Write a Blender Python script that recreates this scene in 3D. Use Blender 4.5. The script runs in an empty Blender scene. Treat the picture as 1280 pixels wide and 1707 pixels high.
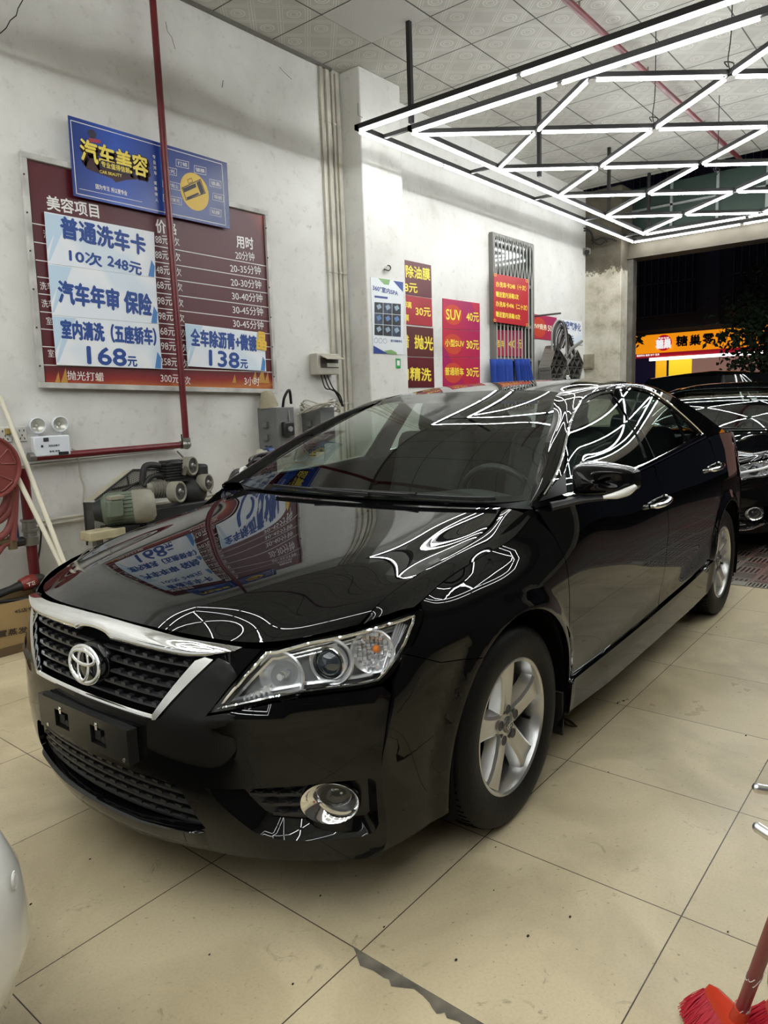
import bpy, math, random
import numpy as np
from mathutils import Matrix, Vector
from mathutils.geometry import delaunay_2d_cdt

random.seed(7)
SC = bpy.context.scene
COL = SC.collection

# ------------------------------------------------------------------ camera
CAM_R = np.array([[0.62882121, -0.13898713, 0.7650271],
                  [-0.77675328, -0.06775988, 0.6261493],
                  [-0.03518855, -0.98797327, -0.15056756]])   # world axes seen by the lens (right, down, forward)
CAM_F = 1204.13574
CAM_P = np.array([0.0, 0.0, 1.40])
cam_data = bpy.data.cameras.new('camera')
cam_data.sensor_fit = 'HORIZONTAL'
cam_data.sensor_width = 36.0
cam_data.lens = CAM_F / 1280 * 36.0
cam_data.clip_start = 0.05
cam_data.clip_end = 200
cam = bpy.data.objects.new('camera', cam_data)
COL.objects.link(cam)
_m = Matrix.Identity(4)
for _i in range(3):
    _m[_i][0] = CAM_R[_i, 0]
    _m[_i][1] = -CAM_R[_i, 1]
    _m[_i][2] = -CAM_R[_i, 2]
    _m[_i][3] = CAM_P[_i]
cam.matrix_world = _m
SC.camera = cam

# ------------------------------------------------------------------ world, exposure
SC.view_settings.view_transform = 'Standard'
SC.view_settings.look = 'None'
SC.view_settings.gamma = 1.0
SC.view_settings.use_curve_mapping = False
SC.view_settings.exposure = 0.0
SC.cycles.use_denoising = True
SC.cycles.max_bounces = 10
SC.cycles.transparent_max_bounces = 12
TUBE_LIGHT = 36.0           # radiance of the LED tubes
world = bpy.data.worlds.new('night_sky')
SC.world = world
world.use_nodes = True
world.node_tree.nodes['Background'].inputs[0].default_value = (0.012, 0.013, 0.019, 1)
world.node_tree.nodes['Background'].inputs[1].default_value = 1.1


# ------------------------------------------------------------------ helpers: properties
def tag(o, label=None, cat=None, group=None, kind=None):
    if label: o['label'] = label
    if cat: o['category'] = cat
    if group: o['group'] = group
    if kind: o['kind'] = kind
    return o


def thing(name, label, cat, loc=(0, 0, 0), rz=0.0, group=None):
    o = bpy.data.objects.new(name, None)
    o.empty_display_size = 0.1
    COL.objects.link(o)
    o.location = loc
    o.rotation_euler = (0, 0, rz)
    return tag(o, label, cat, group)


def copy_tree(o, parent=None):
    c = o.copy()
    COL.objects.link(c)
    if parent is not None:
        c.parent = parent
    for ch in o.children:
        copy_tree(ch, c)
    return c


# ------------------------------------------------------------------ helpers: materials
def lin(c):
    if isinstance(c, str):
        c = [int(c[i:i + 2], 16) / 255 for i in (0, 2, 4)]
        return tuple(x / 12.92 if x <= 0.04045 else ((x + 0.055) / 1.055) ** 2.4 for x in c)
    return tuple(c)


MATS = {}


def mat(name, col='808080', rough=0.5, metal=0.0, coat=0.0, coat_rough=0.03, spec=0.5, emit=None, emit_s=0.0, bump=None, var=None, ior=None):
    """Principled material; bump=(scale, strength, detail), var=(scale, amount) add noise relief and noise tint."""
    if name in MATS:
        return MATS[name]
    m = bpy.data.materials.new(name)
    m.use_nodes = True
    nt = m.node_tree
    b = nt.nodes['Principled BSDF']
    c = lin(col)
    b.inputs['Base Color'].default_value = (*c, 1)
    b.inputs['Roughness'].default_value = rough
    b.inputs['Metallic'].default_value = metal
    b.inputs['Coat Weight'].default_value = coat
    b.inputs['Coat Roughness'].default_value = coat_rough
    b.inputs['Specular IOR Level'].default_value = spec
    if ior: b.inputs['IOR'].default_value = ior
    if emit is not None:
        b.inputs['Emission Color'].default_value = (*lin(emit), 1)
        b.inputs['Emission Strength'].default_value = emit_s
    if bump or var:
        tc = nt.nodes.new('ShaderNodeTexCoord')
        n = nt.nodes.new('ShaderNodeTexNoise')
        nt.links.new(tc.outputs['Object'], n.inputs['Vector'])
        n.inputs['Scale'].default_value = (bump or var)[0]
        n.inputs['Detail'].default_value = 5
        if bump:
            bp = nt.nodes.new('ShaderNodeBump')
            bp.inputs['Strength'].default_value = bump[1]
            bp.inputs['Distance'].default_value = 0.01
            nt.links.new(n.outputs['Fac'], bp.inputs['Height'])
            nt.links.new(bp.outputs['Normal'], b.inputs['Normal'])
        if var:
            n2 = nt.nodes.new('ShaderNodeTexNoise')
            nt.links.new(tc.outputs['Object'], n2.inputs['Vector'])
            n2.inputs['Scale'].default_value = var[0]
            n2.inputs['Detail'].default_value = 6
            rp = nt.nodes.new('ShaderNodeValToRGB')
            rp.color_ramp.elements[0].position = 0.3
            rp.color_ramp.elements[1].position = 0.7
            rp.color_ramp.elements[0].color = (*[x * (1 - var[1]) for x in c], 1)
            rp.color_ramp.elements[1].color = (*[min(1, x * (1 + var[1] * 0.4)) for x in c], 1)
            nt.links.new(n2.outputs['Fac'], rp.inputs['Fac'])
            nt.links.new(rp.outputs['Color'], b.inputs['Base Color'])
    MATS[name] = m
    return m


def glass_mat(name, tint, ior=1.5, rough=0.0, boost=1.6):
    """Thin pane: tinted see-through plus mirror by Fresnel."""
    if name in MATS:
        return MATS[name]
    m = bpy.data.materials.new(name)
    m.use_nodes = True
    nt = m.node_tree
    nt.nodes.clear()
    out = nt.nodes.new('ShaderNodeOutputMaterial')
    mix = nt.nodes.new('ShaderNodeMixShader')
    tr = nt.nodes.new('ShaderNodeBsdfTransparent')
    gl = nt.nodes.new('ShaderNodeBsdfGlossy')
    fr = nt.nodes.new('ShaderNodeLayerWeight')
    fr.inputs['Blend'].default_value = 0.5
    pw = nt.nodes.new('ShaderNodeMath')
    pw.operation = 'POWER'
    pw.inputs[1].default_value = 5.0
    nt.links.new(fr.outputs['Facing'], pw.inputs[0])
    tr.inputs['Color'].default_value = (*tint, 1)
    gl.inputs['Roughness'].default_value = rough
    gl.inputs['Color'].default_value = (1, 1, 1, 1)
    f0 = ((ior - 1) / (ior + 1)) ** 2 * boost
    mu = nt.nodes.new('ShaderNodeMath')
    mu.operation = 'MULTIPLY_ADD'
    mu.use_clamp = True
    mu.inputs[1].default_value = 1 - f0
    mu.inputs[2].default_value = f0
    nt.links.new(pw.outputs[0], mu.inputs[0])
    nt.links.new(mu.outputs[0], mix.inputs[0])
    nt.links.new(tr.outputs[0], mix.inputs[1])
    nt.links.new(gl.outputs[0], mix.inputs[2])
    nt.links.new(mix.outputs[0], out.inputs[0])
    MATS[name] = m
    return m


# ------------------------------------------------------------------ helpers: meshes
def link_mesh(name, V, F, m, parent=None, N=None, angle=40.0, smooth=True, bevel=0.0):
    me = bpy.data.meshes.new(name)
    me.from_pydata([tuple(map(float, v)) for v in V], [], [tuple(int(i) for i in f) for f in F])
    me.materials.append(m)
    me.update()
    if smooth:
        me.polygons.foreach_set('use_smooth', [True] * len(me.polygons))
        if N is not None:
            me.normals_split_custom_set_from_vertices([tuple(map(float, n)) for n in N])
        else:
            me.set_sharp_from_angle(angle=math.radians(angle))
    o = bpy.data.objects.new(name, me)
    COL.objects.link(o)
    if parent is not None:
        o.parent = parent
    if bevel > 0:
        b = o.modifiers.new('edge', 'BEVEL')
        b.width = bevel
        b.segments = 2
        b.limit_method = 'ANGLE'
        b.angle_limit = math.radians(40)
    return o


def basis(axis):
    a = np.asarray(axis, float)
    a = a / np.linalg.norm(a)
    h = np.array([0, 0, 1.0]) if abs(a[2]) < 0.9 else np.array([1.0, 0, 0])
    u = np.cross(h, a)
    u /= np.linalg.norm(u)
    return u, np.cross(a, u), a


def smooth_path(pts, n=6):
    P = np.asarray(pts, float)
    if len(P) < 3:
        return P
    E = np.vstack([2 * P[0] - P[1], P, 2 * P[-1] - P[-2]])
    out = []
    for i in range(len(P) - 1):
        p0, p1, p2, p3 = E[i:i + 4]
        for t in np.linspace(0, 1, n, endpoint=False):
            out.append(0.5 * ((2 * p1) + (-p0 + p2) * t + (2 * p0 - 5 * p1 + 4 * p2 - p3) * t * t + (-p0 + 3 * p1 - 3 * p2 + p3) * t ** 3))
    out.append(P[-1])
    return np.array(out)


class MB:
    """Collects simple shapes into one mesh."""

    def __init__(self):
        self.V, self.F = [], []

    def add(self, V, F):
        k = len(self.V)
        self.V += [tuple(map(float, v)) for v in V]
        self.F += [tuple(int(i) + k for i in f) for f in F]
        return self

    def box(self, c, s, R=None):
        c = np.asarray(c, float)
        h = np.asarray(s, float) / 2
        V = np.array([[x, y, z] for x in (-1, 1) for y in (-1, 1) for z in (-1, 1)]) * h
        if R is not None:
            V = V @ np.asarray(R, float).T
        return self.add(V + c, [(0, 1, 3, 2), (4, 6, 7, 5), (0, 4, 5, 1), (2, 3, 7, 6), (0, 2, 6, 4), (1, 5, 7, 3)])

    def bar(self, p0, p1, w, h, up=(0, 0, 1)):
        p0, p1 = np.asarray(p0, float), np.asarray(p1, float)
        a = (p1 - p0) / np.linalg.norm(p1 - p0)
        s = np.cross(up, a)
        s /= np.linalg.norm(s)
        return self.box((p0 + p1) / 2, (np.linalg.norm(p1 - p0), w, h), np.stack([a, s, np.cross(a, s)], 1))

    def lathe(self, prof, o=(0, 0, 0), axis=(0, 0, 1), n=32, close=False):
        """prof: (radius, height along axis) pairs."""
        u, v, a = basis(axis)
        o = np.asarray(o, float)
        V, F = [], []
        k = len(prof)
        for i in range(n):
            t = 2 * math.pi * i / n
            d = math.cos(t) * u + math.sin(t) * v
            for r, h in prof:
                V.append(o + d * r + a * h)
        for i in range(n):
            j = (i + 1) % n
            for q in range(k - 1 if not close else k):
                q2 = (q + 1) % k
                F.append((i * k + q, j * k + q, j * k + q2, i * k + q2))
        return self.add(V, F)

    def cyl(self, p0, p1, r, r2=None, n=16, cap=True):
        p0, p1 = np.asarray(p0, float), np.asarray(p1, float)
        L = np.linalg.norm(p1 - p0)
        r2 = r if r2 is None else r2
        prof = [(r, 0), (r2, L)]
        if cap:
            prof = [(0.0001, 0)] + prof + [(0.0001, L)]
        return self.lathe(prof, p0, p1 - p0, n)

    def ball(self, c, r, n=16, sc=(1, 1, 1)):
        V, F = [], []
        for i in range(n // 2 + 1):
            t = math.pi * i / (n // 2)
            for j in range(n):
                p = 2 * math.pi * j / n
                V.append((c[0] + sc[0] * r * math.sin(t) * math.cos(p), c[1] + sc[1] * r * math.sin(t) * math.sin(p), c[2] + sc[2] * r * math.cos(t)))
        for i in range(n // 2):
            for j in range(n):
                F.append((i * n + j, (i + 1) * n + j, (i + 1) * n + (j + 1) % n, i * n + (j + 1) % n))
        return self.add(V, F)

    def tube(self, pts, r, n=10, smooth=0, closed=False, flat=1.0, cap=True):
        P = smooth_path(pts, smooth) if smooth else np.asarray(pts, float)
        m = len(P)
        T = np.gradient(P, axis=0) if not closed else (np.roll(P, -1, 0) - np.roll(P, 1, 0))
        T /= np.linalg.norm(T, axis=1)[:, None] + 1e-12
        u, v, _ = basis(T[0])
        rr = np.broadcast_to(r, (m,)) if np.ndim(r) < 1 or len(r) == m else np.interp(np.linspace(0, 1, m), np.linspace(0, 1, len(r)), r)
        V, F = [], []
        for i in range(m):
            u = u - T[i] * (u @ T[i])
            u /= np.linalg.norm(u)
            v = np.cross(T[i], u)
            for j in range(n):
                t = 2 * math.pi * j / n
                V.append(P[i] + rr[i] * (math.cos(t) * u + flat * math.sin(t) * v))
        for i in range(m if closed else m - 1):
            k = (i + 1) % m
            for j in range(n):
                F.append((i * n + j, i * n + (j + 1) % n, k * n + (j + 1) % n, k * n + j))
        if cap and not closed:
            F.append(tuple(reversed(range(n))))
            F.append(tuple((m - 1) * n + j for j in range(n)))
        return self.add(V, F)

    def grid(self, P, flip=False):
        """P[i][j] points as a quad sheet."""
        P = np.asarray(P, float)
        a, b = P.shape[:2]
        F = []
        for i in range(a - 1):
            for j in range(b - 1):
                f = (i * b + j, i * b + j + 1, (i + 1) * b + j + 1, (i + 1) * b + j)
                F.append(f[::-1] if flip else f)
        return self.add(P.reshape(-1, 3), F)

    def prism(self, poly, fn, d0, d1):
        """2D polygon extruded between two depths; fn(a, b, d) gives the 3D point."""
        n = len(poly)
        V = [fn(a, b, d0) for a, b in poly] + [fn(a, b, d1) for a, b in poly]
        F = [tuple(range(n)), tuple(reversed(range(n, 2 * n)))]
        for i in range(n):
            j = (i + 1) % n
            F.append((i, i + n, j + n, j))
        return self.add(V, F)

    def build(self, name, m, parent=None, bevel=0.0, angle=40.0, smooth=True):
        o = link_mesh(name, self.V, self.F, m, parent, angle=angle, smooth=smooth, bevel=bevel)
        return o


def fix_normals(o):
    import bmesh
    bm = bmesh.new()
    bm.from_mesh(o.data)
    bmesh.ops.recalc_face_normals(bm, faces=bm.faces)
    bm.to_mesh(o.data)
    bm.free()
    return o


_TXT = {}


def glyphs(s, bold=0.0):
    """Flat outline triangles of a string, scaled into the unit box."""
    key = (s, bold)
    if key not in _TXT:
        cu = bpy.data.curves.new('t', 'FONT')
        cu.body = s
        cu.size = 1.0
        cu.offset = bold
        cu.resolution_u = 3
        ob = bpy.data.objects.new('t', cu)
        COL.objects.link(ob)
        dg = bpy.context.evaluated_depsgraph_get()
        me = ob.evaluated_get(dg).to_mesh()
        V = np.array([v.co[:] for v in me.vertices]).reshape(-1, 3)
        F = [tuple(p.vertices) for p in me.polygons]
        ob.evaluated_get(dg).to_mesh_clear()
        bpy.data.objects.remove(ob)
        bpy.data.curves.remove(cu)
        lo, hi = V.min(0), V.max(0)
        _TXT[key] = ((V[:, :2] - lo[:2]), F, hi[:2] - lo[:2])
    return _TXT[key]


def write(mb, s, fn, cx, cy, h, w=None, bold=0.012, rot=0.0, d=0.0):
    """Lettering of height h centred on (cx, cy) of a flat sign; fn(a, b, d) maps sign coordinates into space."""
    V, F, sz = glyphs(s, 0.0)
    sy = h / sz[1]
    sx = sy if w is None else w / sz[0]
    c, q = math.cos(rot), math.sin(rot)
    b_ = bold * h * 1.4
    for k, (ox, oy) in enumerate(((0, 0), (b_, 0), (-b_, 0), (0, b_), (0, -b_)) if bold > .013 else ((0, 0), (bold * h, 0))):
        P = (V - sz / 2) * (sx, sy) + (ox, oy)
        mb.add([fn(cx + c * a - q * b, cy + q * a + c * b, d + k * .00004) for a, b in P], F)


# ------------------------------------------------------------------ helpers: rays of the lens, to survey the place
def ray(u, v):
    return CAM_R @ np.array([u - 640.0, v - 853.5, CAM_F])


def on_y(u, v, y):
    d = ray(u, v)
    return CAM_P + d * ((y - CAM_P[1]) / d[1])


def on_x(u, v, x):
    d = ray(u, v)
    return CAM_P + d * ((x - CAM_P[0]) / d[0])


def on_z(u, v, z=0.0):
    d = ray(u, v)
    return CAM_P + d * ((z - CAM_P[2]) / d[2])


# ================================================================== the sedan's body surfaces (car frame: x back, y to its right side, z up)
CAR_YAW = math.atan2(0.0656, 2.777)
CAR_O = np.array([1.0062, 1.9666, 0.0])
_c, _s = math.cos(CAR_YAW), math.sin(CAR_YAW)
CAR_M = np.array([[_c, _s, 0], [-_s, _c, 0], [0, 0, 1.0]])      # world -> car
CAM_C = CAR_M @ (CAM_P - CAR_O)


def cray(u, v):
    return CAR_M @ ray(u, v)


def car_at(u, v, x=None, y=None, z=None):
    d = cray(u, v)
    for i, k in enumerate((x, y, z)):
        if k is not None:
            return CAM_C + d * ((k - CAM_C[i]) / d[i])


class Spline:
    """Cardinal weights of a natural cubic spline, lightly smoothed."""

    def __init__(self, u, lam=0.0):
        u = self.u = np.asarray(u, float)
        n = len(u)
        h = np.diff(u)
        A, B, K = np.zeros((n, n)), np.zeros((n, n)), np.zeros((n, n))
        A[0, 0] = A[-1, -1] = 1
        for i in range(1, n - 1):
            A[i, i - 1], A[i, i], A[i, i + 1] = h[i - 1], 2 * (h[i - 1] + h[i]), h[i]
            B[i, i - 1], B[i, i], B[i, i + 1] = 6 / h[i - 1], -6 / h[i - 1] - 6 / h[i], 6 / h[i]
        for i in range(n - 1):
            K[i, i] += h[i] / 3
            K[i + 1, i + 1] += h[i] / 3
            K[i, i + 1] += h[i] / 6
            K[i + 1, i] += h[i] / 6
        M = np.linalg.solve(A, B)
        Sm = np.linalg.inv(np.eye(n) + lam * M.T @ K @ M)
        self.I, self.M = Sm, M @ Sm

    def _w(self, x):
        u = self.u
        i = np.clip(np.searchsorted(u, x, 'right') - 1, 0, len(u) - 2)
        h = (u[i + 1] - u[i])
        a = (u[i + 1] - x) / h
        b = 1 - a
        return (a[:, None] * self.I[i] + b[:, None] * self.I[i + 1]
                + (h * h / 6)[:, None] * ((a ** 3 - a)[:, None] * self.M[i] + (b ** 3 - b)[:, None] * self.M[i + 1]))

    def w(self, x):
        x = np.atleast_1d(np.asarray(x, float)).ravel()
        lo, hi = self.u[0], self.u[-1]
        xc = np.clip(x, lo, hi)
        W = self._w(xc)
        e = 1e-4
        if (x < lo).any():
            W = W + (np.minimum(x - lo, 0) / e)[:, None] * (self._w(np.array([lo + e])) - self._w(np.array([lo])))
        if (x > hi).any():
            W = W + (np.maximum(x - hi, 0) / e)[:, None] * (self._w(np.array([hi])) - self._w(np.array([hi - e])))
        return W


def curve1(xs, ys, lam=0.0):
    s = Spline(xs, lam)
    ys = np.asarray(ys, float)
    return lambda x: s.w(x) @ ys


class Field:
    def __init__(self, us, vs, T, lu=0.0, lv=0.0):
        self.su, self.sv, self.T = Spline(us, lu), Spline(vs, lv), np.asarray(T, float)

    def __call__(self, a, b):
        return np.einsum('ni,nj,ij->n', self.su.w(a), self.sv.w(b), self.T)


# --- front end: x as a function of half width and height
_fw = [0, .12, .25, .40, .50, .60, .70, .785, .84, .90]
_fz = [.15, .20, .31, .40, .50, .58, .65, .73, .80, .87]
_ft = np.array([
    [.020, .024, .048, .095, .128, .175, .235, .300, .355, .43],
    [.000, .004, .022, .066, .100, .150, .212, .278, .332, .40],
    [-.010, -.006, .006, .032, .062, .114, .186, .265, .325, .40],
    [-.014, -.011, -.003, .022, .053, .106, .181, .262, .325, .40],
    [-.013, -.010, -.002, .022, .053, .106, .182, .266, .331, .41],
    [-.007, -.004, .003, .027, .058, .111, .188, .275, .343, .43],
    [.006, .008, .015, .038, .070, .123, .200, .290, .365, .47],
    [.030, .032, .039, .062, .095, .148, .225, .320, .405, .54],
    [.056, .058, .065, .088, .122, .178, .262, .365, .465, .63],
    [.090, .092, .100, .124, .162, .220, .310, .425, .540, .73]])
_F = Field([-w for w in _fw[:0:-1]] + _fw, _fz, np.hstack([_ft[:, :0:-1], _ft]).T, 2e-5, 2e-5)


def F(w, z):
    return _F(w, z)


crease_w = curve1([.15, .20, .41, .55, .64, .72], [.80, .825, .833, .838, .84, .842])


def crease_x(z):
    return F(crease_w(z), z)


# --- body side: half width as a function of length and height
_sx = [.32, .45, .60, .80, .955, 1.3, 1.8, 2.4, 3.0, 3.5, 3.9, 4.3, 4.65]
_sz = [.17, .25, .36, .50, .65, .74, .81, .87, .95, 1.03, 1.13]
_st = np.array([
    [.80, .835, .850, .852, .855, .866, .868, .868, .868, .866, .850, .810, .70],
    [.826, .852, .866, .871, .873, .878, .878, .878, .878, .878, .866, .825, .715],
    [.830, .858, .876, .888, .890, .888, .884, .884, .887, .890, .883, .846, .74],
    [.836, .866, .885, .900, .905, .904, .901, .902, .905, .910, .901, .861, .76],
    [.838, .871, .888, .901, .908, .910, .910, .912, .914, .914, .905, .866, .765],
    [.76, .852, .880, .898, .906, .911, .913, .915, .915, .913, .904, .864, .76],
    [.74, .83, .852, .873, .886, .906, .911, .913, .913, .910, .900, .860, .757],
    [.72, .81, .809, .828, .843, .894, .905, .908, .908, .904, .893, .853, .75],
    [.70, .785, .738, .755, .778, .870, .889, .893, .893, .889, .878, .840, .735],
    [.68, .765, .735, .745, .770, .850, .871, .876, .876, .871, .861, .825, .715],
    [.65, .735, .700, .705, .730, .822, .845, .853, .853, .848, .838, .800, .69]])
for _i, _z in enumerate(_sz):            # the corner belongs to both surfaces above the bumper
    if _z > .7:
        for _j in (0, 1):
            _ws = np.linspace(.5, 1.0, 501)
            _st[_i, _j] = np.interp(_sx[_j], F(_ws, np.full(501, _z)), _ws)
_S = Field(_sx, _sz, _st.T, 1e-5, 1e-5)
ARCH = [(0.955, 0.335), (3.73, 0.335)]
ARCH_R = 0.39


def S(x, z):
    x, z = np.broadcast_arrays(np.asarray(x, float), np.asarray(z, float))
    x, z = x.ravel(), z.ravel()
    w = _S(x, z)
    for cx, cz in ARCH:                  # rolled wheel-arch flare
        d = np.hypot(x - cx, z - cz) - ARCH_R
        t = np.clip(1 - d / 0.075, 0, 1)
        w = w + 0.016 * t * t * (3 - 2 * t)
    # lower character line sweeping up towards the rear wheel, the panel flares out under it
    zl = 0.40 + 0.20 * np.clip((x - 1.5) / 1.9, 0, 1) ** 2
    t = np.clip((zl - z) / 0.13, 0, 1)
    on = np.clip((x - 1.35) / 0.4, 0, 1) * np.clip((3.75 - x) / 0.35, 0, 1)
    w = w + 0.014 * on * t * t * (3 - 2 * t)
    return w


belt_z = curve1([.5, 1.2, 1.6, 2.1, 2.6, 3.28, 3.6, 4.2, 4.65], [.99, 1.015, 1.022, 1.043, 1.075, 1.12, 1.135, 1.12, 1.09])
ridge_z = curve1([.50, .62, .74, .86, .98, 1.09, 1.20], [.843, .866, .885, .901, .916, .937, 1.0], 1e-5)   # fender crease


def G(x, z):
    """Side glass and door frames: half width above the belt."""
    x, z = np.broadcast_arrays(np.asarray(x, float), np.asarray(z, float))
    x, z = x.ravel(), z.ravel()
    b = belt_z(x)
    w0 = S(x, b) - 0.006
    d = z - b
    return w0 - 0.47 * d - 0.55 * d * d - 0.03 * np.clip((1.75 - x) / .6, 0, 1) ** 2 * d / .3


def num_normal(P, a, b, e=1.5e-3):
    """Surface normals by differences; P(a, b) -> points."""
    da = P(a + e, b) - P(a - e, b)
    db = P(a, b + e) - P(a, b - e)
    n = np.cross(da, db)
    return n / (np.linalg.norm(n, axis=1)[:, None] + 1e-12)


def PF(w, z):                            # signed: w > 0 is the driver's side, y = -w
    w, z = np.asarray(w, float), np.asarray(z, float)
    return np.stack([F(w, z), -w, z], 1)


ledge_z = curve1([.42, .50, .60, .70, .78, .84], [.596, .606, .618, .628, .638, .652])


def PB(w, z):                            # bumper skin: PF with the ledge that runs under the headlamp
    w, z = np.asarray(w, float), np.asarray(z, float)
    a = np.abs(w)
    d = z - ledge_z(a)
    k = np.where(d > 0, np.clip(1 - d / .030, 0, 1), np.exp(-(d / .030) ** 2))
    on = np.clip((a - .42) / .12, 0, 1) * np.clip((.845 - a) / .03, 0, 1)
    return np.stack([F(w, z) - .012 * k * on * on * (3 - 2 * on), -w, z], 1)


def PS(x, z):
    x, z = np.asarray(x, float), np.asarray(z, float)
    return np.stack([x, -S(x, z), z], 1)


def PG(x, z):
    x, z = np.asarray(x, float), np.asarray(z, float)
    return np.stack([x, -G(x, z), z], 1)


def _hit(u, v, g):
    d = cray(u, v)
    t = np.linspace(1.2 / 1400, 7.0 / 1200, 900)
    P = CAM_C + t[:, None] * d
    q = g(P)
    k = np.nonzero((q[:-1] < 0) & (q[1:] >= 0))[0]
    if not len(k):
        k = [int(np.argmin(np.abs(q)))]
    a, b = t[k[0]], t[min(k[0] + 1, len(t) - 1)]
    for _ in range(40):
        m = (a + b) / 2
        if g((CAM_C + m * d)[None])[0] < 0:
            a = m
        else:
            b = m
    return CAM_C + a * d


def onF(pts):
    out = []
    for u, v in pts:
        p = _hit(u, v, lambda P: P[:, 0] - F(-P[:, 1], P[:, 2]))
        out.append((-p[1], p[2]))
    return out


def onS(pts):
    return [tuple(_hit(u, v, lambda P: S(P[:, 0], P[:, 2]) * 1.0 + P[:, 1])[[0, 2]]) for u, v in pts]


def onG(pts):
    return [tuple(_hit(u, v, lambda P: G(P[:, 0], P[:, 2]) + P[:, 1])[[0, 2]]) for u, v in pts]


# --- panels cut from those surfaces
def densify(poly, sp, closed=True):
    out = []
    n = len(poly)
    for i in range(n if closed else n - 1):
        a, b = np.array(poly[i], float), np.array(poly[(i + 1) % n], float)
        k = max(1, int(math.ceil(np.linalg.norm(b - a) / sp)))
        for j in range(k):
            out.append(tuple(a + (b - a) * j / k))
    if not closed:
        out.append(tuple(poly[-1]))
    return out


def area2(poly):
    P = np.asarray(poly)
    x, y = P[:, 0], P[:, 1]
    return float(np.sum(x * np.roll(y, -1) - np.roll(x, -1) * y))


def inset(poly, d):
    """Polygon moved inwards by d (a panel gap)."""
    P = np.asarray(poly, float)
    if area2(P) < 0:
        P = P[::-1]
    keep = [i for i in range(len(P)) if np.linalg.norm(P[i] - P[i - 1]) > 1e-5]
    P = P[keep]
    e = np.roll(P, -1, 0) - P
    e /= np.linalg.norm(e, axis=1)[:, None]
    nrm = np.stack([-e[:, 1], e[:, 0]], 1)
    m = nrm + np.roll(nrm, 1, 0)
    m /= np.linalg.norm(m, axis=1)[:, None] + 1e-9
    k = 1 / np.maximum(0.5, np.sum(m * nrm, 1))
    return [tuple(p) for p in P + m * (d * k)[:, None]]


def inside(P, poly):
    Q = np.asarray(poly)
    x, y = P[:, 0], P[:, 1]
    c = np.zeros(len(P), bool)
    j = len(Q) - 1
    for i in range(len(Q)):
        xi, yi, xj, yj = Q[i, 0], Q[i, 1], Q[j, 0], Q[j, 1]
        if yi != yj:
            c ^= ((yi > y) != (yj > y)) & (x < (xj - xi) * (y - yi) / (yj - yi) + xi)
        j = i
    return c


def cut(poly, holes=(), sp=0.03):
    """Triangles of a 2D outline with holes; returns points, faces, boundary loops (outer counter-clockwise)."""
    loops = [densify(poly if area2(poly) > 0 else poly[::-1], sp)]
    for h in holes:
        loops.append(densify(h if area2(h) < 0 else h[::-1], sp))
    pts, ed, lo = [], [], []
    for L in loops:
        k = len(pts)
        pts += L
        ed += [(k + i, k + (i + 1) % len(L)) for i in range(len(L))]
        lo.append(list(range(k, k + len(L))))
    B = np.array(pts)
    a0, b0 = B.min(0)
    a1, b1 = B.max(0)
    gx, gy = np.meshgrid(np.arange(a0 + sp / 2, a1, sp), np.arange(b0 + sp / 2, b1, sp))
    Gp = np.stack([gx.ravel(), gy.ravel()], 1)
    ok = inside(Gp, loops[0])
    for L in loops[1:]:
        ok &= ~inside(Gp, L)
    Gp = Gp[ok]
    if len(Gp):
        dm = np.min(np.linalg.norm(Gp[:, None] - B[None], axis=2), axis=1)
        Gp = Gp[dm > sp * 0.45]
    allp = [Vector(p) for p in pts] + [Vector(p) for p in Gp]
    vs, _, fs, ov, _, _ = delaunay_2d_cdt(allp, ed, [], 0, 1e-6)
    Vp = np.array([v[:] for v in vs])
    remap = {}
    for i, o in enumerate(ov):
        for q in o:
            remap[q] = i
    Fs = np.array([tuple(f) for f in fs])
    cen = Vp[Fs].mean(1)
    ok = inside(cen, loops[0])
    for L in loops[1:]:
        ok &= ~inside(cen, L)
    return Vp, Fs[ok], [[remap[i] for i in L] for L in lo]


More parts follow.
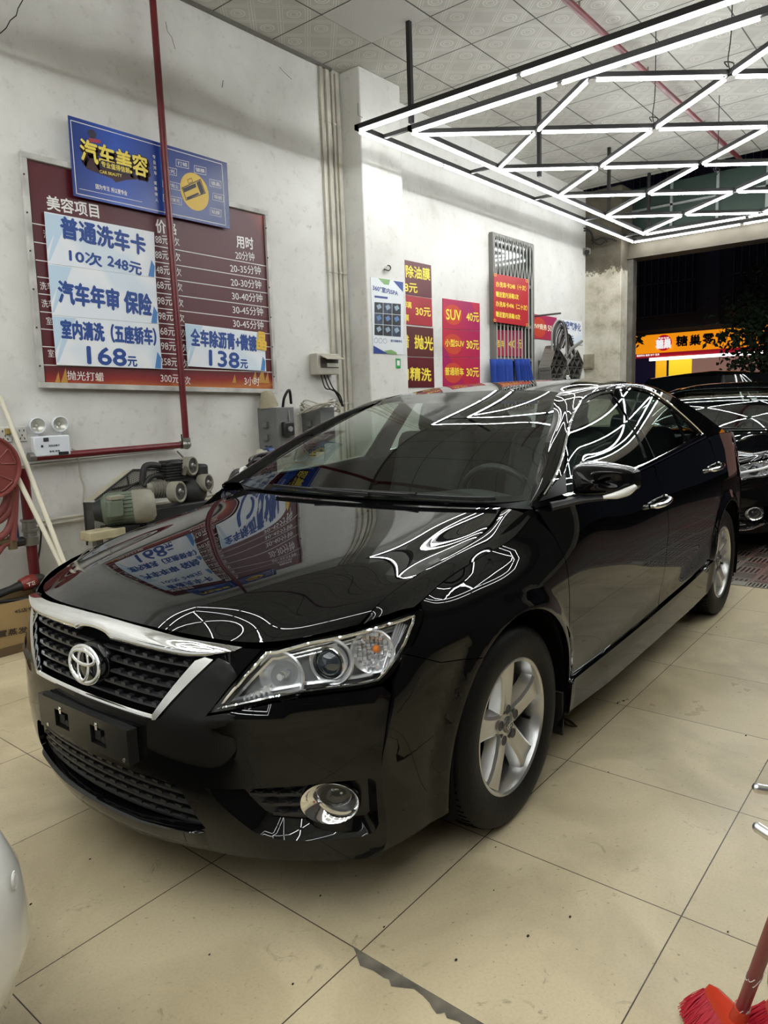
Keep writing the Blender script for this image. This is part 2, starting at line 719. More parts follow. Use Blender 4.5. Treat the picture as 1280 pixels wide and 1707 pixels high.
def panel(name, poly, fn, m, parent, holes=(), sp=0.03, flange=0.012, both=True, gap=0.0, off=0.0, side=1, nsign=None):
    """A sheet-metal panel with folded edges. fn(a, b) -> points of the driver's side; both=True adds its mirror twin."""
    if gap:
        poly = inset(poly, gap)
        holes = [inset(h, -gap) for h in holes]
    P2, Fs, loops = cut(poly, holes, sp)
    N = num_normal(fn, P2[:, 0], P2[:, 1])
    V = fn(P2[:, 0], P2[:, 1])
    ref = np.array([-1.0, 0, 0]) if fn in (PF, PB) else np.array([0, -1.0, 0]) if fn in (PS, PG) else np.array(nsign)
    if (N @ ref).mean() < 0:
        N = -N
    V = V + N * off
    Fs = [tuple(f) for f in Fs]
    f0 = np.array(Fs)
    fnm = np.cross(V[f0[:, 1]] - V[f0[:, 0]], V[f0[:, 2]] - V[f0[:, 0]])
    flip = np.sum(fnm * N[f0[:, 0]], 1).mean() < 0
    if flip:
        Fs = [f[::-1] for f in Fs]
    Vl, Nl = list(V), list(N)
    if flange:
        for L in loops:
            k = len(L)
            base = len(Vl)
            Q = V[L]
            n = N[L]
            t = np.roll(Q, -1, 0) - np.roll(Q, 1, 0)
            t /= np.linalg.norm(t, axis=1)[:, None] + 1e-12
            o = np.cross(t, n)
            if flip:
                o = -o
            Vl += list(Q) + list(Q - n * flange)
            Nl += list(o) + list(o)
            for i in range(k):
                j = (i + 1) % k
                f = (base + i, base + k + i, base + k + j, base + j)
                Fs.append(f[::-1] if flip else f)
    Vl, Nl = np.array(Vl), np.array(Nl)
    mir = np.array([1, -1, 1.0])
    if side == -1:
        Vl, Nl, Fs = Vl * mir, Nl * mir, [f[::-1] for f in Fs]
    if both:
        k = len(Vl)
        Fs = Fs + [tuple(i + k for i in f[::-1]) for f in Fs]
        Vl, Nl = np.vstack([Vl, Vl * mir]), np.vstack([Nl, Nl * mir])
    return link_mesh(name, Vl, Fs, m, parent, N=Nl)


def sheet(name, P, us, vs, nu, nv, m, parent, both=True, ref=(0, 0, 1.0), side=1, sym=False, lam=0.0, flange=0.0, off=0.0):
    """Smooth skin through a net of points P[i][j]; sym mirrors the net across the centre line first."""
    P = np.asarray(P, float)
    vs = np.asarray(vs, float)
    if sym:
        P = np.concatenate([P[:, :0:-1] * (1, -1, 1), P], 1)
        vs = np.concatenate([-vs[:0:-1], vs])
        both = False
    su, sv = Spline(us, lam), Spline(vs, lam)

    def fn(a, b):
        return np.einsum('ni,nj,ijk->nk', su.w(a), sv.w(b), P)
    A, B = np.meshgrid(np.linspace(us[0], us[-1], nu), np.linspace(vs[0], vs[-1], nv), indexing='ij')
    A, B = A.ravel(), B.ravel()
    V = fn(A, B)
    N = num_normal(fn, A, B, 1e-3)
    if (N @ np.asarray(ref)).mean() < 0:
        N = -N
    V = V + N * off
    Fs = [(i * nv + j, i * nv + j + 1, (i + 1) * nv + j + 1, (i + 1) * nv + j) for i in range(nu - 1) for j in range(nv - 1)]
    f0 = np.array(Fs)
    if np.sum(np.cross(V[f0[:, 1]] - V[f0[:, 0]], V[f0[:, 3]] - V[f0[:, 0]]) * N[f0[:, 0]], 1).mean() < 0:
        Fs = [f[::-1] for f in Fs]
    Vl, Nl = list(V), list(N)
    if flange:
        L = [j for j in range(nv)] + [i * nv + nv - 1 for i in range(1, nu)] + [(nu - 1) * nv + j for j in range(nv - 2, -1, -1)] + [i * nv for i in range(nu - 2, 0, -1)]
        base = len(Vl)
        k = len(L)
        cen = V.mean(0)
        o = V[L] - cen
        o -= N[L] * np.sum(o * N[L], 1)[:, None]
        o /= np.linalg.norm(o, axis=1)[:, None]
        Vl += list(V[L]) + list(V[L] - N[L] * flange)
        Nl += list(o) + list(o)
        for i in range(k):
            j = (i + 1) % k
            Fs.append((base + i, base + k + i, base + k + j, base + j))
    Vl, Nl = np.array(Vl), np.array(Nl)
    mir = np.array([1, -1, 1.0])
    if side == -1:
        Vl, Nl, Fs = Vl * mir, Nl * mir, [f[::-1] for f in Fs]
    if both:
        k = len(Vl)
        Fs = Fs + [tuple(i + k for i in f[::-1]) for f in Fs]
        Vl, Nl = np.vstack([Vl, Vl * mir]), np.vstack([Nl, Nl * mir])
    return link_mesh(name, Vl, Fs, m, parent, N=Nl), fn


# ================================================================== the black sedan
PAINT = mat('black_paint', (0.0025, 0.0026, 0.003), rough=0.5, coat=1.0, coat_rough=0.0, spec=0.0)
PAINT.node_tree.nodes['Principled BSDF'].inputs['Coat IOR'].default_value = 1.40
GLOSS = mat('black_gloss_trim', (0.003, 0.003, 0.003), rough=0.015, spec=0.35)
PLASTIC = mat('black_plastic', (0.012, 0.012, 0.013), rough=0.45, spec=0.4)
DARK = mat('dark_underbody', (0.004, 0.004, 0.004), rough=0.9, spec=0.1)
CHROME = mat('chrome', (0.85, 0.86, 0.87), rough=0.04, metal=1.0)
RUBBER = mat('tire_rubber', (0.006, 0.006, 0.006), rough=0.55, spec=0.2, bump=(60, 0.15))
ALLOY = mat('silver_alloy', (0.56, 0.56, 0.55), rough=0.28, metal=0.85, coat=0.3)
STEEL = mat('brake_steel', (0.07, 0.07, 0.07), rough=0.5, metal=0.8)
CABIN = mat('cabin_cloth', (0.018, 0.018, 0.018), rough=0.8)
CABIN2 = mat('cabin_vinyl', (0.012, 0.0125, 0.013), rough=0.5)
WSGLASS = glass_mat('windscreen_glass', (0.70, 0.77, 0.72))
SIDEGLASS = glass_mat('side_glass', (0.60, 0.68, 0.63))
LENS = glass_mat('clear_lens', (0.95, 0.96, 0.97), ior=1.45)
REFL = mat('lamp_reflector', (0.88, 0.89, 0.90), rough=0.2, metal=0.6)
LAMPGREY = mat('lamp_bezel_grey', (0.66, 0.67, 0.68), rough=0.22, metal=0.55)
AMBER = mat('amber_bulb', (0.85, 0.25, 0.04), rough=0.15)
DKGLASS = mat('projector_lens', (0.03, 0.04, 0.05), rough=0.02, spec=1.0, coat=1.0)

LABEL_MAIN = 'shiny black four door sedan with chrome grille bar parked in the wash bay'


def strip_box(mb, fn, pts, half, depth):
    """A flat trim band following points (a, b) of a surface fn; half = half width along b, depth = stand-off."""
    a = np.array([p[0] for p in pts])
    b = np.array([p[1] for p in pts])
    hw = np.broadcast_to(half, a.shape)
    N = num_normal(fn, a, b)
    if (N[:, 0] + N[:, 1]).mean() > 0:
        N = -N
    lo, hi, mid = fn(a, b - hw), fn(a, b + hw), fn(a, b)
    P = np.stack([lo - N * .004, lo + N * depth * .7, mid + N * depth, hi + N * depth * .7, hi - N * .004], 1)
    mb.grid(P)


def make_car(root):
    def rt(name, *a, **k):
        return panel(name, *a, **k)
    mir = np.array([1, -1, 1.0])

    # ---------------- outlines surveyed from the lens
    HL = onF([(348, 1190), (441, 1081), (460, 1080), (518, 1064), (577, 1053), (612, 1044.5), (647, 1034), (678, 1024.5), (701, 1014), (708.5, 1019),
              (706, 1034), (691, 1071), (671, 1102), (655, 1124), (638, 1140), (600, 1148.8), (554, 1154.6), (507, 1160.5), (460, 1168.7)])
    hl_rear = onS([(706, 1022), (704, 1036), (690, 1072), (672, 1089)])
    zc = np.linspace(.20, .645, 10)
    corner = list(zip(crease_w(zc), zc))
    fog_o = [(.462, .414), (.623, .427), (.754, .434), (.815, .432), (.824, .42), (.826, .30), (.818, .277), (.79, .270), (.696, .268), (.625, .272), (.575, .292)]
    fog_i = [(.540, .407), (.623, .416), (.754, .422), (.812, .420), (.815, .41), (.815, .312), (.808, .303), (.78, .302), (.696, .304), (.628, .31), (.594, .328)]
    grille = [(0, .590), (.12, .588), (.22, .587), (.304, .590), (.421, .741), (.325, .750), (.20, .752), (.09, .752), (.075, .75), (0, .745)]
    strip_out = [(.305, .577), (.318, .580), (.474, .752), (.45, .756), (.424, .745), (.304, .590)]
    intake = [(0, .402), (.18, .404), (.33, .408), (.365, .404), (.385, .392), (.440, .286), (.42, .276), (.20, .262), (0, .258)]

    # ---------------- front bumper (centre and corners), its side wings
    bump = ([(0, .195), (.2, .195), (.42, .20), (.44, .197), (.6, .197)] + corner + [(.825, .668), (.788, .665), (.742, .664), (.691, .660), (.635, .651), (.474, .612)]
            + [(.583, .781), (.53, .783), (.474, .752), (.318, .580), (.305, .577), (.22, .574), (.12, .575), (0, .577)]
            + intake[:6] + intake[6:])
    o = panel('front_bumper', bump, PB, PAINT, root, holes=[fog_o], sp=.022, flange=.02)
    arc = lambda k, a0, a1, n=24, r=ARCH_R: [(ARCH[k][0] + r * math.cos(math.radians(t)), ARCH[k][1] + r * math.sin(math.radians(t))) for t in np.linspace(a0, a1, n)]
    seam = onS([(672, 1090), (695, 1095.5), (735, 1105)])
    a_in = math.degrees(math.atan2(.655 - ARCH[0][1], -.25)) + 1.0
    a0 = math.degrees(math.acos(-math.sqrt(1 - ((.22 - ARCH[0][1]) / ARCH_R) ** 2)))
    side_corner = [(float(crease_x(np.array([z]))[0]), z) for z in zc[::-1]]
    front_arc = arc(0, 127, 197)
    wing = side_corner + [(.45, .205), (.55, .212)] + front_arc[::-1] + seam[::-1] + [(.398, .703), (.372, .672)]
    for sd in (1, -1):
        panel('bumper_wing', wing, PS, PAINT, root, sp=.022, both=False, side=sd, gap=.0006)
    # lip under the intake
    mb = MB()
    w = np.linspace(-.44, .44, 61)
    P = []
    for q in w:
        e_ = min(1, (.4405 - abs(q)) / .05)
        e_ = (1 - e_) ** 2 * .016
        zt_ = .258 + .020 * max(0, (abs(q) - .2) / .24)
        x0 = float(F(abs(q), zt_)[0])
        P.append([(x0 + .07, -q, zt_ + .004), (x0 + .004 + e_, -q, zt_ + .001), (x0 - .010 + e_, -q, zt_ - .008), (float(F(abs(q), .225)[0]) - .008 + e_, -q, .224), (float(F(abs(q), .195)[0]) + .004 + e_, -q, .193), (x0 + .09, -q, .186)])
    mb.grid(np.array(P))
    fix_normals(mb.build('front_lip', PAINT, root, angle=60))

    # ---------------- grille, chrome, badge
    panel('grille_backing', [(0, .50), (.36, .50), (.50, .78), (0, .78)], PF, DARK, root, off=-.055, flange=0, sp=.05)
    mb = MB()
    gp = np.array(grille)

    def gw(z):
        return np.interp(z, [.590, .741], [.304, .421]) - .006
    for z in (.607, .637, .667, .697, .727):
        ww = float(gw(z))
        q = np.linspace(-ww, ww, 61)
        P = []
        for t in q:
            x = float(F(abs(t), z)[0])
            P.append([(x + .026, -t, z + .0005), (x + .015, -t, z + .002), (x + .010, -t, z + .001), (x + .010, -t, z - .005), (x + .015, -t, z - .007), (x + .026, -t, z - .005)])
        mb.grid(np.array(P))
        nt = int(2 * ww / .052)
        for i in range(nt + 1):
            t = -ww + .02 + i * (2 * ww - .04) / nt
            if abs(t) < .085:
                continue
            x = float(F(abs(t), z)[0])
            mb.box((x + .017, -t, z + .005), (.014, .020, .010))
    mb.build('grille_slats', mat('grille_grey', (0.022, 0.023, 0.026), rough=.28, spec=.6), root, angle=30)
    # emblem surround
    mb = MB()
    c0 = np.array([float(F(0, .672)[0]), 0, .672])
    ax = np.array([-1, 0, .14])
    a_n = ax / np.linalg.norm(ax)
    h_n, v_n = np.array([0, -1.0, 0]), np.cross(a_n, [0, -1.0, 0])
    rg = [[c0 + (.012, 0, 0) + h_n * r_ * math.cos(t) + v_n * r_ * .70 * math.sin(t) + a_n * h_ for t in np.linspace(0, 2 * math.pi, 49)] for r_, h_ in ((.001, .012), (.074, .012), (.088, .004), (.092, -.03))]
    mb.grid(np.array(rg))
    badge = fix_normals(mb.build('emblem_mount', GLOSS, root, angle=50))
    u, v, a = basis(ax)
    e1 = np.array([0, -1.0, 0])
    e2 = np.cross(a, e1)
    e2 = e2 if e2[2] > 0 else -e2
    mb = MB()
    cc = c0 + a * .018

    def ell(rx, rz, oz=0, lift=0, r=.0065):
        t = np.linspace(0, 2 * math.pi, 48, endpoint=False)
        mb.tube([cc + e1 * rx * math.cos(k) + e2 * (oz + rz * math.sin(k)) + a * lift for k in t], r, 8, closed=True, flat=.7)
    ell(.078, .052, r=.0085)
    ell(.027, .047, lift=.003, r=.0062)
    ell(.058, .020, oz=.022, lift=.004, r=.0062)
    mb.build('emblem', CHROME, badge, angle=70)
    # chrome bar: from the bonnet lip to the grille, pointed ends, notch over the emblem
    top = curve1([0, .2, .38, .47, .535], [.806, .802, .794, .790, .784])
    bot = curve1([0, .2, .33, .45, .535], [.752, .752, .752, .757, .780])
    q = np.linspace(-.535, .535, 121)
    P = []
    for t in q:
        zt, zb = float(top(abs(t))[0]), float(bot(abs(t))[0])
        zb += .017 * math.sqrt(max(0, 1 - (t / .085) ** 2))
        row = []
        for k, dd in ((0, -.002), (.10, .012), (.30, .021), (.5, .023), (.72, .019), (.90, .010), (1, -.004)):
            zz = zb + (zt - zb) * k
            row.append((float(F(abs(t), zz)[0]) - dd, -t, zz))
        P.append(row)
    mb = MB().grid(np.array(P))
    fix_normals(mb.build('chrome_bar', CHROME, root, angle=50))
    for sd in (1, -1):
        panel('chrome_grille_strip', strip_out, PF, CHROME, root, off=.009, flange=.014, sp=.02, both=False, side=sd)
    mb = MB()
    mb.tube([(float(F(abs(t), .584)[0]) - .004, -t, .584 + .0 * t) for t in np.linspace(-.306, .306, 41)], .0075, 8)
    mb.build('chrome_grille_edge', CHROME, root)
    # ---------------- lower intake
    panel('intake_backing', [(0, .22), (.49, .22), (.49, .46), (0, .46)], PF, DARK, root, off=-.07, flange=0, sp=.06)
    mb = MB()
    for z in (.283, .312, .341, .370, .395):
        ww = float(np.interp(z, [.286, .392], [.432, .380]))
        q = np.linspace(-ww, ww, 61)
        P = []
        for t in q:
            x = float(F(abs(t), z)[0]) + .022
            P.append([(x + .020, -t, z + .003), (x + .006, -t, z + .004), (x, -t, z + .001), (x, -t, z - .006), (x + .008, -t, z - .009), (x + .020, -t, z - .007)])
        mb.grid(np.array(P))
        for i in range(15):
            t = -ww + .03 + i * (2 * ww - .06) / 14
            mb.box((float(F(abs(t), z)[0]) + .031, -t, z + .006), (.014, .026, .009))
    mb.build('intake_slats', mat('intake_black', (0.016, 0.016, 0.018), rough=.42), root, angle=30)
    # ---------------- number plate holder with two square openings
    mb = MB()
    y0, y1, z0, z1 = -.239, .239, .440, .543
    ys = [y0, -.129, -.052, .067, .146, y1]
    zs = [z0, .462, .516, z1]
    xf, xb = -.037, -.020
    for i in range(5):
        for j in range(3):
            if j == 1 and i in (1, 3):
                continue
            mb.box((( xf + xb) / 2, (ys[i] + ys[i + 1]) / 2, (zs[j] + zs[j + 1]) / 2), (xb - xf, ys[i + 1] - ys[i], zs[j + 1] - zs[j]))
    hold = mb.build('plate_holder', mat('plate_black', (0.012, 0.012, 0.011), rough=.09, spec=.6), root, smooth=False)
    mb = MB().box((-.012, 0, .4915), (.014, .478, .10))
    for yy in (-.09, .106):
        mb.box((-.022, yy + .015, .485), (.012, .03, .03)).cyl((-.024, yy - .015, .478), (-.03, yy - .015, .478), .01)
    mb.build('holder_back', PLASTIC, hold, smooth=False)
    for yy in (-.09, .106):
        MB().box((-.039, yy, .520), (.003, .011, .022)).cyl((-.038, yy, .524), (-.043, yy, .524), .004, n=10).build('holder_clip', CHROME, hold)
    for yy, zz in ((.195, .452), (-.215, .452)):
        MB().cyl((-.036, yy, zz), (-.0385, yy, zz), .006, n=12).build('holder_bolt', CHROME, hold)
    # ---------------- fog lamp pockets
    def pf3(L, off):
        a_, b_ = np.array([p[0] for p in L]), np.array([p[1] for p in L])
        N = num_normal(PF, a_, b_)
        if N[:, 0].mean() > 0:
            N = -N
        return PF(a_, b_) + N * off
    for sd in (1, -1):
        m3 = np.array([1, sd, 1.0])
        O = densify(fog_o, .02)
        I0 = np.array(fog_i)
        n = len(O)
        # match inner loop by index-proportional interpolation between corresponding corners
        I = []
        for i in range(len(fog_o)):
            a_, b_ = np.array(fog_i[i]), np.array(fog_i[(i + 1) % len(fog_i)])
            p_, q_ = np.array(fog_o[i]), np.array(fog_o[(i + 1) % len(fog_o)])
            k = max(1, int(math.ceil(np.linalg.norm(q_ - p_) / .02)))
            for j in range(k):
                I.append(tuple(a_ + (b_ - a_) * j / k))
        A_, B_ = pf3(O, 0) * m3, pf3(I, -.045) * m3
        Mid = (A_ * .8 + B_ * .2) + (pf3(O, -.006) * m3 - A_) * .5
        V = np.vstack([A_, Mid, B_])
        Fc = []
        for r in range(2):
            for i in range(n):
                j = (i + 1) % n
                Fc.append((r * n + i, r * n + j, (r + 1) * n + j, (r + 1) * n + i))
        fix_normals(link_mesh('fog_pocket', V, Fc, PAINT, root, angle=50))
        panel('fog_grille', fog_i, PF, mat('intake_black'), root, off=-.045, flange=0, sp=.03, both=False, side=sd)
        mb = MB()
        for z in (.334, .362, .390):
            wl = .60 if z < .35 else .575 if z < .38 else .55
            we = .672 - .03 * abs(z - .362) / .03 * 0
            q = np.linspace(wl, we, 16)
            P = []
            for t in q:
                x = float(F(t, z)[0]) + .036
                P.append([(x + .03, -t * sd, z + .006), (x, -t * sd, z + .004), (x, -t * sd, z - .005), (x + .03, -t * sd, z - .008)])
            mb.grid(np.array(P))
            for t in np.arange(wl + .02, we - .01, .040):
                mb.box((float(F(t, z)[0]) + .05, -t * sd, z + .007), (.03, .02, .007))
        mb.build('fog_slats', mat('intake_black'), root, angle=30)
        c = pf3([(.741, .367)], -.034)[0] * m3
        ax_ = np.array([-1.0, -.72 * sd, .02])
        ax_ /= np.linalg.norm(ax_)
        hz_ = np.cross(ax_, (0, 0, 1.0))
        hz_ /= np.linalg.norm(hz_)
        vt_ = np.cross(hz_, ax_)

        def dish(prof, n=44, kx=1.36, shift=0.0):
            V_, F_ = [], []
            for i in range(n):
                t = 2 * math.pi * i / n
                for r_, h_ in prof:
                    V_.append(c + hz_ * (kx * r_ * math.cos(t) + shift * (min(1, max(0, (.058 - r_) / .028)))) + vt_ * r_ * math.sin(t) + ax_ * h_)
            m_ = len(prof)
            for i in range(n):
                i2 = (i + 1) % n
                F_ += [(i * m_ + q, i2 * m_ + q, i2 * m_ + q + 1, i * m_ + q + 1) for q in range(m_ - 1)]
            return MB().add(V_, F_)
        sh_ = -.018 * sd
        fg = fix_normals(dish([(.029, -.026), (.030, -.012), (.042, .006), (.052, .021), (.0565, .024), (.060, .018), (.061, -.02)], shift=sh_).build('fog_lamp_ring', CHROME, root, angle=60))
        fix_normals(dish([(.0001, .000), (.012, -.002), (.022, -.007), (.030, -.014)], kx=1.2, shift=sh_).build('fog_lens', LENS, fg))
        fix_normals(dish([(.0001, -.05), (.015, -.045), (.025, -.032), (.030, -.014)], kx=1.25, shift=sh_).build('fog_reflector', REFL, fg))
        MB().ball(c - ax_ * .024 + hz_ * sh_ * 1.5 + vt_ * .008, .010, 12).build('fog_bulb', mat('bulb_glass', (.6, .6, .55), rough=.05), fg)

    # ---------------- headlamps
    for sd in (1, -1):
        m3 = np.array([1, sd, 1.0])
        lens = panel('headlamp_lens', HL, PF, LENS, root, sp=.02, flange=0, both=False, side=sd, gap=.002)
        panel('headlamp_housing', HL, PF, LAMPGREY, lens, off=-.075, sp=.03, flange=-.072, both=False, side=sd, gap=.001)
        loop = densify(inset(HL, .010), .02)
        V3 = pf3(loop, -.014) * m3
        MB().tube(V3, .0055, 8, closed=True).build('chrome_rim', CHROME, lens)
        loop = densify(inset(HL, .022), .02)
        MB().tube(pf3(loop, -.05) * m3, .007, 6, closed=True).build('inner_rim', REFL, lens)

        def bowl(p, r, depth, lean, name, inner=-.02, mt=REFL, n=36):
            c_ = pf3([p], inner)[0] * m3
            ax2 = np.array([-1.0, -lean * sd, .05])
            prof = [(r * 1.10, -.004), (r * 1.05, .002), (r, 0)] + [(r * math.sqrt(1 - k), -depth * k) for k in (.2, .4, .6, .8, .95)] + [(.001, -depth)]
            return MB().lathe(prof, c_, ax2, n).build(name, mt, lens, angle=50), c_, basis(ax2)[2]
        big = onF([(464, 1130)])[0]
        bowl(big, .063, .06, .25, 'high_beam_bowl', -.035)
        _, c_, a_ = bowl(big, .010, .01, .25, 'high_beam_bulb', -.05, mat('bulb_glass'), 16)
        MB().cyl(c_ - a_ * .03, c_ + a_ * .012, .011, .009, 16).build('bulb_cap', CHROME, lens)
        prj = onF([(553, 1104)])[0]
        bowl(prj, .058, .05, .35, 'projector_bowl', -.035)
        c_ = pf3([prj], -.05)[0] * m3
        ax2 = np.array([-1.0, -.30 * sd, .02])
        u_, v_, a_ = basis(ax2)
        MB().lathe([(.047, -.01), (.047, .012), (.042, .018), (.038, .010), (.037, -.01)], c_, a_, 36).build('projector_ring', CHROME, lens, angle=60)
        MB().lathe([(.036, .008), (.033, .016), (.025, .023), (.013, .028), (.0001, .030)], c_, a_, 32).build('projector_lens', DKGLASS, lens, angle=80)
        trn = onF([(626, 1086)])[0]
        t_, c_, a_ = bowl(trn, .056, .045, .7, 'turn_signal_bowl', -.03)
        u_, v_, _ = basis(a_)
        mb = MB()
        rnd = random.Random(3)
        for i in range(-4, 5):
            for j in range(-4, 5):
                if i * i + j * j < 18:
                    k = (i * i + j * j) / 18
                    mb.box(c_ + u_ * i * .0115 + v_ * j * .0115 - a_ * (.036 * (1 - k) + .002), (.009, .009, .009),
                           np.stack([u_, v_, a_], 1) @ np.array(Matrix.Rotation(rnd.uniform(-.7, .7), 3, 'X') @ Matrix.Rotation(rnd.uniform(-.7, .7), 3, 'Y')))
        mb.build('facets', REFL, lens, smooth=False)
        MB().ball(c_ - a_ * .012 + v_ * .004 + u_ * .01, .011, 14).build('amber_bulb', AMBER, lens)
        # inner position lamp louvre and rear fin
        mb = MB()
        p_ = onF([(412, 1158)])[0]
        for i in range(6):
            q_ = (p_[0] - .012 + .011 * i, p_[1] - .028 + .006 * i)
            cpos = pf3([q_], -.04)[0] * m3
            mb.box(cpos, (.02, .006, .034), np.array(Matrix.Rotation(.5 * sd, 3, 'Z')))
        mb.build('position_lamp', REFL, lens, smooth=False)
        mb = MB()
        for i in range(5):
            s0 = onF([(668 + i * 5, 1035 + i * 1)])[0]
            s1 = onF([(640 + i * 8, 1126 - i * 14)])[0]
            A2, B2 = pf3([s0], -.02 - .004 * i)[0] * m3, pf3([s1], -.02 - .004 * i)[0] * m3
            mb.tube([A2, B2], .0035, 6)
        for i in range(3):
            s0, s1 = onF([(470 + i * 6, 1088 + i * 5)])[0], onF([(672, 1034 + i * 6)])[0]
            pts = [(s0[0] + (s1[0] - s0[0]) * k, s0[1] + (s1[1] - s0[1]) * k) for k in np.linspace(0, 1, 12)]
            mb.tube(pf3(pts, -.028 - .008 * i) * m3, .003, 6)
        mb.build('light_guide', REFL, lens)

    # ---------------- wings, doors, sills, quarters
    fender_rear = [(1.345, .235), (1.347, .36), (1.350, .5), (1.338, .68), (1.318, .81), (1.272, .925), (1.20, 1.0)]
    xr = np.linspace(1.18, .53, 16)
    ridge = [(x, float(ridge_z(x)[0])) for x in xr]
    fend = hl_rear[::-1][:0] + seam + arc(0, 127, -14)[0:] + [(1.33, .24)] + fender_rear + ridge + hl_rear
    split = [(2.415, .235), (2.425, .34), (2.47, .52), (2.495, .75), (2.468, .9), (2.41, 1.0), (2.385, float(belt_z(2.385)[0]))]
    rline = [(3.255, .33), (3.275, .42), (3.335, .56), (3.45, .70), (3.545, .80), (3.575, .88), (3.52, 1.0), (3.44, float(belt_z(3.44)[0]))]
    sill_top = curve1([1.3, 1.7, 2.2, 2.6, 3.1, 3.3], [.350, .350, .357, .375, .405, .425])
    st = lambda a, b, n=14: [(x, float(sill_top(x)[0])) for x in np.linspace(a, b, n)]
    bl = lambda a, b, n=14: [(x, float(belt_z(x)[0])) for x in np.linspace(a, b, n)]
    door1 = st(1.35, 2.43) + split[2:] + bl(2.36, 1.22) + fender_rear[:1:-1][0:5][::-1][::-1]
    door1 = st(1.35, 2.428) + split[2:] + bl(2.36, 1.225) + [(1.272, .925), (1.318, .81), (1.338, .68), (1.350, .5)]
    door2 = st(2.428, 3.27) + rline[1:] + bl(3.40, 2.41) + split[2:6][::-1]
    sill = [(1.345, .225), (1.8, .215), (2.4, .215), (3.0, .220), (3.30, .235)] + [(3.345, .30)] + [(3.33, .43)] + st(3.3, 1.35)
    rear_arc = arc(1, 196, -20)
    quarter = [(3.29, .40)] + [p for p in arc(1, 165, 5) if True] + [(4.13, .335), (4.64, .42), (4.66, .75), (4.64, 1.04)] + bl(4.62, 3.46) + rline[1:-1][::-1]
    shut = []
    for sd in (1, -1):
        kw = dict(both=False, side=sd, gap=.0022)
        panel('front_fender', fend, PS, PAINT, root, sp=.024, **kw)
        d1 = panel('front_door', door1, PS, PAINT, root, sp=.03, **kw)
        d2 = panel('rear_door', door2, PS, PAINT, root, sp=.03, **kw)
        panel('side_skirt', sill, PS, PAINT, root, sp=.03, off=.014, flange=.03, **kw)
        panel('rear_quarter', quarter, PS, PAINT, root, sp=.03, **kw)
        shut.append((d1, d2))
        # dark shell behind the gaps, arch liners
        shell = [(.34, .2), (.56, .2)] + arc(0, 200, -20) + [(1.4, .19), (3.25, .19)] + arc(1, 200, -20) + [(4.62, .22), (4.66, 1.08)] + bl(4.6, 1.2) + [(1.0, .93), (.6, .8), (.40, .66)]
        panel('inner_shell', shell, PS, DARK, root, sp=.06, off=-.022, flange=0, both=False, side=sd)
        for k in (0, 1):
            mb = MB()
            cx, cz = ARCH[k]
            tt = np.radians(np.linspace(-22, 202, 40))
            mb.grid([[(cx + r_ * math.cos(t), -sd * y_, cz + r_ * math.sin(t)) for y_, r_ in ((.895, .386), (.86, .405), (.55, .41), (.55, .05))] for t in tt])
            mb.build('wheel_housing', DARK, root)
        # mud flap behind the front wheel
        MB().box((1.335, -sd * .815, .235), (.012, .15, .17)).build('mud_flap', PLASTIC, root, bevel=.004)
        MB().box((4.125, -sd * .80, .25), (.012, .15, .19)).build('mud_flap', PLASTIC, root, bevel=.004)
        # door handles
        for par, (hx, hz) in ((d1, (2.345, .894)), (d2, (3.415, .957))):
            w0 = float(S(hx, hz)[0])
            mb = MB()
            mb.tube([(hx - .10, -sd * (w0 + .002), hz - .006), (hx - .085, -sd * (w0 + .030), hz - .003), (hx, -sd * (w0 + .042), hz), (hx + .085, -sd * (w0 + .034), hz + .008), (hx + .105, -sd * (w0 + .002), hz + .010)], [.009, .013, .013, .013, .010], 10, smooth=5, flat=1.0)
            mb.build('door_handle', CHROME, par)
            cup = [(hx + .062 * math.cos(t), hz + .035 * math.sin(t)) for t in np.linspace(0, 2 * math.pi, 20, endpoint=False)]
            panel('handle_cup', cup, PS, GLOSS, par, off=.0015, flange=0, sp=.02, both=False, side=sd)
            MB().lathe([(.0001, .012), (.012, .010), (.015, .0)], (hx + .12, -sd * float(S(hx + .12, hz)[0]), hz + .010), (0, -sd, 0), 16).build('lock_cover', CHROME, par)

    # fender top between the bonnet seam and the ridge
    seam3 = np.array([(.388, -.735, .812), (.48, -.74, .862), (.668, -.742, .900), (.88, -.742, .931), (1.08, -.735, .963), (1.25, -.69, 1.004)])
    tt = np.linspace(0, 1, 6)
    sf = Spline(tt)
    tn = np.linspace(0, 1, 40)
    s3 = sf.w(tn) @ seam3
    rx = np.interp(tn, [0, .15, 1], [.50, .60, 1.19])
    rr_ = np.stack([rx, -S(rx, ridge_z(rx)), ridge_z(rx)], 1)
    net = []
    for i in range(40):
        m_ = (s3[i] + rr_[i]) / 2 + np.array([0, 0, .006 if 3 < i else .004])
        net.append([s3[i] + (0, -.0018, 0), s3[i] * .75 + rr_[i] * .25 + (0, 0, .0045), m_, s3[i] * .25 + rr_[i] * .75 + (0, 0, .0045), rr_[i]])
    net = np.array(net)
    for k in range(1, 4):                # fair the rows
        pass
    for sd in (1, -1):
        sheet('fender_top', net[::3], np.linspace(0, 1, len(net[::3])), [0, .25, .5, .75, 1], 50, 12, PAINT, root, both=False, side=sd, lam=2e-5)

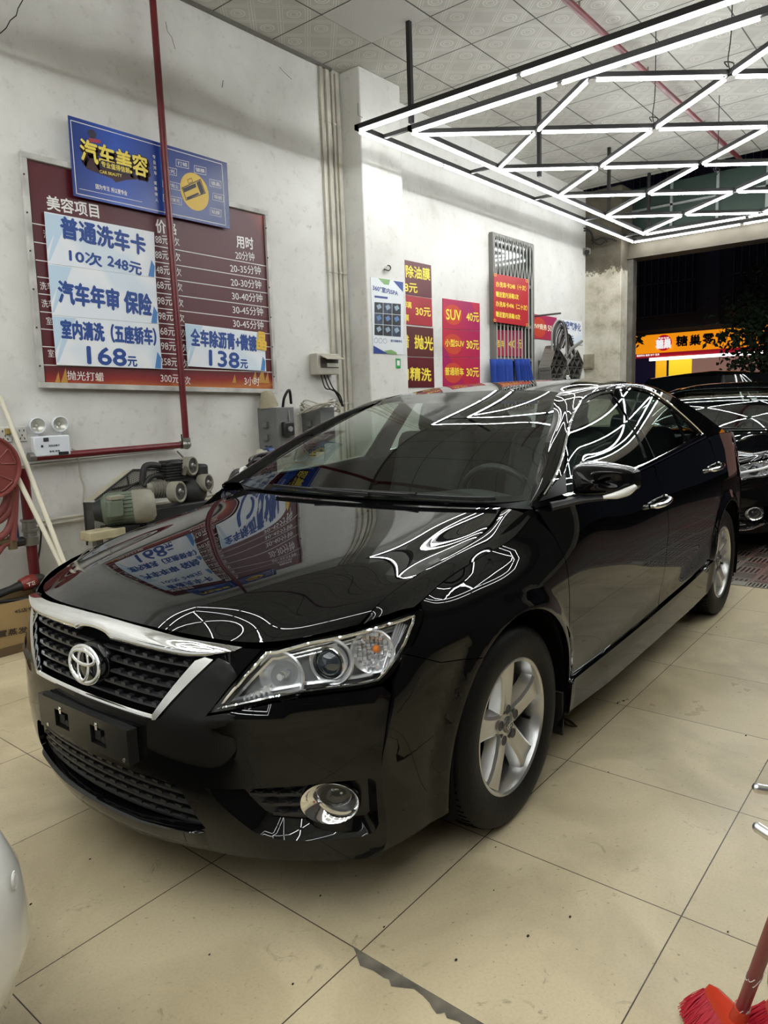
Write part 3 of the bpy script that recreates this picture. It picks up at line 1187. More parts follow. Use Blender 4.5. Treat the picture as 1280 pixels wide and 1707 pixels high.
    # ---------------- bonnet
    cols = np.array([
        [(.066, 0, .810), (.130, 0, .850), (.30, 0, .892), (.56, 0, .926), (.95, 0, .970), (1.272, 0, 1.012)],
        [(.076, -.25, .806), (.142, -.25, .848), (.31, -.25, .890), (.57, -.25, .924), (.95, -.25, .968), (1.268, -.27, 1.012)],
        [(.115, -.41, .796), (.180, -.415, .838), (.335, -.425, .882), (.58, -.45, .918), (.95, -.50, .961), (1.260, -.53, 1.012)],
        [(.155, -.52, .790), (.225, -.53, .822), (.375, -.55, .864), (.61, -.585, .904), (.96, -.63, .951), (1.257, -.63, 1.012)],
        [(.255, -.655, .800), (.315, -.66, .826), (.44, -.675, .861), (.65, -.695, .898), (.99, -.71, .949), (1.254, -.67, 1.011)],
        [(.380, -.728, .812), (.43, -.733, .838), (.53, -.738, .873), (.72, -.7395, .907), (1.03, -.735, .956), (1.250, -.687, 1.010)]])
    sheet('bonnet', cols.transpose(1, 0, 2), [0, .1, .26, .47, .77, 1], [0, .33, .56, .72, .90, 1.0], 60, 81, PAINT, root, sym=True, lam=2e-5, flange=.02)
    # gloss panel between lamp and grille bar is the bumper itself; dark gap under the bonnet lip
    MB().grid([[(x + .02, y, z - .03), (x + .25, y, z - .06)] for x, y, z in [(.38, -.728, .812), (.255, -.655, .80), (.155, -.52, .79), (.115, -.41, .796), (.076, -.25, .806), (.066, 0, .81), (.076, .25, .806), (.115, .41, .796), (.155, .52, .79), (.255, .655, .80), (.38, .728, .812)]]).build('bonnet_underside', DARK, root)
    # cowl and wipers
    ws = np.array([
        [(1.215, 0, 1.013), (1.228, -.40, 1.016), (1.262, -.68, 1.024), (1.295, -.775, 1.034)],
        [(1.655, 0, 1.262), (1.66, -.34, 1.258), (1.68, -.575, 1.248), (1.70, -.655, 1.238)],
        [(2.160, 0, 1.437), (2.155, -.27, 1.434), (2.14, -.455, 1.422), (2.128, -.515, 1.414)]])
    rear_edge = [(1.275, 0, 1.006), (1.27, -.27, 1.006), (1.262, -.53, 1.007), (1.253, -.69, 1.005)]
    net = [[np.array(rear_edge[j]) * (1 - k) + ws[0, j] * k + (0, 0, -.012 * math.sin(math.pi * k)) for j in range(4)] for k in (0, .5, 1)]
    net = [[np.array(rear_edge[j]) - (.0, 0, .0) for j in range(4)], [(np.array(rear_edge[j]) + ws[0, j]) / 2 + (0, 0, -.002) for j in range(4)], [ws[0, j] for j in range(4)]]
    sheet('cowl_panel', net, [0, .5, 1], [0, .45, .8, 1], 6, 40, PLASTIC, root, sym=True)
    glass, wsf = sheet('windscreen', ws, [0, .5, 1], [0, .5, .86, 1.0], 24, 61, WSGLASS, root, sym=True, ref=(-1, 0, 1))
    # black ceramic band round the glass
    mb = MB()
    for (a0_, a1_, b0_, b1_) in ((0, .045, -1, 1), (.975, 1, -1, 1)):
        A_, B_ = np.meshgrid(np.linspace(a0_, a1_, 4), np.linspace(b0_, b1_, 61), indexing='ij')
        mb.grid((wsf(A_.ravel(), B_.ravel()) + (.002, 0, -.003)).reshape(4, 61, 3))
    for sg in (-1, 1):
        A_, B_ = np.meshgrid(np.linspace(0, 1, 20), sg * np.linspace(.955, 1, 4), indexing='ij')
        mb.grid((wsf(A_.ravel(), B_.ravel()) + (.002, 0, -.003)).reshape(20, 4, 3))
    mb.build('windscreen_band', mat('ceramic_black', (.004, .004, .004), rough=.5), root)

    def wiper(y0_, y1_, pv):
        mb = MB()
        yy = np.linspace(y0_, y1_, 12)
        pts = []
        for i, y in enumerate(yy):
            b = np.interp(-abs(y), [-.775, -.68, -.40, 0], [-1, -.86, -.5, 0])
            p = wsf(np.array([.012 + .012 * (i / 11)]), np.array([b if y < 0 else -b]))[0]
            pts.append(p + (-.010, 0, .007))
        mb.tube(pts, .0055, 6)
        mb.tube([p + np.array((-.005, 0, .007)) for p in pts], .004, 6)
        w_ = mb.build('wiper_blade', PLASTIC, root)
        mid = pts[6] + np.array((-.008, 0, .011))
        MB().tube([pv, (pv[0] + .01, pv[1] * .7 + mid[1] * .3, pv[2] + .02), mid], [.010, .008, .006], 8, smooth=5).ball(pv, .016, 12, (1, 1, .7)).build('wiper_arm', PLASTIC, w_)
    wiper(.66, .06, (1.245, .10, 1.010))
    wiper(.10, -.48, (1.25, -.46, 1.012))
    # ---------------- roof, pillars, backlight, boot lid
    rf = np.array([
        [(2.160, 0, 1.437), (2.155, -.27, 1.434), (2.14, -.455, 1.422), (2.128, -.515, 1.414)],
        [(2.45, 0, 1.478), (2.45, -.28, 1.474), (2.45, -.47, 1.458), (2.45, -.555, 1.441)],
        [(2.80, 0, 1.493), (2.80, -.29, 1.489), (2.80, -.485, 1.471), (2.80, -.578, 1.450)],
        [(3.15, 0, 1.486), (3.15, -.29, 1.482), (3.14, -.48, 1.462), (3.13, -.572, 1.438)],
        [(3.50, 0, 1.452), (3.49, -.27, 1.448), (3.46, -.46, 1.424), (3.44, -.545, 1.395)]])
    sheet('roof', rf, [0, .3, .64, .98, 1.32], [0, .5, .84, 1.0], 44, 51, PAINT, root, sym=True)
    bk = np.array([
        [(3.50, 0, 1.452), (3.49, -.27, 1.448), (3.46, -.46, 1.424), (3.44, -.545, 1.395)],
        [(3.83, 0, 1.325), (3.82, -.29, 1.320), (3.77, -.50, 1.298), (3.73, -.585, 1.268)],
        [(4.15, 0, 1.160), (4.13, -.30, 1.157), (4.05, -.53, 1.145), (3.99, -.62, 1.135)]])
    sheet('rear_screen', bk, [0, .5, 1], [0, .5, .84, 1], 16, 41, SIDEGLASS, root, sym=True)
    c1 = [wsf(np.array([t]), np.array([-1.0 if False else 1.0]))[0] for t in (0, .25, .5, .75, 1)]
    c1 = [np.array((p[0], -abs(p[1]), p[2])) for p in c1] + [np.array(p) for p in ((2.45, -.555, 1.441), (2.80, -.578, 1.450), (3.13, -.572, 1.438), (3.44, -.545, 1.395), (3.73, -.585, 1.268), (3.99, -.62, 1.135))]
    Tx = [1.20, 1.40, 1.62, 1.85, 2.10, 2.45, 2.80, 3.08, 3.33, 3.62, 3.95]
    Tz = [1.025, 1.105, 1.212, 1.312, 1.378, 1.424, 1.432, 1.412, 1.358, 1.255, 1.138]
    rail_z = curve1(Tx, Tz, 1e-6)
    c2 = [np.array((x, -float(G(x, z)[0]), z)) for x, z in zip(Tx, Tz)]
    net = []
    for i, (p, q) in enumerate(zip(c1, c2)):
        d = q - p
        out = np.array([-.25 if i < 5 else 0, -.6, .75])
        net.append([p, p * .67 + q * .33 + out * .010, p * .33 + q * .67 + out * .011, q])
    for sd in (1, -1):
        sheet('roof_pillar', net, np.linspace(0, 1, 11), [0, .33, .67, 1], 70, 10, PAINT, root, both=False, side=sd, lam=1e-6, ref=(0, -1, 1))
    sh = [(x, -float(S(x, belt_z(x))[0]), float(belt_z(x)[0])) for x in (3.95, 4.2, 4.45, 4.64)]
    deck = [[(4.15, 0, 1.155), (4.13, -.30, 1.152), (4.03, -.60, 1.138), sh[0]],
            [(4.35, 0, 1.150), (4.33, -.32, 1.147), (4.28, -.62, 1.138), sh[1]],
            [(4.55, 0, 1.150), (4.53, -.33, 1.147), (4.48, -.60, 1.128), sh[2]],
            [(4.74, 0, 1.150), (4.72, -.34, 1.145), (4.68, -.58, 1.115), sh[3]]]
    sheet('boot_lid', deck, [0, .33, .66, 1], [0, .4, .8, 1], 14, 41, PAINT, root, sym=True)
    tail = [[(4.74, 0, 1.150), (4.72, -.34, 1.145), (4.68, -.58, 1.115), sh[3]],
            [(4.80, 0, .95), (4.78, -.40, .95), (4.73, -.62, .95), (4.655, -.745, .95)],
            [(4.83, 0, .62), (4.81, -.45, .62), (4.76, -.66, .62), (4.66, -.765, .65)],
            [(4.80, 0, .25), (4.78, -.45, .25), (4.73, -.64, .25), (4.65, -.715, .25)]]
    sheet('rear_bumper', tail, [0, .33, .7, 1], [0, .5, .8, 1], 20, 41, PAINT, root, sym=True, ref=(1, 0, 0))
    for sd in (1, -1):
        mb = MB()
        mb.tube([(4.585, -sd * .735, .985), (4.665, -sd * .66, .985), (4.735, -sd * .53, .975), (4.755, -sd * .42, .97)], [.03, .045, .045, .03], 12, smooth=5)
        mb.build('tail_lamp', mat('tail_red', (.25, .01, .01), rough=.1), root)

    # ---------------- side windows, frames, chrome
    g1 = [(1.43, 1.047), (1.502, 1.145 - .035), (1.718, 1.235), (1.936, 1.320), (2.125, 1.371), (2.33, 1.401), (2.47, 1.408), (2.43, 1.28), (2.395, 1.15), (2.36, 1.08), (1.9, 1.055)]
    g2 = [(2.575, 1.412), (2.79, 1.420), (2.95, 1.398), (3.05, 1.355), (3.115, 1.315), (3.06, 1.20), (3.02, 1.130), (2.7, 1.108), (2.455, 1.092), (2.49, 1.22)]
    g3 = [(3.135, 1.305), (3.20, 1.262), (3.33, 1.155), (3.045, 1.132), (3.085, 1.20)]
    top1 = [(x, float(rail_z(x)[0]) - .002) for x in np.linspace(2.50, 1.22, 22)]
    fr1 = [(1.23, float(belt_z(1.23)[0])), (1.6, float(belt_z(1.6)[0])), (2.0, float(belt_z(2.0)[0])), (2.385, float(belt_z(2.385)[0])), (2.415, 1.15), (2.46, 1.28)] + top1
    top2 = [(x, float(rail_z(x)[0]) - .002) for x in np.linspace(3.58, 2.50, 22)]
    fr2 = [(2.385, float(belt_z(2.385)[0])), (2.8, float(belt_z(2.8)[0])), (3.2, float(belt_z(3.2)[0])), (3.44, float(belt_z(3.44)[0])), (3.55, 1.2)] + top2 + [(2.46, 1.28), (2.415, 1.15)]
    cp = [(3.44, float(belt_z(3.44)[0])), (3.7, float(belt_z(3.7)[0])), (3.93, float(belt_z(3.93)[0]))] + [(x, float(rail_z(x)[0])) for x in np.linspace(3.9, 3.56, 10)] + [(3.55, 1.2)]
    for sd in (1, -1):
        d1, d2 = shut[0 if sd == 1 else 1]
        kw = dict(both=False, side=sd, sp=.03)
        panel('window_frame', fr1, PG, GLOSS, d1, holes=[g1], **kw)
        panel('window_frame', fr2, PG, GLOSS, d2, holes=[g2, g3], **kw)
        panel('window_glass', g1, PG, SIDEGLASS, d1, off=-.006, flange=0, **kw)
        panel('window_glass', g2, PG, SIDEGLASS, d2, off=-.006, flange=0, **kw)
        panel('quarter_glass', g3, PG, SIDEGLASS, d2, off=-.006, flange=0, **kw)
        panel('rear_pillar', cp, PG, PAINT, root, **kw)
        m3 = np.array([1, sd, 1.0])
        mb = MB()
        xs = np.linspace(1.40, 3.40, 60)
        strip_box(mb, PG, [(x, float(belt_z(x)[0]) + .012) for x in xs], .011, .012)
        if sd == -1:
            mb.V = [(x, -y, z) for x, y, z in mb.V]
            mb.F = [f[::-1] for f in mb.F]
        fix_normals(mb.build('chrome_belt_trim', CHROME, root, angle=60))
        mb = MB()
        tp = [(1.30, 1.052), (1.40, 1.098), (1.50, 1.146), (1.71, 1.247), (1.93, 1.333), (2.12, 1.386), (2.33, 1.416), (2.55, 1.427), (2.79, 1.434), (2.97, 1.411), (3.08, 1.363), (3.22, 1.268), (3.39, 1.150)]
        pts = smooth_path([(p[0], p[1], 0) for p in tp], 5)
        q3 = PG(pts[:, 0], pts[:, 1]) * m3 - (0, sd * .003, 0)
        mb.tube(q3, .0055, 6)
        mb.build('chrome_window_trim', CHROME, root)
        # mirror sail
        panel('mirror_sail', [(1.255, 1.035), (1.44, 1.045), (1.50, 1.112), (1.40, 1.085)], PG, PLASTIC, d1, off=.004, **kw)
        # ---- door mirror
        sh = np.array([.13, .07, 0]) if sd == -1 else np.zeros(3)          # the passenger's mirror is swung back
        C_ = np.array([1.385, -.995, 1.098]) + sh
        V, Fc = [], []
        nu, nv = 40, 18
        for i in range(nu):
            t = 2 * math.pi * i / nu
            cy_, cz_ = math.cos(t), math.sin(t)
            ex = 2 / 5.5
            yy = math.copysign(abs(cy_) ** ex, cy_) * .108            # + is the door side
            f_ = .5 - .5 * yy / .108                                      # 0 at the door, 1 at the tip
            zt, zb = .068 - .030 * f_ ** 2, -.062 + .024 * f_ ** 1.5
            zz = math.copysign(abs(cz_) ** ex, cz_)
            zz = zz * zt if zz > 0 else -zz * zb
            for j in range(nv + 1):
                f = j / nv * math.pi / 2
                k = j / nv
                V.append(C_ + (.075 + .045 * f_ - (.125 - .035 * f_) * math.sqrt(max(0, 1 - k ** 5)) * (1 - .10 * k * k), yy * k, zz * k))
        for i in range(nu):
            for j in range(nv):
                i2 = (i + 1) % nu
                Fc.append((i * (nv + 1) + j, i2 * (nv + 1) + j, i2 * (nv + 1) + j + 1, i * (nv + 1) + j + 1))
        Fc.append(tuple(i * (nv + 1) + nv for i in range(nu)))
        mro = fix_normals(link_mesh('door_mirror', np.array(V) * m3, Fc, PAINT, root, angle=60))
        MB().tube([np.array(p) * m3 for p in ((1.30, -.855, 1.014), (1.325, -.89, 1.022), np.array((1.36, -.95, 1.036)) + sh * .6, np.array((1.40, -1.02, 1.042)) + sh)], [.030, .026, .022, .016], 10, smooth=5, flat=.55).build('mirror_arm', PLASTIC, mro)
        MB().tube([(np.array(p) + sh) * m3 for p in ((1.352, -1.025, 1.049), (1.372, -1.065, 1.056), (1.400, -1.092, 1.067), (1.440, -1.103, 1.078))], [.006, .013, .015, .010], 10, smooth=5).build('mirror_indicator', mat('indicator_clear', (.75, .74, .70), rough=.1, spec=.8), mro)
        MB().grid([[(np.array((1.463, -.900, 1.045)) + sh) * m3, (np.array((1.463, -.900, 1.155)) + sh) * m3], [(np.array((1.507, -1.090, 1.065)) + sh) * m3, (np.array((1.507, -1.090, 1.130)) + sh) * m3]]).build('mirror_glass', CHROME, mro)

    # ---------------- wheels
    def wheel(cx, sd):
        c = np.array([cx, 0, .335])

        def at(r, t, d):
            return (cx + r * math.cos(t), -sd * (.7875 + d), .335 + r * math.sin(t))
        ax_ = (0, -sd, 0)
        o_ = (cx, -sd * .7875, .335)
        rim = MB()
        rim.lathe([(.208, .02), (.222, .094), (.2275, .090), (.2275, .097), (.221, .099), (.214, .094), (.209, .080), (.204, .045), (.198, -.03), (.196, -.09), (.224, -.10)], o_, ax_, 64)
        for k in range(5):
            t0 = math.radians(91.5 + 72 * k)
            rows = []
            for rr2, hw, d in ((.030, .034, .066), (.06, .034, .074), (.10, .033, .080), (.15, .036, .084), (.185, .042, .085), (.207, .050, .083)):
                row = []
                for q_, dd in ((-hw - .011, -.045), (-hw, -.007), (-hw + .010, 0), (-.006, -.0035), (.006, -.0035), (hw - .010, 0), (hw, -.007), (hw + .011, -.045)):
                    row.append((rr2 * math.cos(t0) - q_ * math.sin(t0), -sd * (.7875 + d + dd), rr2 * math.sin(t0) + q_ * math.cos(t0)))
                rows.append([(cx + p[0], p[1], .335 + p[2]) for p in row])
            rim.grid(np.array(rows))
        rim.lathe([(.001, .072), (.036, .072), (.052, .066), (.060, .045)], o_, ax_, 40)
        w_ = fix_normals(rim.build('wheel', ALLOY, root, angle=32))
        half = [(.216, .078), (.224, .097), (.240, .104), (.268, .109), (.292, .108), (.312, .102), (.325, .091), (.3315, .078), (.334, .062), (.3345, .046), (.3265, .0445), (.3265, .0375), (.335, .036), (.3355, .006), (.3275, .005)]
        prof = half + [(r, -d) for r, d in half[::-1]]
        MB().lathe(prof, o_, ax_, 72).build('tire', RUBBER, w_, angle=40)
        tb = MB()
        for i in range(72):
            t = 2 * math.pi * i / 72
            for d0, d1, r_ in ((.049, .075, .3335), (.010, .034, .3358)):
                a_ = np.array(at(r_, t, d0))
                b_ = np.array(at(r_ - (.003 if d1 > .07 else 0), t + .02, d1))
                tb.bar(a_, b_, .005, .006, up=(math.cos(t), 0, math.sin(t)))
        tb.build('tread_sipes', mat('groove_black', (.002, .002, .002), rough=.95, spec=0), w_, smooth=False)
        cap = MB().lathe([(.001, .083), (.020, .082), (.0265, .078), (.0285, .07)], o_, ax_, 32).build('hub_cap', mat('cap_grey', (.22, .22, .22), rough=.3, metal=.8), w_)
        eb = MB()
        for rx, rz, oz in ((.019, .013, 0), (.007, .012, 0), (.014, .005, .006)):
            eb.tube([(cx + rx * math.cos(t), -sd * (.7875 + .0835), .335 + oz + rz * math.sin(t)) for t in np.linspace(0, 2 * math.pi, 24, endpoint=False)], .0016, 6, closed=True)
        eb.build('cap_emblem', CHROME, w_)
        for k in range(5):
            MB().lathe([(.0001, -.001), (.013, -.001), (.0155, .0015), (.017, 0)], at(.053, math.radians(91.5 + 72 * k), .0775), ax_, 18).build('lug_hole', mat('lug_grey', (.05, .05, .05), rough=.5), w_)
        MB().lathe([(.0001, .012), (.150, .012), (.172, -.02)], o_, ax_, 36).build('wheel_shade', mat('groove_black'), w_)  # black disc added as the shade deep behind the spokes
        vt = math.radians(91.5 + 36 + 216)
        MB().cyl(at(.197, vt + .02, .03), at(.190, vt + .02, .062), .0055, n=10).build('valve_stem', RUBBER, w_)
        b = MB().lathe([(.06, -.01), (.145, -.01), (.147, -.016), (.145, -.034), (.06, -.034)], o_, ax_, 40)
        b.lathe([(.0001, .04), (.05, .04), (.075, .01), (.08, -.03)], o_, ax_, 24)
        b.build('brake_disc', STEEL, w_)
        MB().box(at(.14, math.radians(20), -.005), (.07, .07, .13)).build('brake_caliper', mat('caliper_grey', (.06, .06, .06), rough=.6), w_, bevel=.01)
    for cx in (ARCH[0][0], ARCH[1][0]):
        for sd in (1, -1):
            wheel(cx, sd)

    # ---------------- floor pan and cabin
    MB().box((2.4, 0, .24), (4.2, 1.1, .06)).box((.62, 0, .24), (.9, 1.0, .05)).box((.6, 0, .55), (.5, 1.0, .5)).build('floor_pan', DARK, root)
    MB().box((2.35, 0, .36), (2.3, 1.62, .05)).build('cabin_floor', CABIN, root)
    dash = []
    for y in np.linspace(-.80, .80, 33):
        k = abs(y) / .80
        hump = .035 * math.exp(-((y + .37) / .2) ** 2)
        dash.append([(1.24 + .06 * k, y, 1.0), (1.42, y, 1.005 + hump * .4), (1.60, y, .985 + hump), (1.70, y, .96 + hump), (1.74, y, .90 + hump * .5), (1.73, y, .75), (1.60, y, .55)])
    MB().grid(np.array(dash)).build('dashboard', CABIN2, root, angle=60)
    MB().box((1.78, 0, .62), (.5, .24, .5)).build('centre_console', CABIN2, root, bevel=.03)
    sw = np.array([1.83, -.37, .93])
    axw = np.array([.91, 0, .42])
    u_, v_, a_ = basis(axw)
    st_ = MB().tube([sw + .188 * (u_ * math.cos(t) + v_ * math.sin(t)) for t in np.linspace(0, 2 * math.pi, 40, endpoint=False)], .015, 10, closed=True)
    stw = st_.build('steering_wheel', mat('steering_rim', (.025, .025, .026), rough=.35), root)
    MB().lathe([(.0001, .03), (.05, .025), (.075, .0), (.06, -.05), (.03, -.2)], sw - a_ * .03, a_, 24).bar(sw - u_ * .18, sw + u_ * .18, .03, .012, a_).bar(sw, sw - v_ * .18, .03, .012, a_).build('steering_hub', CABIN2, stw)

    def seat(x, y, w_=.50):
        cush = MB().box((x - .02, y, .60), (.54, w_, .17))
        s_ = cush.build('seat', CABIN, root, bevel=.06)
        R_ = np.array(Matrix.Rotation(math.radians(-20), 3, 'Y')) @ np.eye(3)
        R_ = np.array(Matrix.Rotation(math.radians(20), 3, 'Y'))
        MB().box((x + .33, y, .93), (.15, w_, .62), R_).build('seat_back', CABIN, s_, bevel=.06)
        MB().box((x + .46, y, 1.30), (.11, .27, .19), R_).build('headrest', CABIN, s_, bevel=.045)
        MB().cyl((x + .40, y - .06, 1.14), (x + .45, y - .06, 1.26), .007, n=8).cyl((x + .40, y + .06, 1.14), (x + .45, y + .06, 1.26), .007, n=8).build('headrest_post', STEEL, s_)
    seat(2.02, -.37)
    seat(2.02, .37)
    rb = MB().box((2.98, 0, .60), (.52, 1.34, .2)).build('rear_seat', CABIN, root, bevel=.05)
    R_ = np.array(Matrix.Rotation(math.radians(22), 3, 'Y'))
    MB().box((3.30, 0, .90), (.16, 1.34, .62), R_).build('rear_seat_back', CABIN, rb, bevel=.05)
    for y in (-.4, 0, .4):
        MB().box((3.43, y, 1.20), (.10, .25, .15), R_).build('rear_headrest', CABIN, rb, bevel=.04)
    MB().box((3.75, 0, 1.10), (.62, 1.2, .03)).build('parcel_shelf', CABIN, root)
    # headlining and inner pillars
    MB().grid((rf - np.array([0, 0, .03])).tolist() if False else [[(p[0], p[1], p[2] - .035) for p in list(r) + [(q[0], -q[1], q[2]) for q in r[-2::-1]]] for r in rf]).build('headlining', mat('headlining', (.10, .10, .095), rough=.9), root)
    for sd in (1, -1):
        MB().grid([[(2.40 + .06 * k, -sd * (float(G(2.45, z)[0]) - .03), z), (2.56 + .04 * k, -sd * (float(G(2.5, z)[0]) - .03), z)] for k, z in ((0, 1.06), (.5, 1.2), (1, 1.41))]).build('inner_pillar', CABIN2, root)
    MB().tube([(2.23, 0, 1.40), (2.21, 0, 1.375)], .012, 8).box((2.205, 0, 1.35), (.03, .24, .065)).build('rear_view_mirror', CABIN2, root, bevel=.01)
    # shark fin aerial
    fin = [[(3.40 - .10 + .0, 0, 1.468)], ]
    V = [(3.27, 0, 1.478), (3.36, -.022, 1.468), (3.46, -.026, 1.458), (3.46, .026, 1.458), (3.36, .022, 1.468), (3.39, -.006, 1.522), (3.44, -.008, 1.532), (3.44, .008, 1.532), (3.39, .006, 1.522)]
    Fc = [(0, 1, 5), (1, 2, 6, 5), (2, 3, 7, 6), (3, 4, 8, 7), (4, 0, 8), (0, 5, 8), (5, 6, 7, 8)]
    fix_normals(link_mesh('roof_aerial', V, Fc, GLOSS, root, angle=60))
    return root


sedan = thing('sedan', LABEL_MAIN, 'car', tuple(CAR_O), CAR_YAW)
make_car(sedan)


# ================================================================== the room
WALL_Y, CEIL_Z, TILE = 4.70, 4.366, 0.6141
DOOR_X = 11.05


def node_mat(name):
    m = bpy.data.materials.new(name)
    m.use_nodes = True
    nt = m.node_tree
    MATS[name] = m

    class K:
        pass
    k = K()
    k.m, k.nt, k.b = m, nt, nt.nodes['Principled BSDF']
    k.tc = nt.nodes.new('ShaderNodeTexCoord')
    k.sep = nt.nodes.new('ShaderNodeSeparateXYZ')
    nt.links.new(k.tc.outputs['Object'], k.sep.inputs[0])
    k.x, k.y, k.z = k.sep.outputs

    def math_(op, a, b=None, c=None):
        n = nt.nodes.new('ShaderNodeMath')
        n.operation = op
        for i, v in enumerate((a, b, c)):
            if v is None: continue
            if isinstance(v, (int, float)):
                n.inputs[i].default_value = v
            else:
                nt.links.new(v, n.inputs[i])
        return n.outputs[0]
    k.f = math_

    def noise(scale, detail=4, vec=None, rough=.55, dist=0.0):
        n = nt.nodes.new('ShaderNodeTexNoise')
        n.inputs['Scale'].default_value = scale
        n.inputs['Detail'].default_value = detail
        n.inputs['Roughness'].default_value = rough
        n.inputs['Distortion'].default_value = dist
        nt.links.new(vec or k.tc.outputs['Object'], n.inputs['Vector'])
        return n.outputs['Fac']
    k.noise = noise

    def ramp(fac, stops):
        n = nt.nodes.new('ShaderNodeValToRGB')
        el = n.color_ramp.elements
        while len(el) < len(stops): el.new(.5)
        for e, (p, c) in zip(el, stops):
            e.position = p
            e.color = (*lin(c), 1) if not isinstance(c, (int, float)) else (c, c, c, 1)
        nt.links.new(fac, n.inputs[0])
        return n.outputs[0]
    k.ramp = ramp

    def mix(fac, a, b, mode='MIX'):
        n = nt.nodes.new('ShaderNodeMix')
        n.data_type = 'RGBA'
        n.blend_type = mode
        for i, v in ((0, fac), (6, a), (7, b)):
            if isinstance(v, (int, float)): n.inputs[i].default_value = v
            elif isinstance(v, (str, tuple)): n.inputs[i].default_value = (*lin(v), 1)
            else: nt.links.new(v, n.inputs[i])
        return n.outputs[2]
    k.mix = mix
    k.set = lambda i, v: nt.links.new(v, k.b.inputs[i]) if not isinstance(v, (int, float)) else setattr(k.b.inputs[i], 'default_value', v)

    def bump(h, s=.3, d=.01):
        n = nt.nodes.new('ShaderNodeBump')
        n.inputs['Strength'].default_value = s
        n.inputs['Distance'].default_value = d
        nt.links.new(h, n.inputs['Height'])
        nt.links.new(n.outputs[0], k.b.inputs['Normal'])
    k.bump = bump
    return k


def near_line(k, c, origin, pitch, half):
    """1 on the joint lines of a grid."""
    t = k.f('DIVIDE', k.f('SUBTRACT', c, origin), pitch)
    fr = k.f('SUBTRACT', t, k.f('ROUND', t))
    return k.f('LESS_THAN', k.f('ABSOLUTE', fr), half / pitch)


# floor tiles
k = node_mat('floor_tiles')
g = k.f('MAXIMUM', near_line(k, k.x, 1.2315, TILE, .0017), near_line(k, k.y, 1.1380, TILE, .0017))
cell = k.nt.nodes.new('ShaderNodeTexWhiteNoise')
cell.noise_dimensions = '2D'
cv = k.nt.nodes.new('ShaderNodeCombineXYZ')
k.nt.links.new(k.f('FLOOR', k.f('DIVIDE', k.f('SUBTRACT', k.x, 1.2315), TILE)), cv.inputs[0])
k.nt.links.new(k.f('FLOOR', k.f('DIVIDE', k.f('SUBTRACT', k.y, 1.138), TILE)), cv.inputs[1])
k.nt.links.new(cv.outputs[0], cell.inputs['Vector'])
base = k.mix(cell.outputs['Value'], 'C9BA98', 'D3C5A4')
speck = k.ramp(k.noise(120, 3), [(.35, '9C8E74'), (.55, 'FFFFFF')])
base = k.mix(.10, base, speck, 'MULTIPLY')
cloud = k.ramp(k.noise(2.2, 8, dist=.6), [(.42, 'FFFFFF'), (.70, '8F8778')])
base = k.mix(.45, base, cloud, 'MULTIPLY')
scuff = k.ramp(k.noise(9, 10, rough=.75, dist=1.5), [(.60, 'FFFFFF'), (.68, '6A6257')])
base = k.mix(.48, base, scuff, 'MULTIPLY')
dots = k.ramp(k.noise(75, 2, rough=.4), [(.69, 'FFFFFF'), (.77, '4A4238')])
base = k.mix(.45, base, dots, 'MULTIPLY')
k.set('Base Color', k.mix(g, base, '3A3227'))
k.set('Roughness', k.ramp(k.noise(3.0, 6), [(.3, .26), (.7, .46)]))
k.set('Specular IOR Level', .35)
FLOOR_M = k.m

# wall plaster
k = node_mat('dirty_plaster')
st = k.ramp(k.noise(1.3, 9, rough=.62, dist=.4), [(.40, 'DFDED9'), (.62, 'D2D0CA'), (.78, 'B9B5AB')])
fine = k.ramp(k.noise(14, 8, rough=.7), [(.56, 'FFFFFF'), (.72, 'A9A49A')])
c_ = k.mix(.35, st, fine, 'MULTIPLY')
spot = k.ramp(k.noise(24, 3, rough=.5), [(.73, 'FFFFFF'), (.80, '77736A')])
c_ = k.mix(.55, c_, spot, 'MULTIPLY')
low = k.ramp(k.f('ADD', k.f('MULTIPLY', k.z, .9), k.f('MULTIPLY', k.noise(2.5, 6), .8)), [(.45, 'BDB7A9'), (1.2, 'FFFFFF')])
c_ = k.mix(.8, c_, low, 'MULTIPLY')
k.set('Base Color', c_)
k.set('Roughness', .85)
k.bump(k.noise(18, 6), .12, .01)
WALL_M = k.m

k = node_mat('mouldy_plaster')
st = k.ramp(k.noise(2.6, 10, rough=.72), [(.40, 'CBC6B7'), (.54, 'B7B09D'), (.66, '958E7C'), (.80, '6A6457')])
up = k.f('MULTIPLY', k.f('SUBTRACT', k.z, 3.02), 1.6)
up = k.ramp(k.f('ADD', up, k.f('MULTIPLY', k.noise(7, 10, rough=.8), 1.3)), [(.86, 'FFFFFF'), (.93, '8A8373'), (1.3, '5A5448')])
k.set('Base Color', k.mix(.9, st, up, 'MULTIPLY'))
k.set('Roughness', .9)
k.bump(k.noise(22, 8), .3, .01)
MOULD_M = k.m

# ceiling boards with their printed rings and lozenges
k = node_mat('ceiling_boards')
ox, oy = 5.09, 4.12
g = k.f('MAXIMUM', near_line(k, k.x, ox, .6, .006), near_line(k, k.y, oy, .6, .006))


def cellc(c, o, pitch):
    t = k.f('DIVIDE', k.f('SUBTRACT', c, o), pitch)
    return k.f('MULTIPLY', k.f('SUBTRACT', k.f('FRACT', t), .5), pitch)


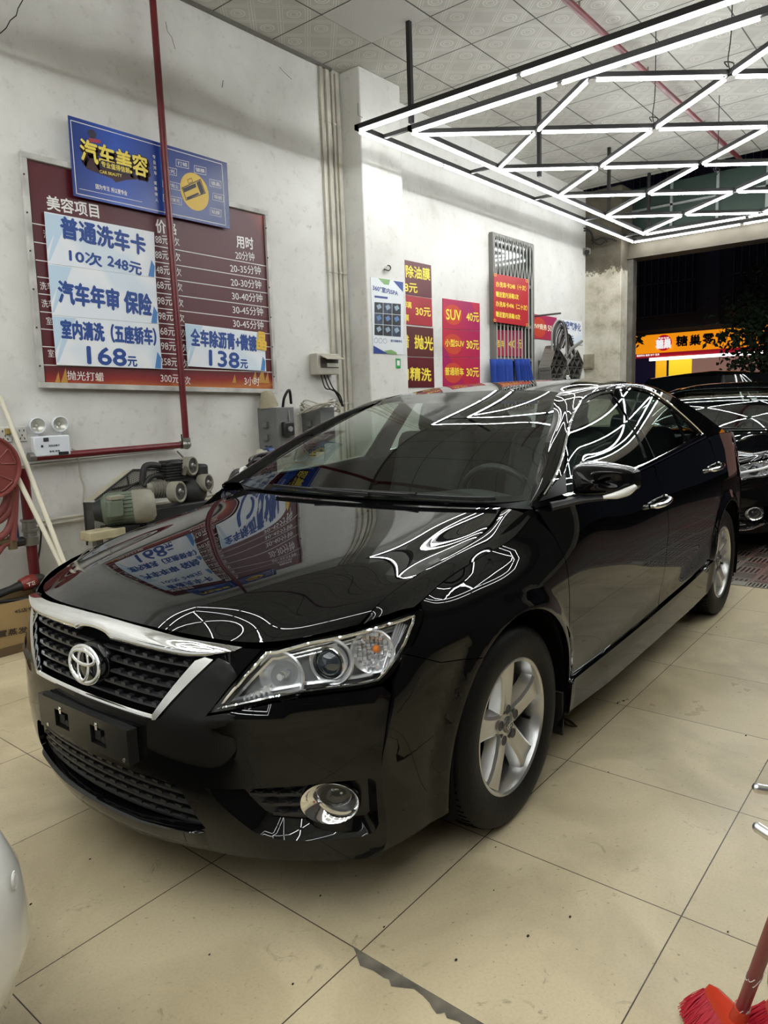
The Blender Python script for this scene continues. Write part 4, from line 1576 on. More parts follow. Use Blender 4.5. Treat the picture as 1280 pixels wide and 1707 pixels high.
u_, v_ = cellc(k.x, ox, .3), cellc(k.y, oy, .3)
r_ = k.f('SQRT', k.f('ADD', k.f('MULTIPLY', u_, u_), k.f('MULTIPLY', v_, v_)))
ring = k.f('MAXIMUM', k.f('LESS_THAN', k.f('ABSOLUTE', k.f('SUBTRACT', r_, .052)), .006), k.f('LESS_THAN', k.f('ABSOLUTE', k.f('SUBTRACT', r_, .028)), .005))
d1 = k.f('ABSOLUTE', k.f('ADD', k.f('ABSOLUTE', u_), k.f('SUBTRACT', k.f('ABSOLUTE', v_), .15)))
loz = k.f('MAXIMUM', k.f('LESS_THAN', d1, .006), k.f('LESS_THAN', k.f('ABSOLUTE', k.f('SUBTRACT', d1, .028)), .004))
hatch = k.f('LESS_THAN', k.f('FRACT', k.f('MULTIPLY', k.f('ADD', u_, v_), 36)), .35)
pat = k.f('MAXIMUM', k.f('MAXIMUM', ring, loz), k.f('MULTIPLY', hatch, .35))
base = k.mix(k.f('MULTIPLY', pat, k.ramp(k.noise(2, 4), [(.3, .55), (.7, 1.0)])), 'B7B5AC', 'D6D5CE')
base = k.mix(.3, base, k.ramp(k.noise(1.5, 6), [(.35, 'FFFFFF'), (.7, 'A39F92')]), 'MULTIPLY')
k.set('Base Color', k.mix(g, base, '4A4842'))
k.set('Roughness', .7)
CEIL_M = k.m

# plastic grid mat, basket-weave slots
k = node_mat('slotted_mat')
px_, py_ = k.f('DIVIDE', k.x, .20), k.f('DIVIDE', k.y, .20)
par = k.f('MODULO', k.f('ABSOLUTE', k.f('ADD', k.f('FLOOR', px_), k.f('FLOOR', py_))), 2)
sa = k.f('LESS_THAN', k.f('FRACT', k.f('MULTIPLY', k.x, 30)), .45)
sb = k.f('LESS_THAN', k.f('FRACT', k.f('MULTIPLY', k.y, 30)), .45)
sl = k.f('ADD', k.f('MULTIPLY', par, sa), k.f('MULTIPLY', k.f('SUBTRACT', 1, par), sb))
edge = k.f('MAXIMUM', near_line(k, k.x, 0, .20, .012), near_line(k, k.y, 0, .20, .012))
sl = k.f('MULTIPLY', sl, k.f('SUBTRACT', 1, edge))
bs = k.mix(k.ramp(k.noise(1.5, 4), [(.45, 0.0), (.6, 1.0)]), '6E675E', '74524A')
k.set('Base Color', k.mix(sl, bs, '0C0B0A'))
k.set('Roughness', .45)
k.bump(k.f('SUBTRACT', 1, sl), .8, .01)
MAT_M = k.m


def struct(name, mb, m, parent=None, **kw):
    o = mb.build(name, m, parent, **kw)
    o['kind'] = 'structure'
    return o


DRAIN_X = 5.525
struct('floor', MB().box(((DRAIN_X - 5.2) / 2, .25, -.05), (DRAIN_X + 5.2, 8.9, .1)), FLOOR_M, smooth=False)
struct('floor', MB().box(((DRAIN_X + .13 + DOOR_X + .4) / 2, .25, -.06), (DOOR_X + .4 - DRAIN_X - .13, 8.9, .1)), MAT_M, smooth=False)
struct('wall_left', MB().box(((DOOR_X - 5.2) / 2, WALL_Y + .1, CEIL_Z / 2), (DOOR_X + 5.2, .2, CEIL_Z)), WALL_M, smooth=False)
struct('wall_back', MB().box((-5.3, .25, CEIL_Z / 2), (.2, 9.1, CEIL_Z)), mat('grey_plaster', '4A4946', rough=.9), smooth=False)
struct('wall_right', MB().box(((DOOR_X - 5.2) / 2, -4.3, CEIL_Z / 2), (DOOR_X + 5.2, .2, CEIL_Z)), mat('grey_plaster'), smooth=False)
struct('ceiling', MB().box(((DOOR_X - .45 - 5.2) / 2, .25, CEIL_Z + .05), (DOOR_X - .45 + 5.2, 8.9, .1)), CEIL_M, smooth=False)
struct('ceiling_patch', MB().box((4.79, 3.82, CEIL_Z - .003), (.588, .588, .006)), mat('plain_board', 'BDBCB6', rough=.6), smooth=False)
struct('trim_1', MB().box(((5.08 - 5.2) / 2, WALL_Y - .012, CEIL_Z - .012), (5.32 + 5.2, .024, .024)), mat('ceiling_edge', '6B6961', rough=.6), smooth=False)
# first pillar, with its mouldy foot; second pillar beside the exit
struct('pillar', MB().box((5.62, 4.59, CEIL_Z / 2), (.60, .25, CEIL_Z)), WALL_M, bevel=.012)
struct('pillar', MB().box((10.95, 4.43, CEIL_Z / 2), (.45, .56, CEIL_Z)), MOULD_M, bevel=.012)
struct('pillar', MB().box((10.95, -4.05, CEIL_Z / 2), (.45, .50, CEIL_Z)), MOULD_M, bevel=.012)
# exit: lintel, shutter box edge, guide rail, lean-to glazing over it
lb, lt = 3.36, 3.66
struct('lintel', MB().box((DOOR_X + .1, .25, (lb + lt) / 2), (.32, 8.9, lt - lb)).box((DOOR_X - .08, .25, lb + .02), (.06, 8.9, .05)), mat('lintel_beige', '625B4D', rough=.6, var=(3, .3)), smooth=False)
struct('door_1', MB().box((DOOR_X - .02, 4.11, lb / 2), (.10, .09, lb)).box((DOOR_X + .07, 4.09, lb / 2), (.05, .04, lb)), mat('guide_rail_grey', '77736A', rough=.45, metal=.4, var=(6, .4)), smooth=False)
mb = MB().box((DOOR_X + .12, .25, (lt + CEIL_Z) / 2), (.06, 8.9, CEIL_Z - lt))
struct('window_1', mb, mat('green_corrugated', '26382F', rough=.4), smooth=False)
mb = MB()
for i in range(14):
    mb.box((DOOR_X + .07, 4.2 - i * .62, (lt + CEIL_Z) / 2), (.03, .035, CEIL_Z - lt))
mb.box((DOOR_X + .07, .25, 4.05), (.03, 8.9, .03))
struct('window_1_frame', mb, mat('mullion_grey', '8B8F8C', rough=.5), smooth=False)
# hairline cracks in the plaster
cr = MB()
cr.tube([on_y(u, v, WALL_Y - .0005) for u, v in ((38, 0), (30, 14), (27, 26), (17, 34), (10, 47), (0, 56))], .0028, 5)
cr.tube([on_y(u, v, WALL_Y - .0005) for u, v in ((276, 36), (279, 52), (286, 62), (292, 82))], .0016, 5)
cr.tube([on_y(u, v, WALL_Y - .0005) for u, v in ((466, 112), (474, 121), (486, 132))], .0016, 5)
cr.tube([on_y(u, v, WALL_Y - .0005) for u, v in ((372, 134), (370, 146))], .0022, 5)
cr.tube([on_y(u, v, 4.4645) for u, v in ((596, 172), (597, 192), (604, 196))], .002, 5)
struct('wall_cracks', cr, mat('crack_dark', '2A2824', rough=.9))
# chipped tile edge showing the mortar
chip = [(587, 1576), (606, 1588), (660, 1620), (735, 1665), (806, 1707), (840, 1730), (800, 1730), (780, 1716), (763, 1702), (745, 1697), (741, 1688), (728, 1690), (720, 1680), (716, 1672), (705, 1660), (690, 1648), (668, 1646), (652, 1644), (648, 1632), (640, 1630), (622, 1618), (600, 1610), (595, 1595), (592, 1586)]
P = [on_z(u, v, .0012) for u, v in chip]
vs, _, fs, _, _, _ = delaunay_2d_cdt([Vector((p[0], p[1])) for p in P], [(i, (i + 1) % len(P)) for i in range(len(P))], [], 1, 1e-6)
struct('floor_chip', MB().add([(v[0], v[1], .0012) for v in vs], fs), mat('mortar_grey', '6E675A', rough=.8, var=(14, .6)), smooth=False)
# slotted drain strip between tiles and mat
mb = MB()
for x_ in (DRAIN_X + .005, DRAIN_X + .125):
    mb.box((x_, .25, -.006), (.012, 8.9, .02))
for i in range(360):
    y_ = 4.6 - i * .0245
    if (i // 9) % 4 == 3 and i % 9 < 4:
        mb.box((DRAIN_X + .065, y_, -.006), (.12, .0245, .018))
    else:
        mb.box((DRAIN_X + .065, y_, -.006), (.12, .010, .018))
mb.box((DRAIN_X + .065, .25, -.08), (.13, 8.9, .06))
tag(mb.build('drain_grate', mat('grate_grey', '8A8478', rough=.5), smooth=False), 'slotted grey drain strip between the beige tiles and the mat', 'drain grate')


# ================================================================== LED light frames
TUBE_M = mat('led_tube_lit', (1, 1, 1), rough=.4, emit=(0.97, 1.0, 1.0), emit_s=TUBE_LIGHT)
TUBE_OFF = mat('led_tube_unlit', 'D8D8D2', rough=.35)
BEAM_M = mat('black_steel_beam', '1B1A19', rough=.5)
FZ = 3.566


def led(mb, p0, p1, r=.0105):
    """Lower two thirds of a tube between two points."""
    p0, p1 = np.array(p0, float), np.array(p1, float)
    a = (p1 - p0) / np.linalg.norm(p1 - p0)
    s = np.cross(a, (0, 0, 1.0))
    n = 9
    V = []
    for p in (p0 + a * .02, p1 - a * .02):
        for i in range(n):
            t = math.radians(-200 + 220 * i / (n - 1))
            V.append(p + s * r * math.cos(t) + np.array([0, 0, r * math.sin(t)]))
    F_ = [(i, i + 1, n + i + 1, n + i) for i in range(n - 1)]
    F_ += [tuple(range(n)), tuple(range(2 * n - 1, n - 1, -1))]
    return mb.add(V, F_)


def light_frame(dx, label, nrow=6, unlit=True, poles=True):
    t = thing('led_light_frame', label, 'ceiling light', (0, 0, FZ))
    xi0, xi1, xo0, xo1 = 5.083 + dx, 10.485 + dx, 4.765 + dx, 10.87 + dx
    y0 = 3.733
    y1 = y0 - .745 * nrow
    yo0, yo1 = 4.03, y1 - .30
    segs = []
    for j in range(nrow):
        ya, yb = y0 - .745 * j, y0 - .745 * (j + 1)
        for i in range(4):
            xe0, xm, xe1 = 5.17 + dx + 1.306 * i, 5.17 + dx + 1.306 * i + .653, 5.17 + dx + 1.306 * (i + 1)
            if j % 2 == 0:
                segs += [((xe0, ya), (xm, yb)), ((xe1, ya), (xm, yb))]
            else:
                segs += [((xm, ya), (xe0, yb)), ((xm, ya), (xe1, yb))]
    bm_ = MB()

    def one(a, b, lit=True, gap=.03):
        a, b = np.array([*a, 0.]), np.array([*b, 0.])
        u = (b - a) / np.linalg.norm(b - a)
        m_ = MB()
        led(m_, a + u * gap, b - u * gap)
        m_.build('led_tube', TUBE_M if lit else TUBE_OFF, t, smooth=False)
    for a, b in segs:
        one(a, b)
        bm_.bar((*a, .030), (*b, .030), .026, .034)
    for (ax_, bx_, ay_, by_) in ((xi0, xi1, y0, y1), (xo0, xo1, yo0, yo1)):
        for y in (ay_, by_):
            n = 5
            for i in range(n):
                one((ax_ + (bx_ - ax_) * i / n, y), (ax_ + (bx_ - ax_) * (i + 1) / n, y), gap=.004)
            bm_.bar((ax_ - .02, y, .032), (bx_ + .02, y, .032), .04, .04)
        for x in (ax_, bx_):
            n = 4
            for i in range(n):
                dead = unlit and x == xi0 and i >= 2
                one((x, ay_ + (by_ - ay_) * i / n), (x, ay_ + (by_ - ay_) * (i + 1) / n), lit=not dead, gap=.004)
            bm_.bar((x, ay_ + .02, .032), (x, by_ - .02, .032), .04, .04)
    for x in np.linspace(xi0, xi1, 5):
        bm_.bar((x, y0, .034), (x, yo0, .034), .03, .03)
        bm_.bar((x, y1, .034), (x, yo1, .034), .03, .03)
    bm_.build('beam', BEAM_M, t, smooth=False)
    for x, y in ((xi0 - .06, y0 - .05), (xi0 + 2.02, y0 - .12), (xi0 + 4.0, y0 - .05), (xi1, y0 - .05), (xi0, y1), (xi0 + 2.7, y1), (xi1, y1)):
        MB().box((x, y, (CEIL_Z - FZ) / 2 + .03), (.035, .035, CEIL_Z - FZ - .03)).build('hanger_pole', BEAM_M, t, smooth=False)
    for i, (x, y) in enumerate(((5.17 + dx + 1.306, y0 - 1.49), (5.17 + dx + .653, y0 - 2.235), (5.17 + dx + 3.2, y0 - 1.49))):
        m_ = MB().tube([(x, y, CEIL_Z - FZ), (x + .01, y, .3), (x - .01, y + .01, .12), (x, y, .05)], .004, 6, smooth=4)
        m_.tube([(x - .05, y, .05), (x - .02, y + .03, .10), (x + .03, y - .02, .09), (x + .05, y + .02, .04)], .004, 6, smooth=4)
        m_.build('cable', BEAM_M, t)
    return t


light_frame(0, 'big black frame of white LED tubes in lozenges hung above the sedan roof', nrow=7)
light_frame(-9.15, 'second LED tube frame hung nearer the camera, mirrored in the bonnet', unlit=False)


# ================================================================== lettering on walls, by survey
def wall_fn(y):
    return lambda a, b, d: (a, y - d, b)


def say(mb, s, pa, pb, h, y, bold=.018, d=.0015):
    """Lettering between two surveyed mid-height points on a wall plane; h = letter height in the survey."""
    A, B = on_y(*pa, y), on_y(*pb, y)
    um, vm = (pa[0] + pb[0]) / 2, (pa[1] + pb[1]) / 2
    H = on_y(um, vm - h / 2, y)[2] - on_y(um, vm + h / 2, y)[2]
    write(mb, s, wall_fn(y), (A[0] + B[0]) / 2, (A[2] + B[2]) / 2, H, math.hypot(B[0] - A[0], B[2] - A[2]), bold, math.atan2(B[2] - A[2], B[0] - A[0]), d)


def quad(px, y):
    return [on_y(u, v, y) for u, v in px]


def board(name, px, y, m, parent=None, depth=.006, label=None, cat=None, group=None, pts=None):
    """A flat sign with real thickness; its face stands at y, its back against the wall side."""
    Q = np.array(pts if pts is not None else quad(px, y))
    n = len(Q)
    V = list(Q) + [q + (0, depth, 0) for q in Q]
    F_ = [tuple(range(n)), tuple(reversed(range(n, 2 * n)))] + [(i, i + n, (i + 1) % n + n, (i + 1) % n) for i in range(n)]
    o = fix_normals(link_mesh(name, V, F_, m, parent, smooth=False))
    if label:
        tag(o, label, cat, group)
    return o


def patch(mb, px, y, d=.001):
    """A flat printed shape on a sign (convex outline)."""
    Q = [q - (0, d, 0) for q in quad(px, y)]
    mb.add(Q, [tuple(range(len(Q)))])
    return mb


def disc(mb, c, rx, ry, y, d=.001, n=28):
    A, X_, Z_ = on_y(*c, y), on_y(c[0] + rx, c[1], y), on_y(c[0], c[1] - ry, y)
    ra, rb = abs(X_[0] - A[0]), abs(Z_[2] - A[2])
    mb.add([(A[0] + ra * math.cos(t), y - d, A[2] + rb * math.sin(t)) for t in np.linspace(0, 2 * math.pi, n, endpoint=False)], [tuple(range(n))])
    return mb


def outline(mb, px, y, w=.004, d=.0012):
    Q = np.array([q - (0, d, 0) for q in quad(px, y)])
    for i in range(len(Q)):
        a, b = Q[i], Q[(i + 1) % len(Q)]
        u = (b - a) / np.linalg.norm(b - a)
        s = np.cross(u, (0, 1, 0)) * w / 2
        mb.add([a - s - u * w / 2, b - s + u * w / 2, b + s + u * w / 2, a + s - u * w / 2], [(0, 1, 2, 3)])
    return mb


WHITE_INK = mat('white_ink', 'E9E6E2', rough=.5)
BLUE_INK = mat('blue_ink', '1E4691', rough=.5)
YELLOW_INK = mat('yellow_ink', 'F2DC4A', rough=.5)
GOLD_INK = mat('gold_ink', 'E2B93A', rough=.5)


def c1(x, y):            # survey coordinates of the price board close-up
    return (x * .375, 150 + y * .375)


# ---------------- maroon price board
Y1 = WALL_Y - .035
k = node_mat('maroon_print')
zz = k.f('MULTIPLY', k.f('SUBTRACT', k.z, 1.555), 1 / 1.42)
glow = k.ramp(k.f('ADD', zz, k.f('MULTIPLY', k.noise(3, 4), .06)), [(.0, '8E2A1E'), (.035, 'B56B2E'), (.075, '8E221C'), (.12, '5E141C'), (.5, '531620'), (1.0, '561620')])
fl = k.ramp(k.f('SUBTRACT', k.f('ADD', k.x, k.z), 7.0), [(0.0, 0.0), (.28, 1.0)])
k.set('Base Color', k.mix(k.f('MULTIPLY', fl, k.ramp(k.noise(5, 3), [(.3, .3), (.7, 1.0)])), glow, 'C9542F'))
k.set('Roughness', .42)
price = board('price_board', [c1(122, 310), c1(1190, 565), c1(1218, 1328), c1(205, 1312)], Y1, k.m, depth=.012,
              label='large maroon price list board in white lettering on the left wall', cat='price board')
fr = MB()
cor = [c1(100, 288), c1(1180, 548), c1(1222, 1340), c1(185, 1312)]
Q = quad(cor, Y1 - .006)
for i in range(4):
    a, b = np.array(Q[i]), np.array(Q[(i + 1) % 4])
    u = (b - a) / np.linalg.norm(b - a)
    fr.bar(a - u * (.018 if i % 2 == 0 else -.0175), b + u * (.018 if i % 2 == 0 else -.0175), .036, .032, up=(0, 1, 0))
fix_normals(fr.build('frame', mat('frame_grey', 'C4C2BC', rough=.5, var=(8, .35)), price, bevel=.003))
ft = MB()
for i in range(6):
    for a, b in ((cor[0], cor[3]), (cor[1], cor[2])):
        p = on_y(a[0] + (b[0] - a[0]) * (i + .5) / 6, a[1] + (b[1] - a[1]) * (i + .5) / 6, Y1 - .026)
        ft.lathe([(.0001, .003), (.006, .001), (.006, -.004)], p, (0, -1, 0), 8)
ft.build('frame_rivets', mat('rivet_dark', '2F2D2A', rough=.5), price)
tx = MB()
say(tx, '美容项目', c1(207, 499), c1(437, 540), 23, Y1)
say(tx, '价', c1(692, 604), c1(735, 610), 22, Y1)
say(tx, '格', c1(748, 613), c1(783, 618), 20, Y1)
say(tx, '用时', c1(1050, 673), c1(1125, 684), 20, Y1)
for s, a, b in (('20分钟', (1045, 733), (1130, 742)), ('20-35分钟', (1022, 791), (1158, 803)), ('20-30分钟', (1025, 853), (1160, 866)), ('30-40分钟', (1030, 914), (1165, 926)),
                ('30-45分钟', (1033, 975), (1168, 986)), ('30-45分钟', (1035, 1036), (1170, 1047)), ('3小时', (1085, 1293), (1152, 1297))):
    say(tx, s, c1(*a), c1(*b), 14.5, Y1, .012)
for s, x0, x1, y_, xb in (('88元', 690, 745, 664, 782), ('88元', 690, 746, 732, 787), ('48元', 694, 752, 799, 791), ('68元', 696, 758, 866, 796), ('98元', 699, 763, 936, 800), ('98元', 704, 768, 1004, 804),
                          ('168元', 700, 776, 1071, 815), ('198元', 704, 780, 1137, 818), ('258元', 712, 788, 1207, 822), ('300元', 713, 796, 1281, 832)):
    say(tx, s, c1(x0, y_), c1(x1, y_ + 4), 14, Y1, .012)
    say(tx, '次', c1(xb - 14, y_ + 9), c1(xb + 14, y_ + 11), 14, Y1, .012)
for s, x0, x1, y_ in (('洗', 192, 222, 640), ('洗车', 177, 236, 870), ('洗车', 184, 242, 948), ('室内', 205, 262, 1026), ('室内', 213, 268, 1170)):
    say(tx, s, c1(x0, y_), c1(x1, y_ + 3), 13, Y1, .012)
say(tx, '抛光打蜡', c1(298, 1268), c1(460, 1276), 15, Y1, .012)
for a, b in (((142, 592), (1193, 785)), ((150, 675), (1196, 845)), ((158, 755), (1200, 905)), ((165, 830), (1203, 968)), ((170, 905), (1205, 1030)), ((178, 985), (1208, 1085)), ((182, 1062), (1210, 1143)), ((187, 1140), (1213, 1199)), ((195, 1222), (1215, 1255))):
    A, B = on_y(*c1(*a), Y1 - .0015), on_y(*c1(*b), Y1 - .0015)
    tx.add([A + (0, 0, .003), A - (0, 0, .003), B - (0, 0, .003), B + (0, 0, .003)], [(0, 1, 2, 3)])
tx.build('lettering', WHITE_INK, price, smooth=False)
sh = MB()
for (x, y_, s) in ((255, 1300, 30), (285, 1302, 42), (440, 1296, 28), (1040, 1302, 24), (1130, 1300, 34), (1160, 1302, 46), (1185, 1303, 30)):
    patch(sh, [c1(x - s * .35, y_), c1(x + s * .4, y_), c1(x + s * .15, y_ - s * 1.6)], Y1)
sh.build('printed_sails', mat('sail_gold', 'B98A3A', rough=.5), price, smooth=False)

# ---------------- blue poster over it
Y2 = WALL_Y - .072
k = node_mat('blue_print')
k.set('Base Color', k.ramp(k.f('ADD', k.f('MULTIPLY', k.f('SUBTRACT', k.x, 2.7), .75), k.f('MULTIPLY', k.noise(2.5, 2), .15)), [(.0, '1D3579'), (.25, '2F55B5'), (.5, '24418E'), (1.0, '24336F')]))
k.set('Roughness', .3)
blue = board('beauty_poster', [c1(303, 112), c1(1008, 324), c1(1023, 618), c1(328, 470)], Y2, k.m, depth=.008,
             label='blue poster with chunky yellow characters and a round yellow car badge', cat='poster')
tx = MB()
outline(tx, [c1(313, 134), c1(985, 330), c1(1003, 602), c1(340, 460)], Y2, .005)
say(tx, '因为专注', c1(425, 428), c1(487, 441), 8, Y2)
say(tx, '所以更专业', c1(494, 444), c1(564, 460), 8, Y2)
for i, ch in enumerate('专业对车'):
    say(tx, ch, c1(678 + i * 2, 296 + i * 24), c1(690 + i * 2, 299 + i * 24), 6, Y2)
for i, ch in enumerate('诚信待人'):
    say(tx, ch, c1(684 + i * 2, 412 + i * 25), c1(696 + i * 2, 415 + i * 25), 6, Y2)
for s, x, y_, w, h in (('打蜡', 810, 329, 56, 30), ('镀膜', 889, 357, 52, 32), ('抛光', 754, 360, 62, 30), ('镀晶', 957, 417, 50, 30), ('真空吸尘', 762, 424, 78, 30), ('导航', 969, 478, 48, 30), ('内饰清洗', 766, 488, 82, 30), ('贴膜', 958, 544, 48, 30)):
    sl = .27 * w / 2
    outline(tx, [c1(x - w / 2, y_ - h / 2 - sl * .8), c1(x + w / 2, y_ - h / 2 + sl * .8), c1(x + w / 2, y_ + h / 2 + sl * .8), c1(x - w / 2, y_ + h / 2 - sl * .8)], Y2, .003)
    say(tx, s, c1(x - w * .38, y_ - sl * .6), c1(x + w * .38, y_ + sl * .6), 6.5, Y2, .01)
A, B = on_y(*c1(352, 437), Y2 - .0015), on_y(*c1(632, 497), Y2 - .0015)
tx.add([A, A - (0, 0, .003), B - (0, 0, .003), B], [(0, 1, 2, 3)])
tx.build('white_lettering', WHITE_INK, blue, smooth=False)
dk = MB()
for i in range(5):
    o_ = i * 2.6
    say(dk, '汽车美容', c1(361 + o_, 273 + o_ * 1.6), c1(658 + o_ * .6, 345 + o_ * 1.6), 36, Y2, .05, d=.0012)
patch(dk, [c1(385, 350), c1(400, 300), c1(640, 395), c1(560, 400), c1(515, 412), c1(500, 395)], Y2, .001)
dk.build('letter_shade', mat('brown_ink', '3B1A22', rough=.5), blue, smooth=False)
ye = MB()
say(ye, '汽车美容', c1(357, 262), c1(655, 345), 35, Y2, .022, d=.002)
ye.build('yellow_lettering', mat('yellow_print', 'EDD65A', rough=.45), blue, smooth=False)
bx = MB()
patch(bx, [c1(445, 310), c1(578, 342), c1(578, 384), c1(548, 372), c1(540, 385), c1(536, 372), c1(442, 346)], Y2, .0024)
bx.build('caption_panel', mat('caption_dark', '2A2130', rough=.5), blue, smooth=False)
cp_ = MB()
say(cp_, '专业值得信赖', c1(449, 328), c1(576, 360), 9.5, Y2, .015, d=.003)
say(cp_, 'CAR BEAUTY', c1(442, 362), c1(540, 382), 5, Y2, .02, d=.003)
cp_.build('caption_lettering', mat('yellow_print'), blue, smooth=False)
dsc = disc(MB(), c1(865, 453), 23, 31, Y2, .0012)
dsc.build('yellow_disc', mat('disc_yellow', 'D9B53F', rough=.45), blue, smooth=False)
ic = MB()
patch(ic, [c1(812, 438), c1(868, 415), c1(872, 432), c1(818, 456)], Y2, .002)
patch(ic, [c1(872, 412), c1(888, 402), c1(908, 455), c1(892, 466)], Y2, .002)
patch(ic, [c1(828, 478), c1(880, 456), c1(884, 464), c1(832, 488)], Y2, .002)
outline(ic, [c1(808, 436), c1(890, 398), c1(912, 458), c1(828, 490)], Y2, .006, .002)
outline(ic, [c1(832, 400), c1(850, 392), c1(856, 408), c1(838, 416)], Y2, .004, .002)
ic.build('car_pictogram', mat('caption_dark'), blue, smooth=False)
dots_ = MB()
disc(dots_, c1(408, 195), 7, 7, Y2, .0026)
dots_.build('printed_helmet', mat('helmet_ink', '2B2C3C', rough=.4), blue, smooth=False)
dots_ = MB()
patch(dots_, [c1(392, 212), c1(442, 222), c1(450, 238), c1(398, 232)], Y2, .0026)
dots_.build('printed_kart', mat('kart_ink', 'A33A46', rough=.4), blue, smooth=False)

# ---------------- four white notices
Y3 = WALL_Y - .052
k = node_mat('notice_paper')
k.set('Base Color', k.ramp(k.noise(2.6, 1), [(.38, 'D9E5F0'), (.5, 'EEF0F3'), (.62, 'E6ECF3')]))
k.set('Roughness', .5)
PAPER = k.m
PALE = mat('pale_blue_ink', 'C2D9EC', rough=.5)
MIDB = mat('mid_blue_ink', '4D86C6', rough=.5)
for lab, px, lines, flip in (
        ('white and blue notice lettered 普通洗车卡, topmost of the three on the price list', [(197, 540), (685, 632), (692, 835), (213, 770)], [('普通洗车卡', (270, 608), (645, 692), 34), ('10次', (308, 733), (452, 760), 21), ('248元', (478, 758), (628, 800), 19)], 0),
        ('white and blue notice lettered 汽车年审 保险, middle one on the price list', [(213, 771), (692, 836), (705, 1040), (232, 1000)], [('汽车年审', (260, 895), (528, 935), 36), ('保险', (553, 940), (672, 958), 36)], 0),
        ('white and blue notice lettered 室内清洗, lowest of the three on the price list', [(232, 1001), (705, 1041), (722, 1240), (252, 1222)], [('室内清洗（五座轿车）', (272, 1062), (692, 1098), 30), ('168', (388, 1178), (560, 1190), 28), ('元', (567, 1206), (608, 1208), 16)], 0),
        ('white and blue notice lettered 全车除沥青 beside the red pipe', [(822, 1037), (1175, 1080), (1183, 1250), (835, 1228)], [('全车除沥青+微镀', (848, 1098), (1138, 1128), 27), ('138', (930, 1190), (1062, 1204), 25), ('元', (1068, 1217), (1100, 1219), 14)], 1)):
    nb = board('paper_notice', [c1(*p) for p in px], Y3, PAPER, depth=.003, label=lab, cat='notice', group='white notices on the price board')
    P_ = [np.array(p) for p in px]
    L_ = lambda s, t: tuple((P_[0] * (1 - s) + P_[1] * s) * (1 - t) + (P_[3] * (1 - s) + P_[2] * s) * t)
    pm = MB()
    patch(pm, [c1(*L_(.0, .02)), c1(*L_(.16, .02)), c1(*L_(.0, .75))], Y3, .0008)
    patch(pm, [c1(*L_(.13, .02)), c1(*L_(.22, .02)), c1(*L_(.02, .95)), c1(*L_(.0, .95))], Y3, .0010)
    pm.build('pale_facets', PALE, nb, smooth=False)
    pm = MB()
    patch(pm, [c1(*L_(.965, .62)), c1(*L_(.995, .75)), c1(*L_(.985, .99)), c1(*L_(.93, .99))], Y3, .0010)
    pm.build('blue_facet', MIDB, nb, smooth=False)
    tx = MB()
    for s, a, b, h in lines:
        say(tx, s, c1(*a), c1(*b), h, Y3, .03)
    tx.build('lettering', BLUE_INK, nb, smooth=False)
tx = MB()
say(tx, '晶', c1(1142, 1112), c1(1182, 1120), 29, Y3 - .006, .03)
tag(tx.build('gold_character', GOLD_INK, smooth=False), 'loose gold character 晶 stuck on the price board edge', 'lettering')


# ================================================================== other boards on the left wall
def c3(x, y):
    return (420 + x * .375, 400 + y * .375)


def c5(x, y):
    return (800 + x * .19531, 380 + y * .19531)


MAROON = mat('maroon_sheet', '5F1722', rough=.4, var=(3, .25))
REDSHEET = mat('red_sheet', 'A82431', rough=.4, var=(3, .2))
k = node_mat('magenta_print')
k.set('Base Color', k.ramp(k.f('ADD', k.f('MULTIPLY', k.f('FRACT', k.f('MULTIPLY', k.f('ADD', k.x, k.z), .9)), .7), k.f('MULTIPLY', k.noise(2, 1), .3)), [(.1, 'BE2A3C'), (.5, 'B02550'), (.9, 'A0205F')]))
k.set('Roughness', .4)
MAGENTA = k.m
ORANGE_INK = mat('orange_ink', 'C8452F', rough=.45)
Y4 = WALL_Y - .008


def wide(px, left):
    """Sign corners from its visible right edge, run back to the left behind the pillar."""
    Q = quad(px, Y4)
    return Q


def hidden_left(tr, br, length):
    A, B = on_y(*tr, Y4), on_y(*br, Y4)
    z0, z1 = max(A[2], B[2]), min(A[2], B[2])
    x1 = (A[0] + B[0]) / 2
    return [np.array((x1 - length, Y4, z0)), np.array((x1, Y4, z0)), np.array((x1, Y4, z1)), np.array((x1 - length, Y4, z1))]


for tr, br, m_, lab, rows in (
        (c3(796, 113), c3(799, 258), MAROON, 'maroon sign lettered 除油膜 half hidden by the pillar, topmost', [('除油膜', (683, 138), (790, 154), 20), ('98元', (655, 208), (734, 216), 15)]),
        (c3(799, 262), c3(802, 385), REDSHEET, 'red sign lettered 30元 under the maroon 除油膜 sign', [('30元', (727, 317), (793, 322), 14), ('玻璃', (656, 284), (708, 290), 11), ('油膜', (645, 342), (697, 347), 11)]),
        (c3(806, 393), c3(808, 521), mat('brown_sheet', '5A2626', rough=.4), 'brown sign lettered 抛光 beside the pillar', [('抛光', (722, 452), (804, 462), 22), ('打蜡', (612, 442), (697, 452), 21)]),
        (c3(808, 525), c3(811, 655), MAROON, 'dark red sign lettered 精洗 beside the pillar, lowest of the four', [('室内精洗', (600, 588), (796, 600), 22)])):
    o = board('service_sign', None, Y4, m_, label=lab, cat='sign', group='service signs beside the pillar', pts=hidden_left(tr, br, .95), depth=.007)
    tx = MB()
    for s, a, b, h in rows:
        say(tx, s, c3(*a), c3(*b), h, Y4, .02)
    tx.build('lettering', YELLOW_INK, o, smooth=False)
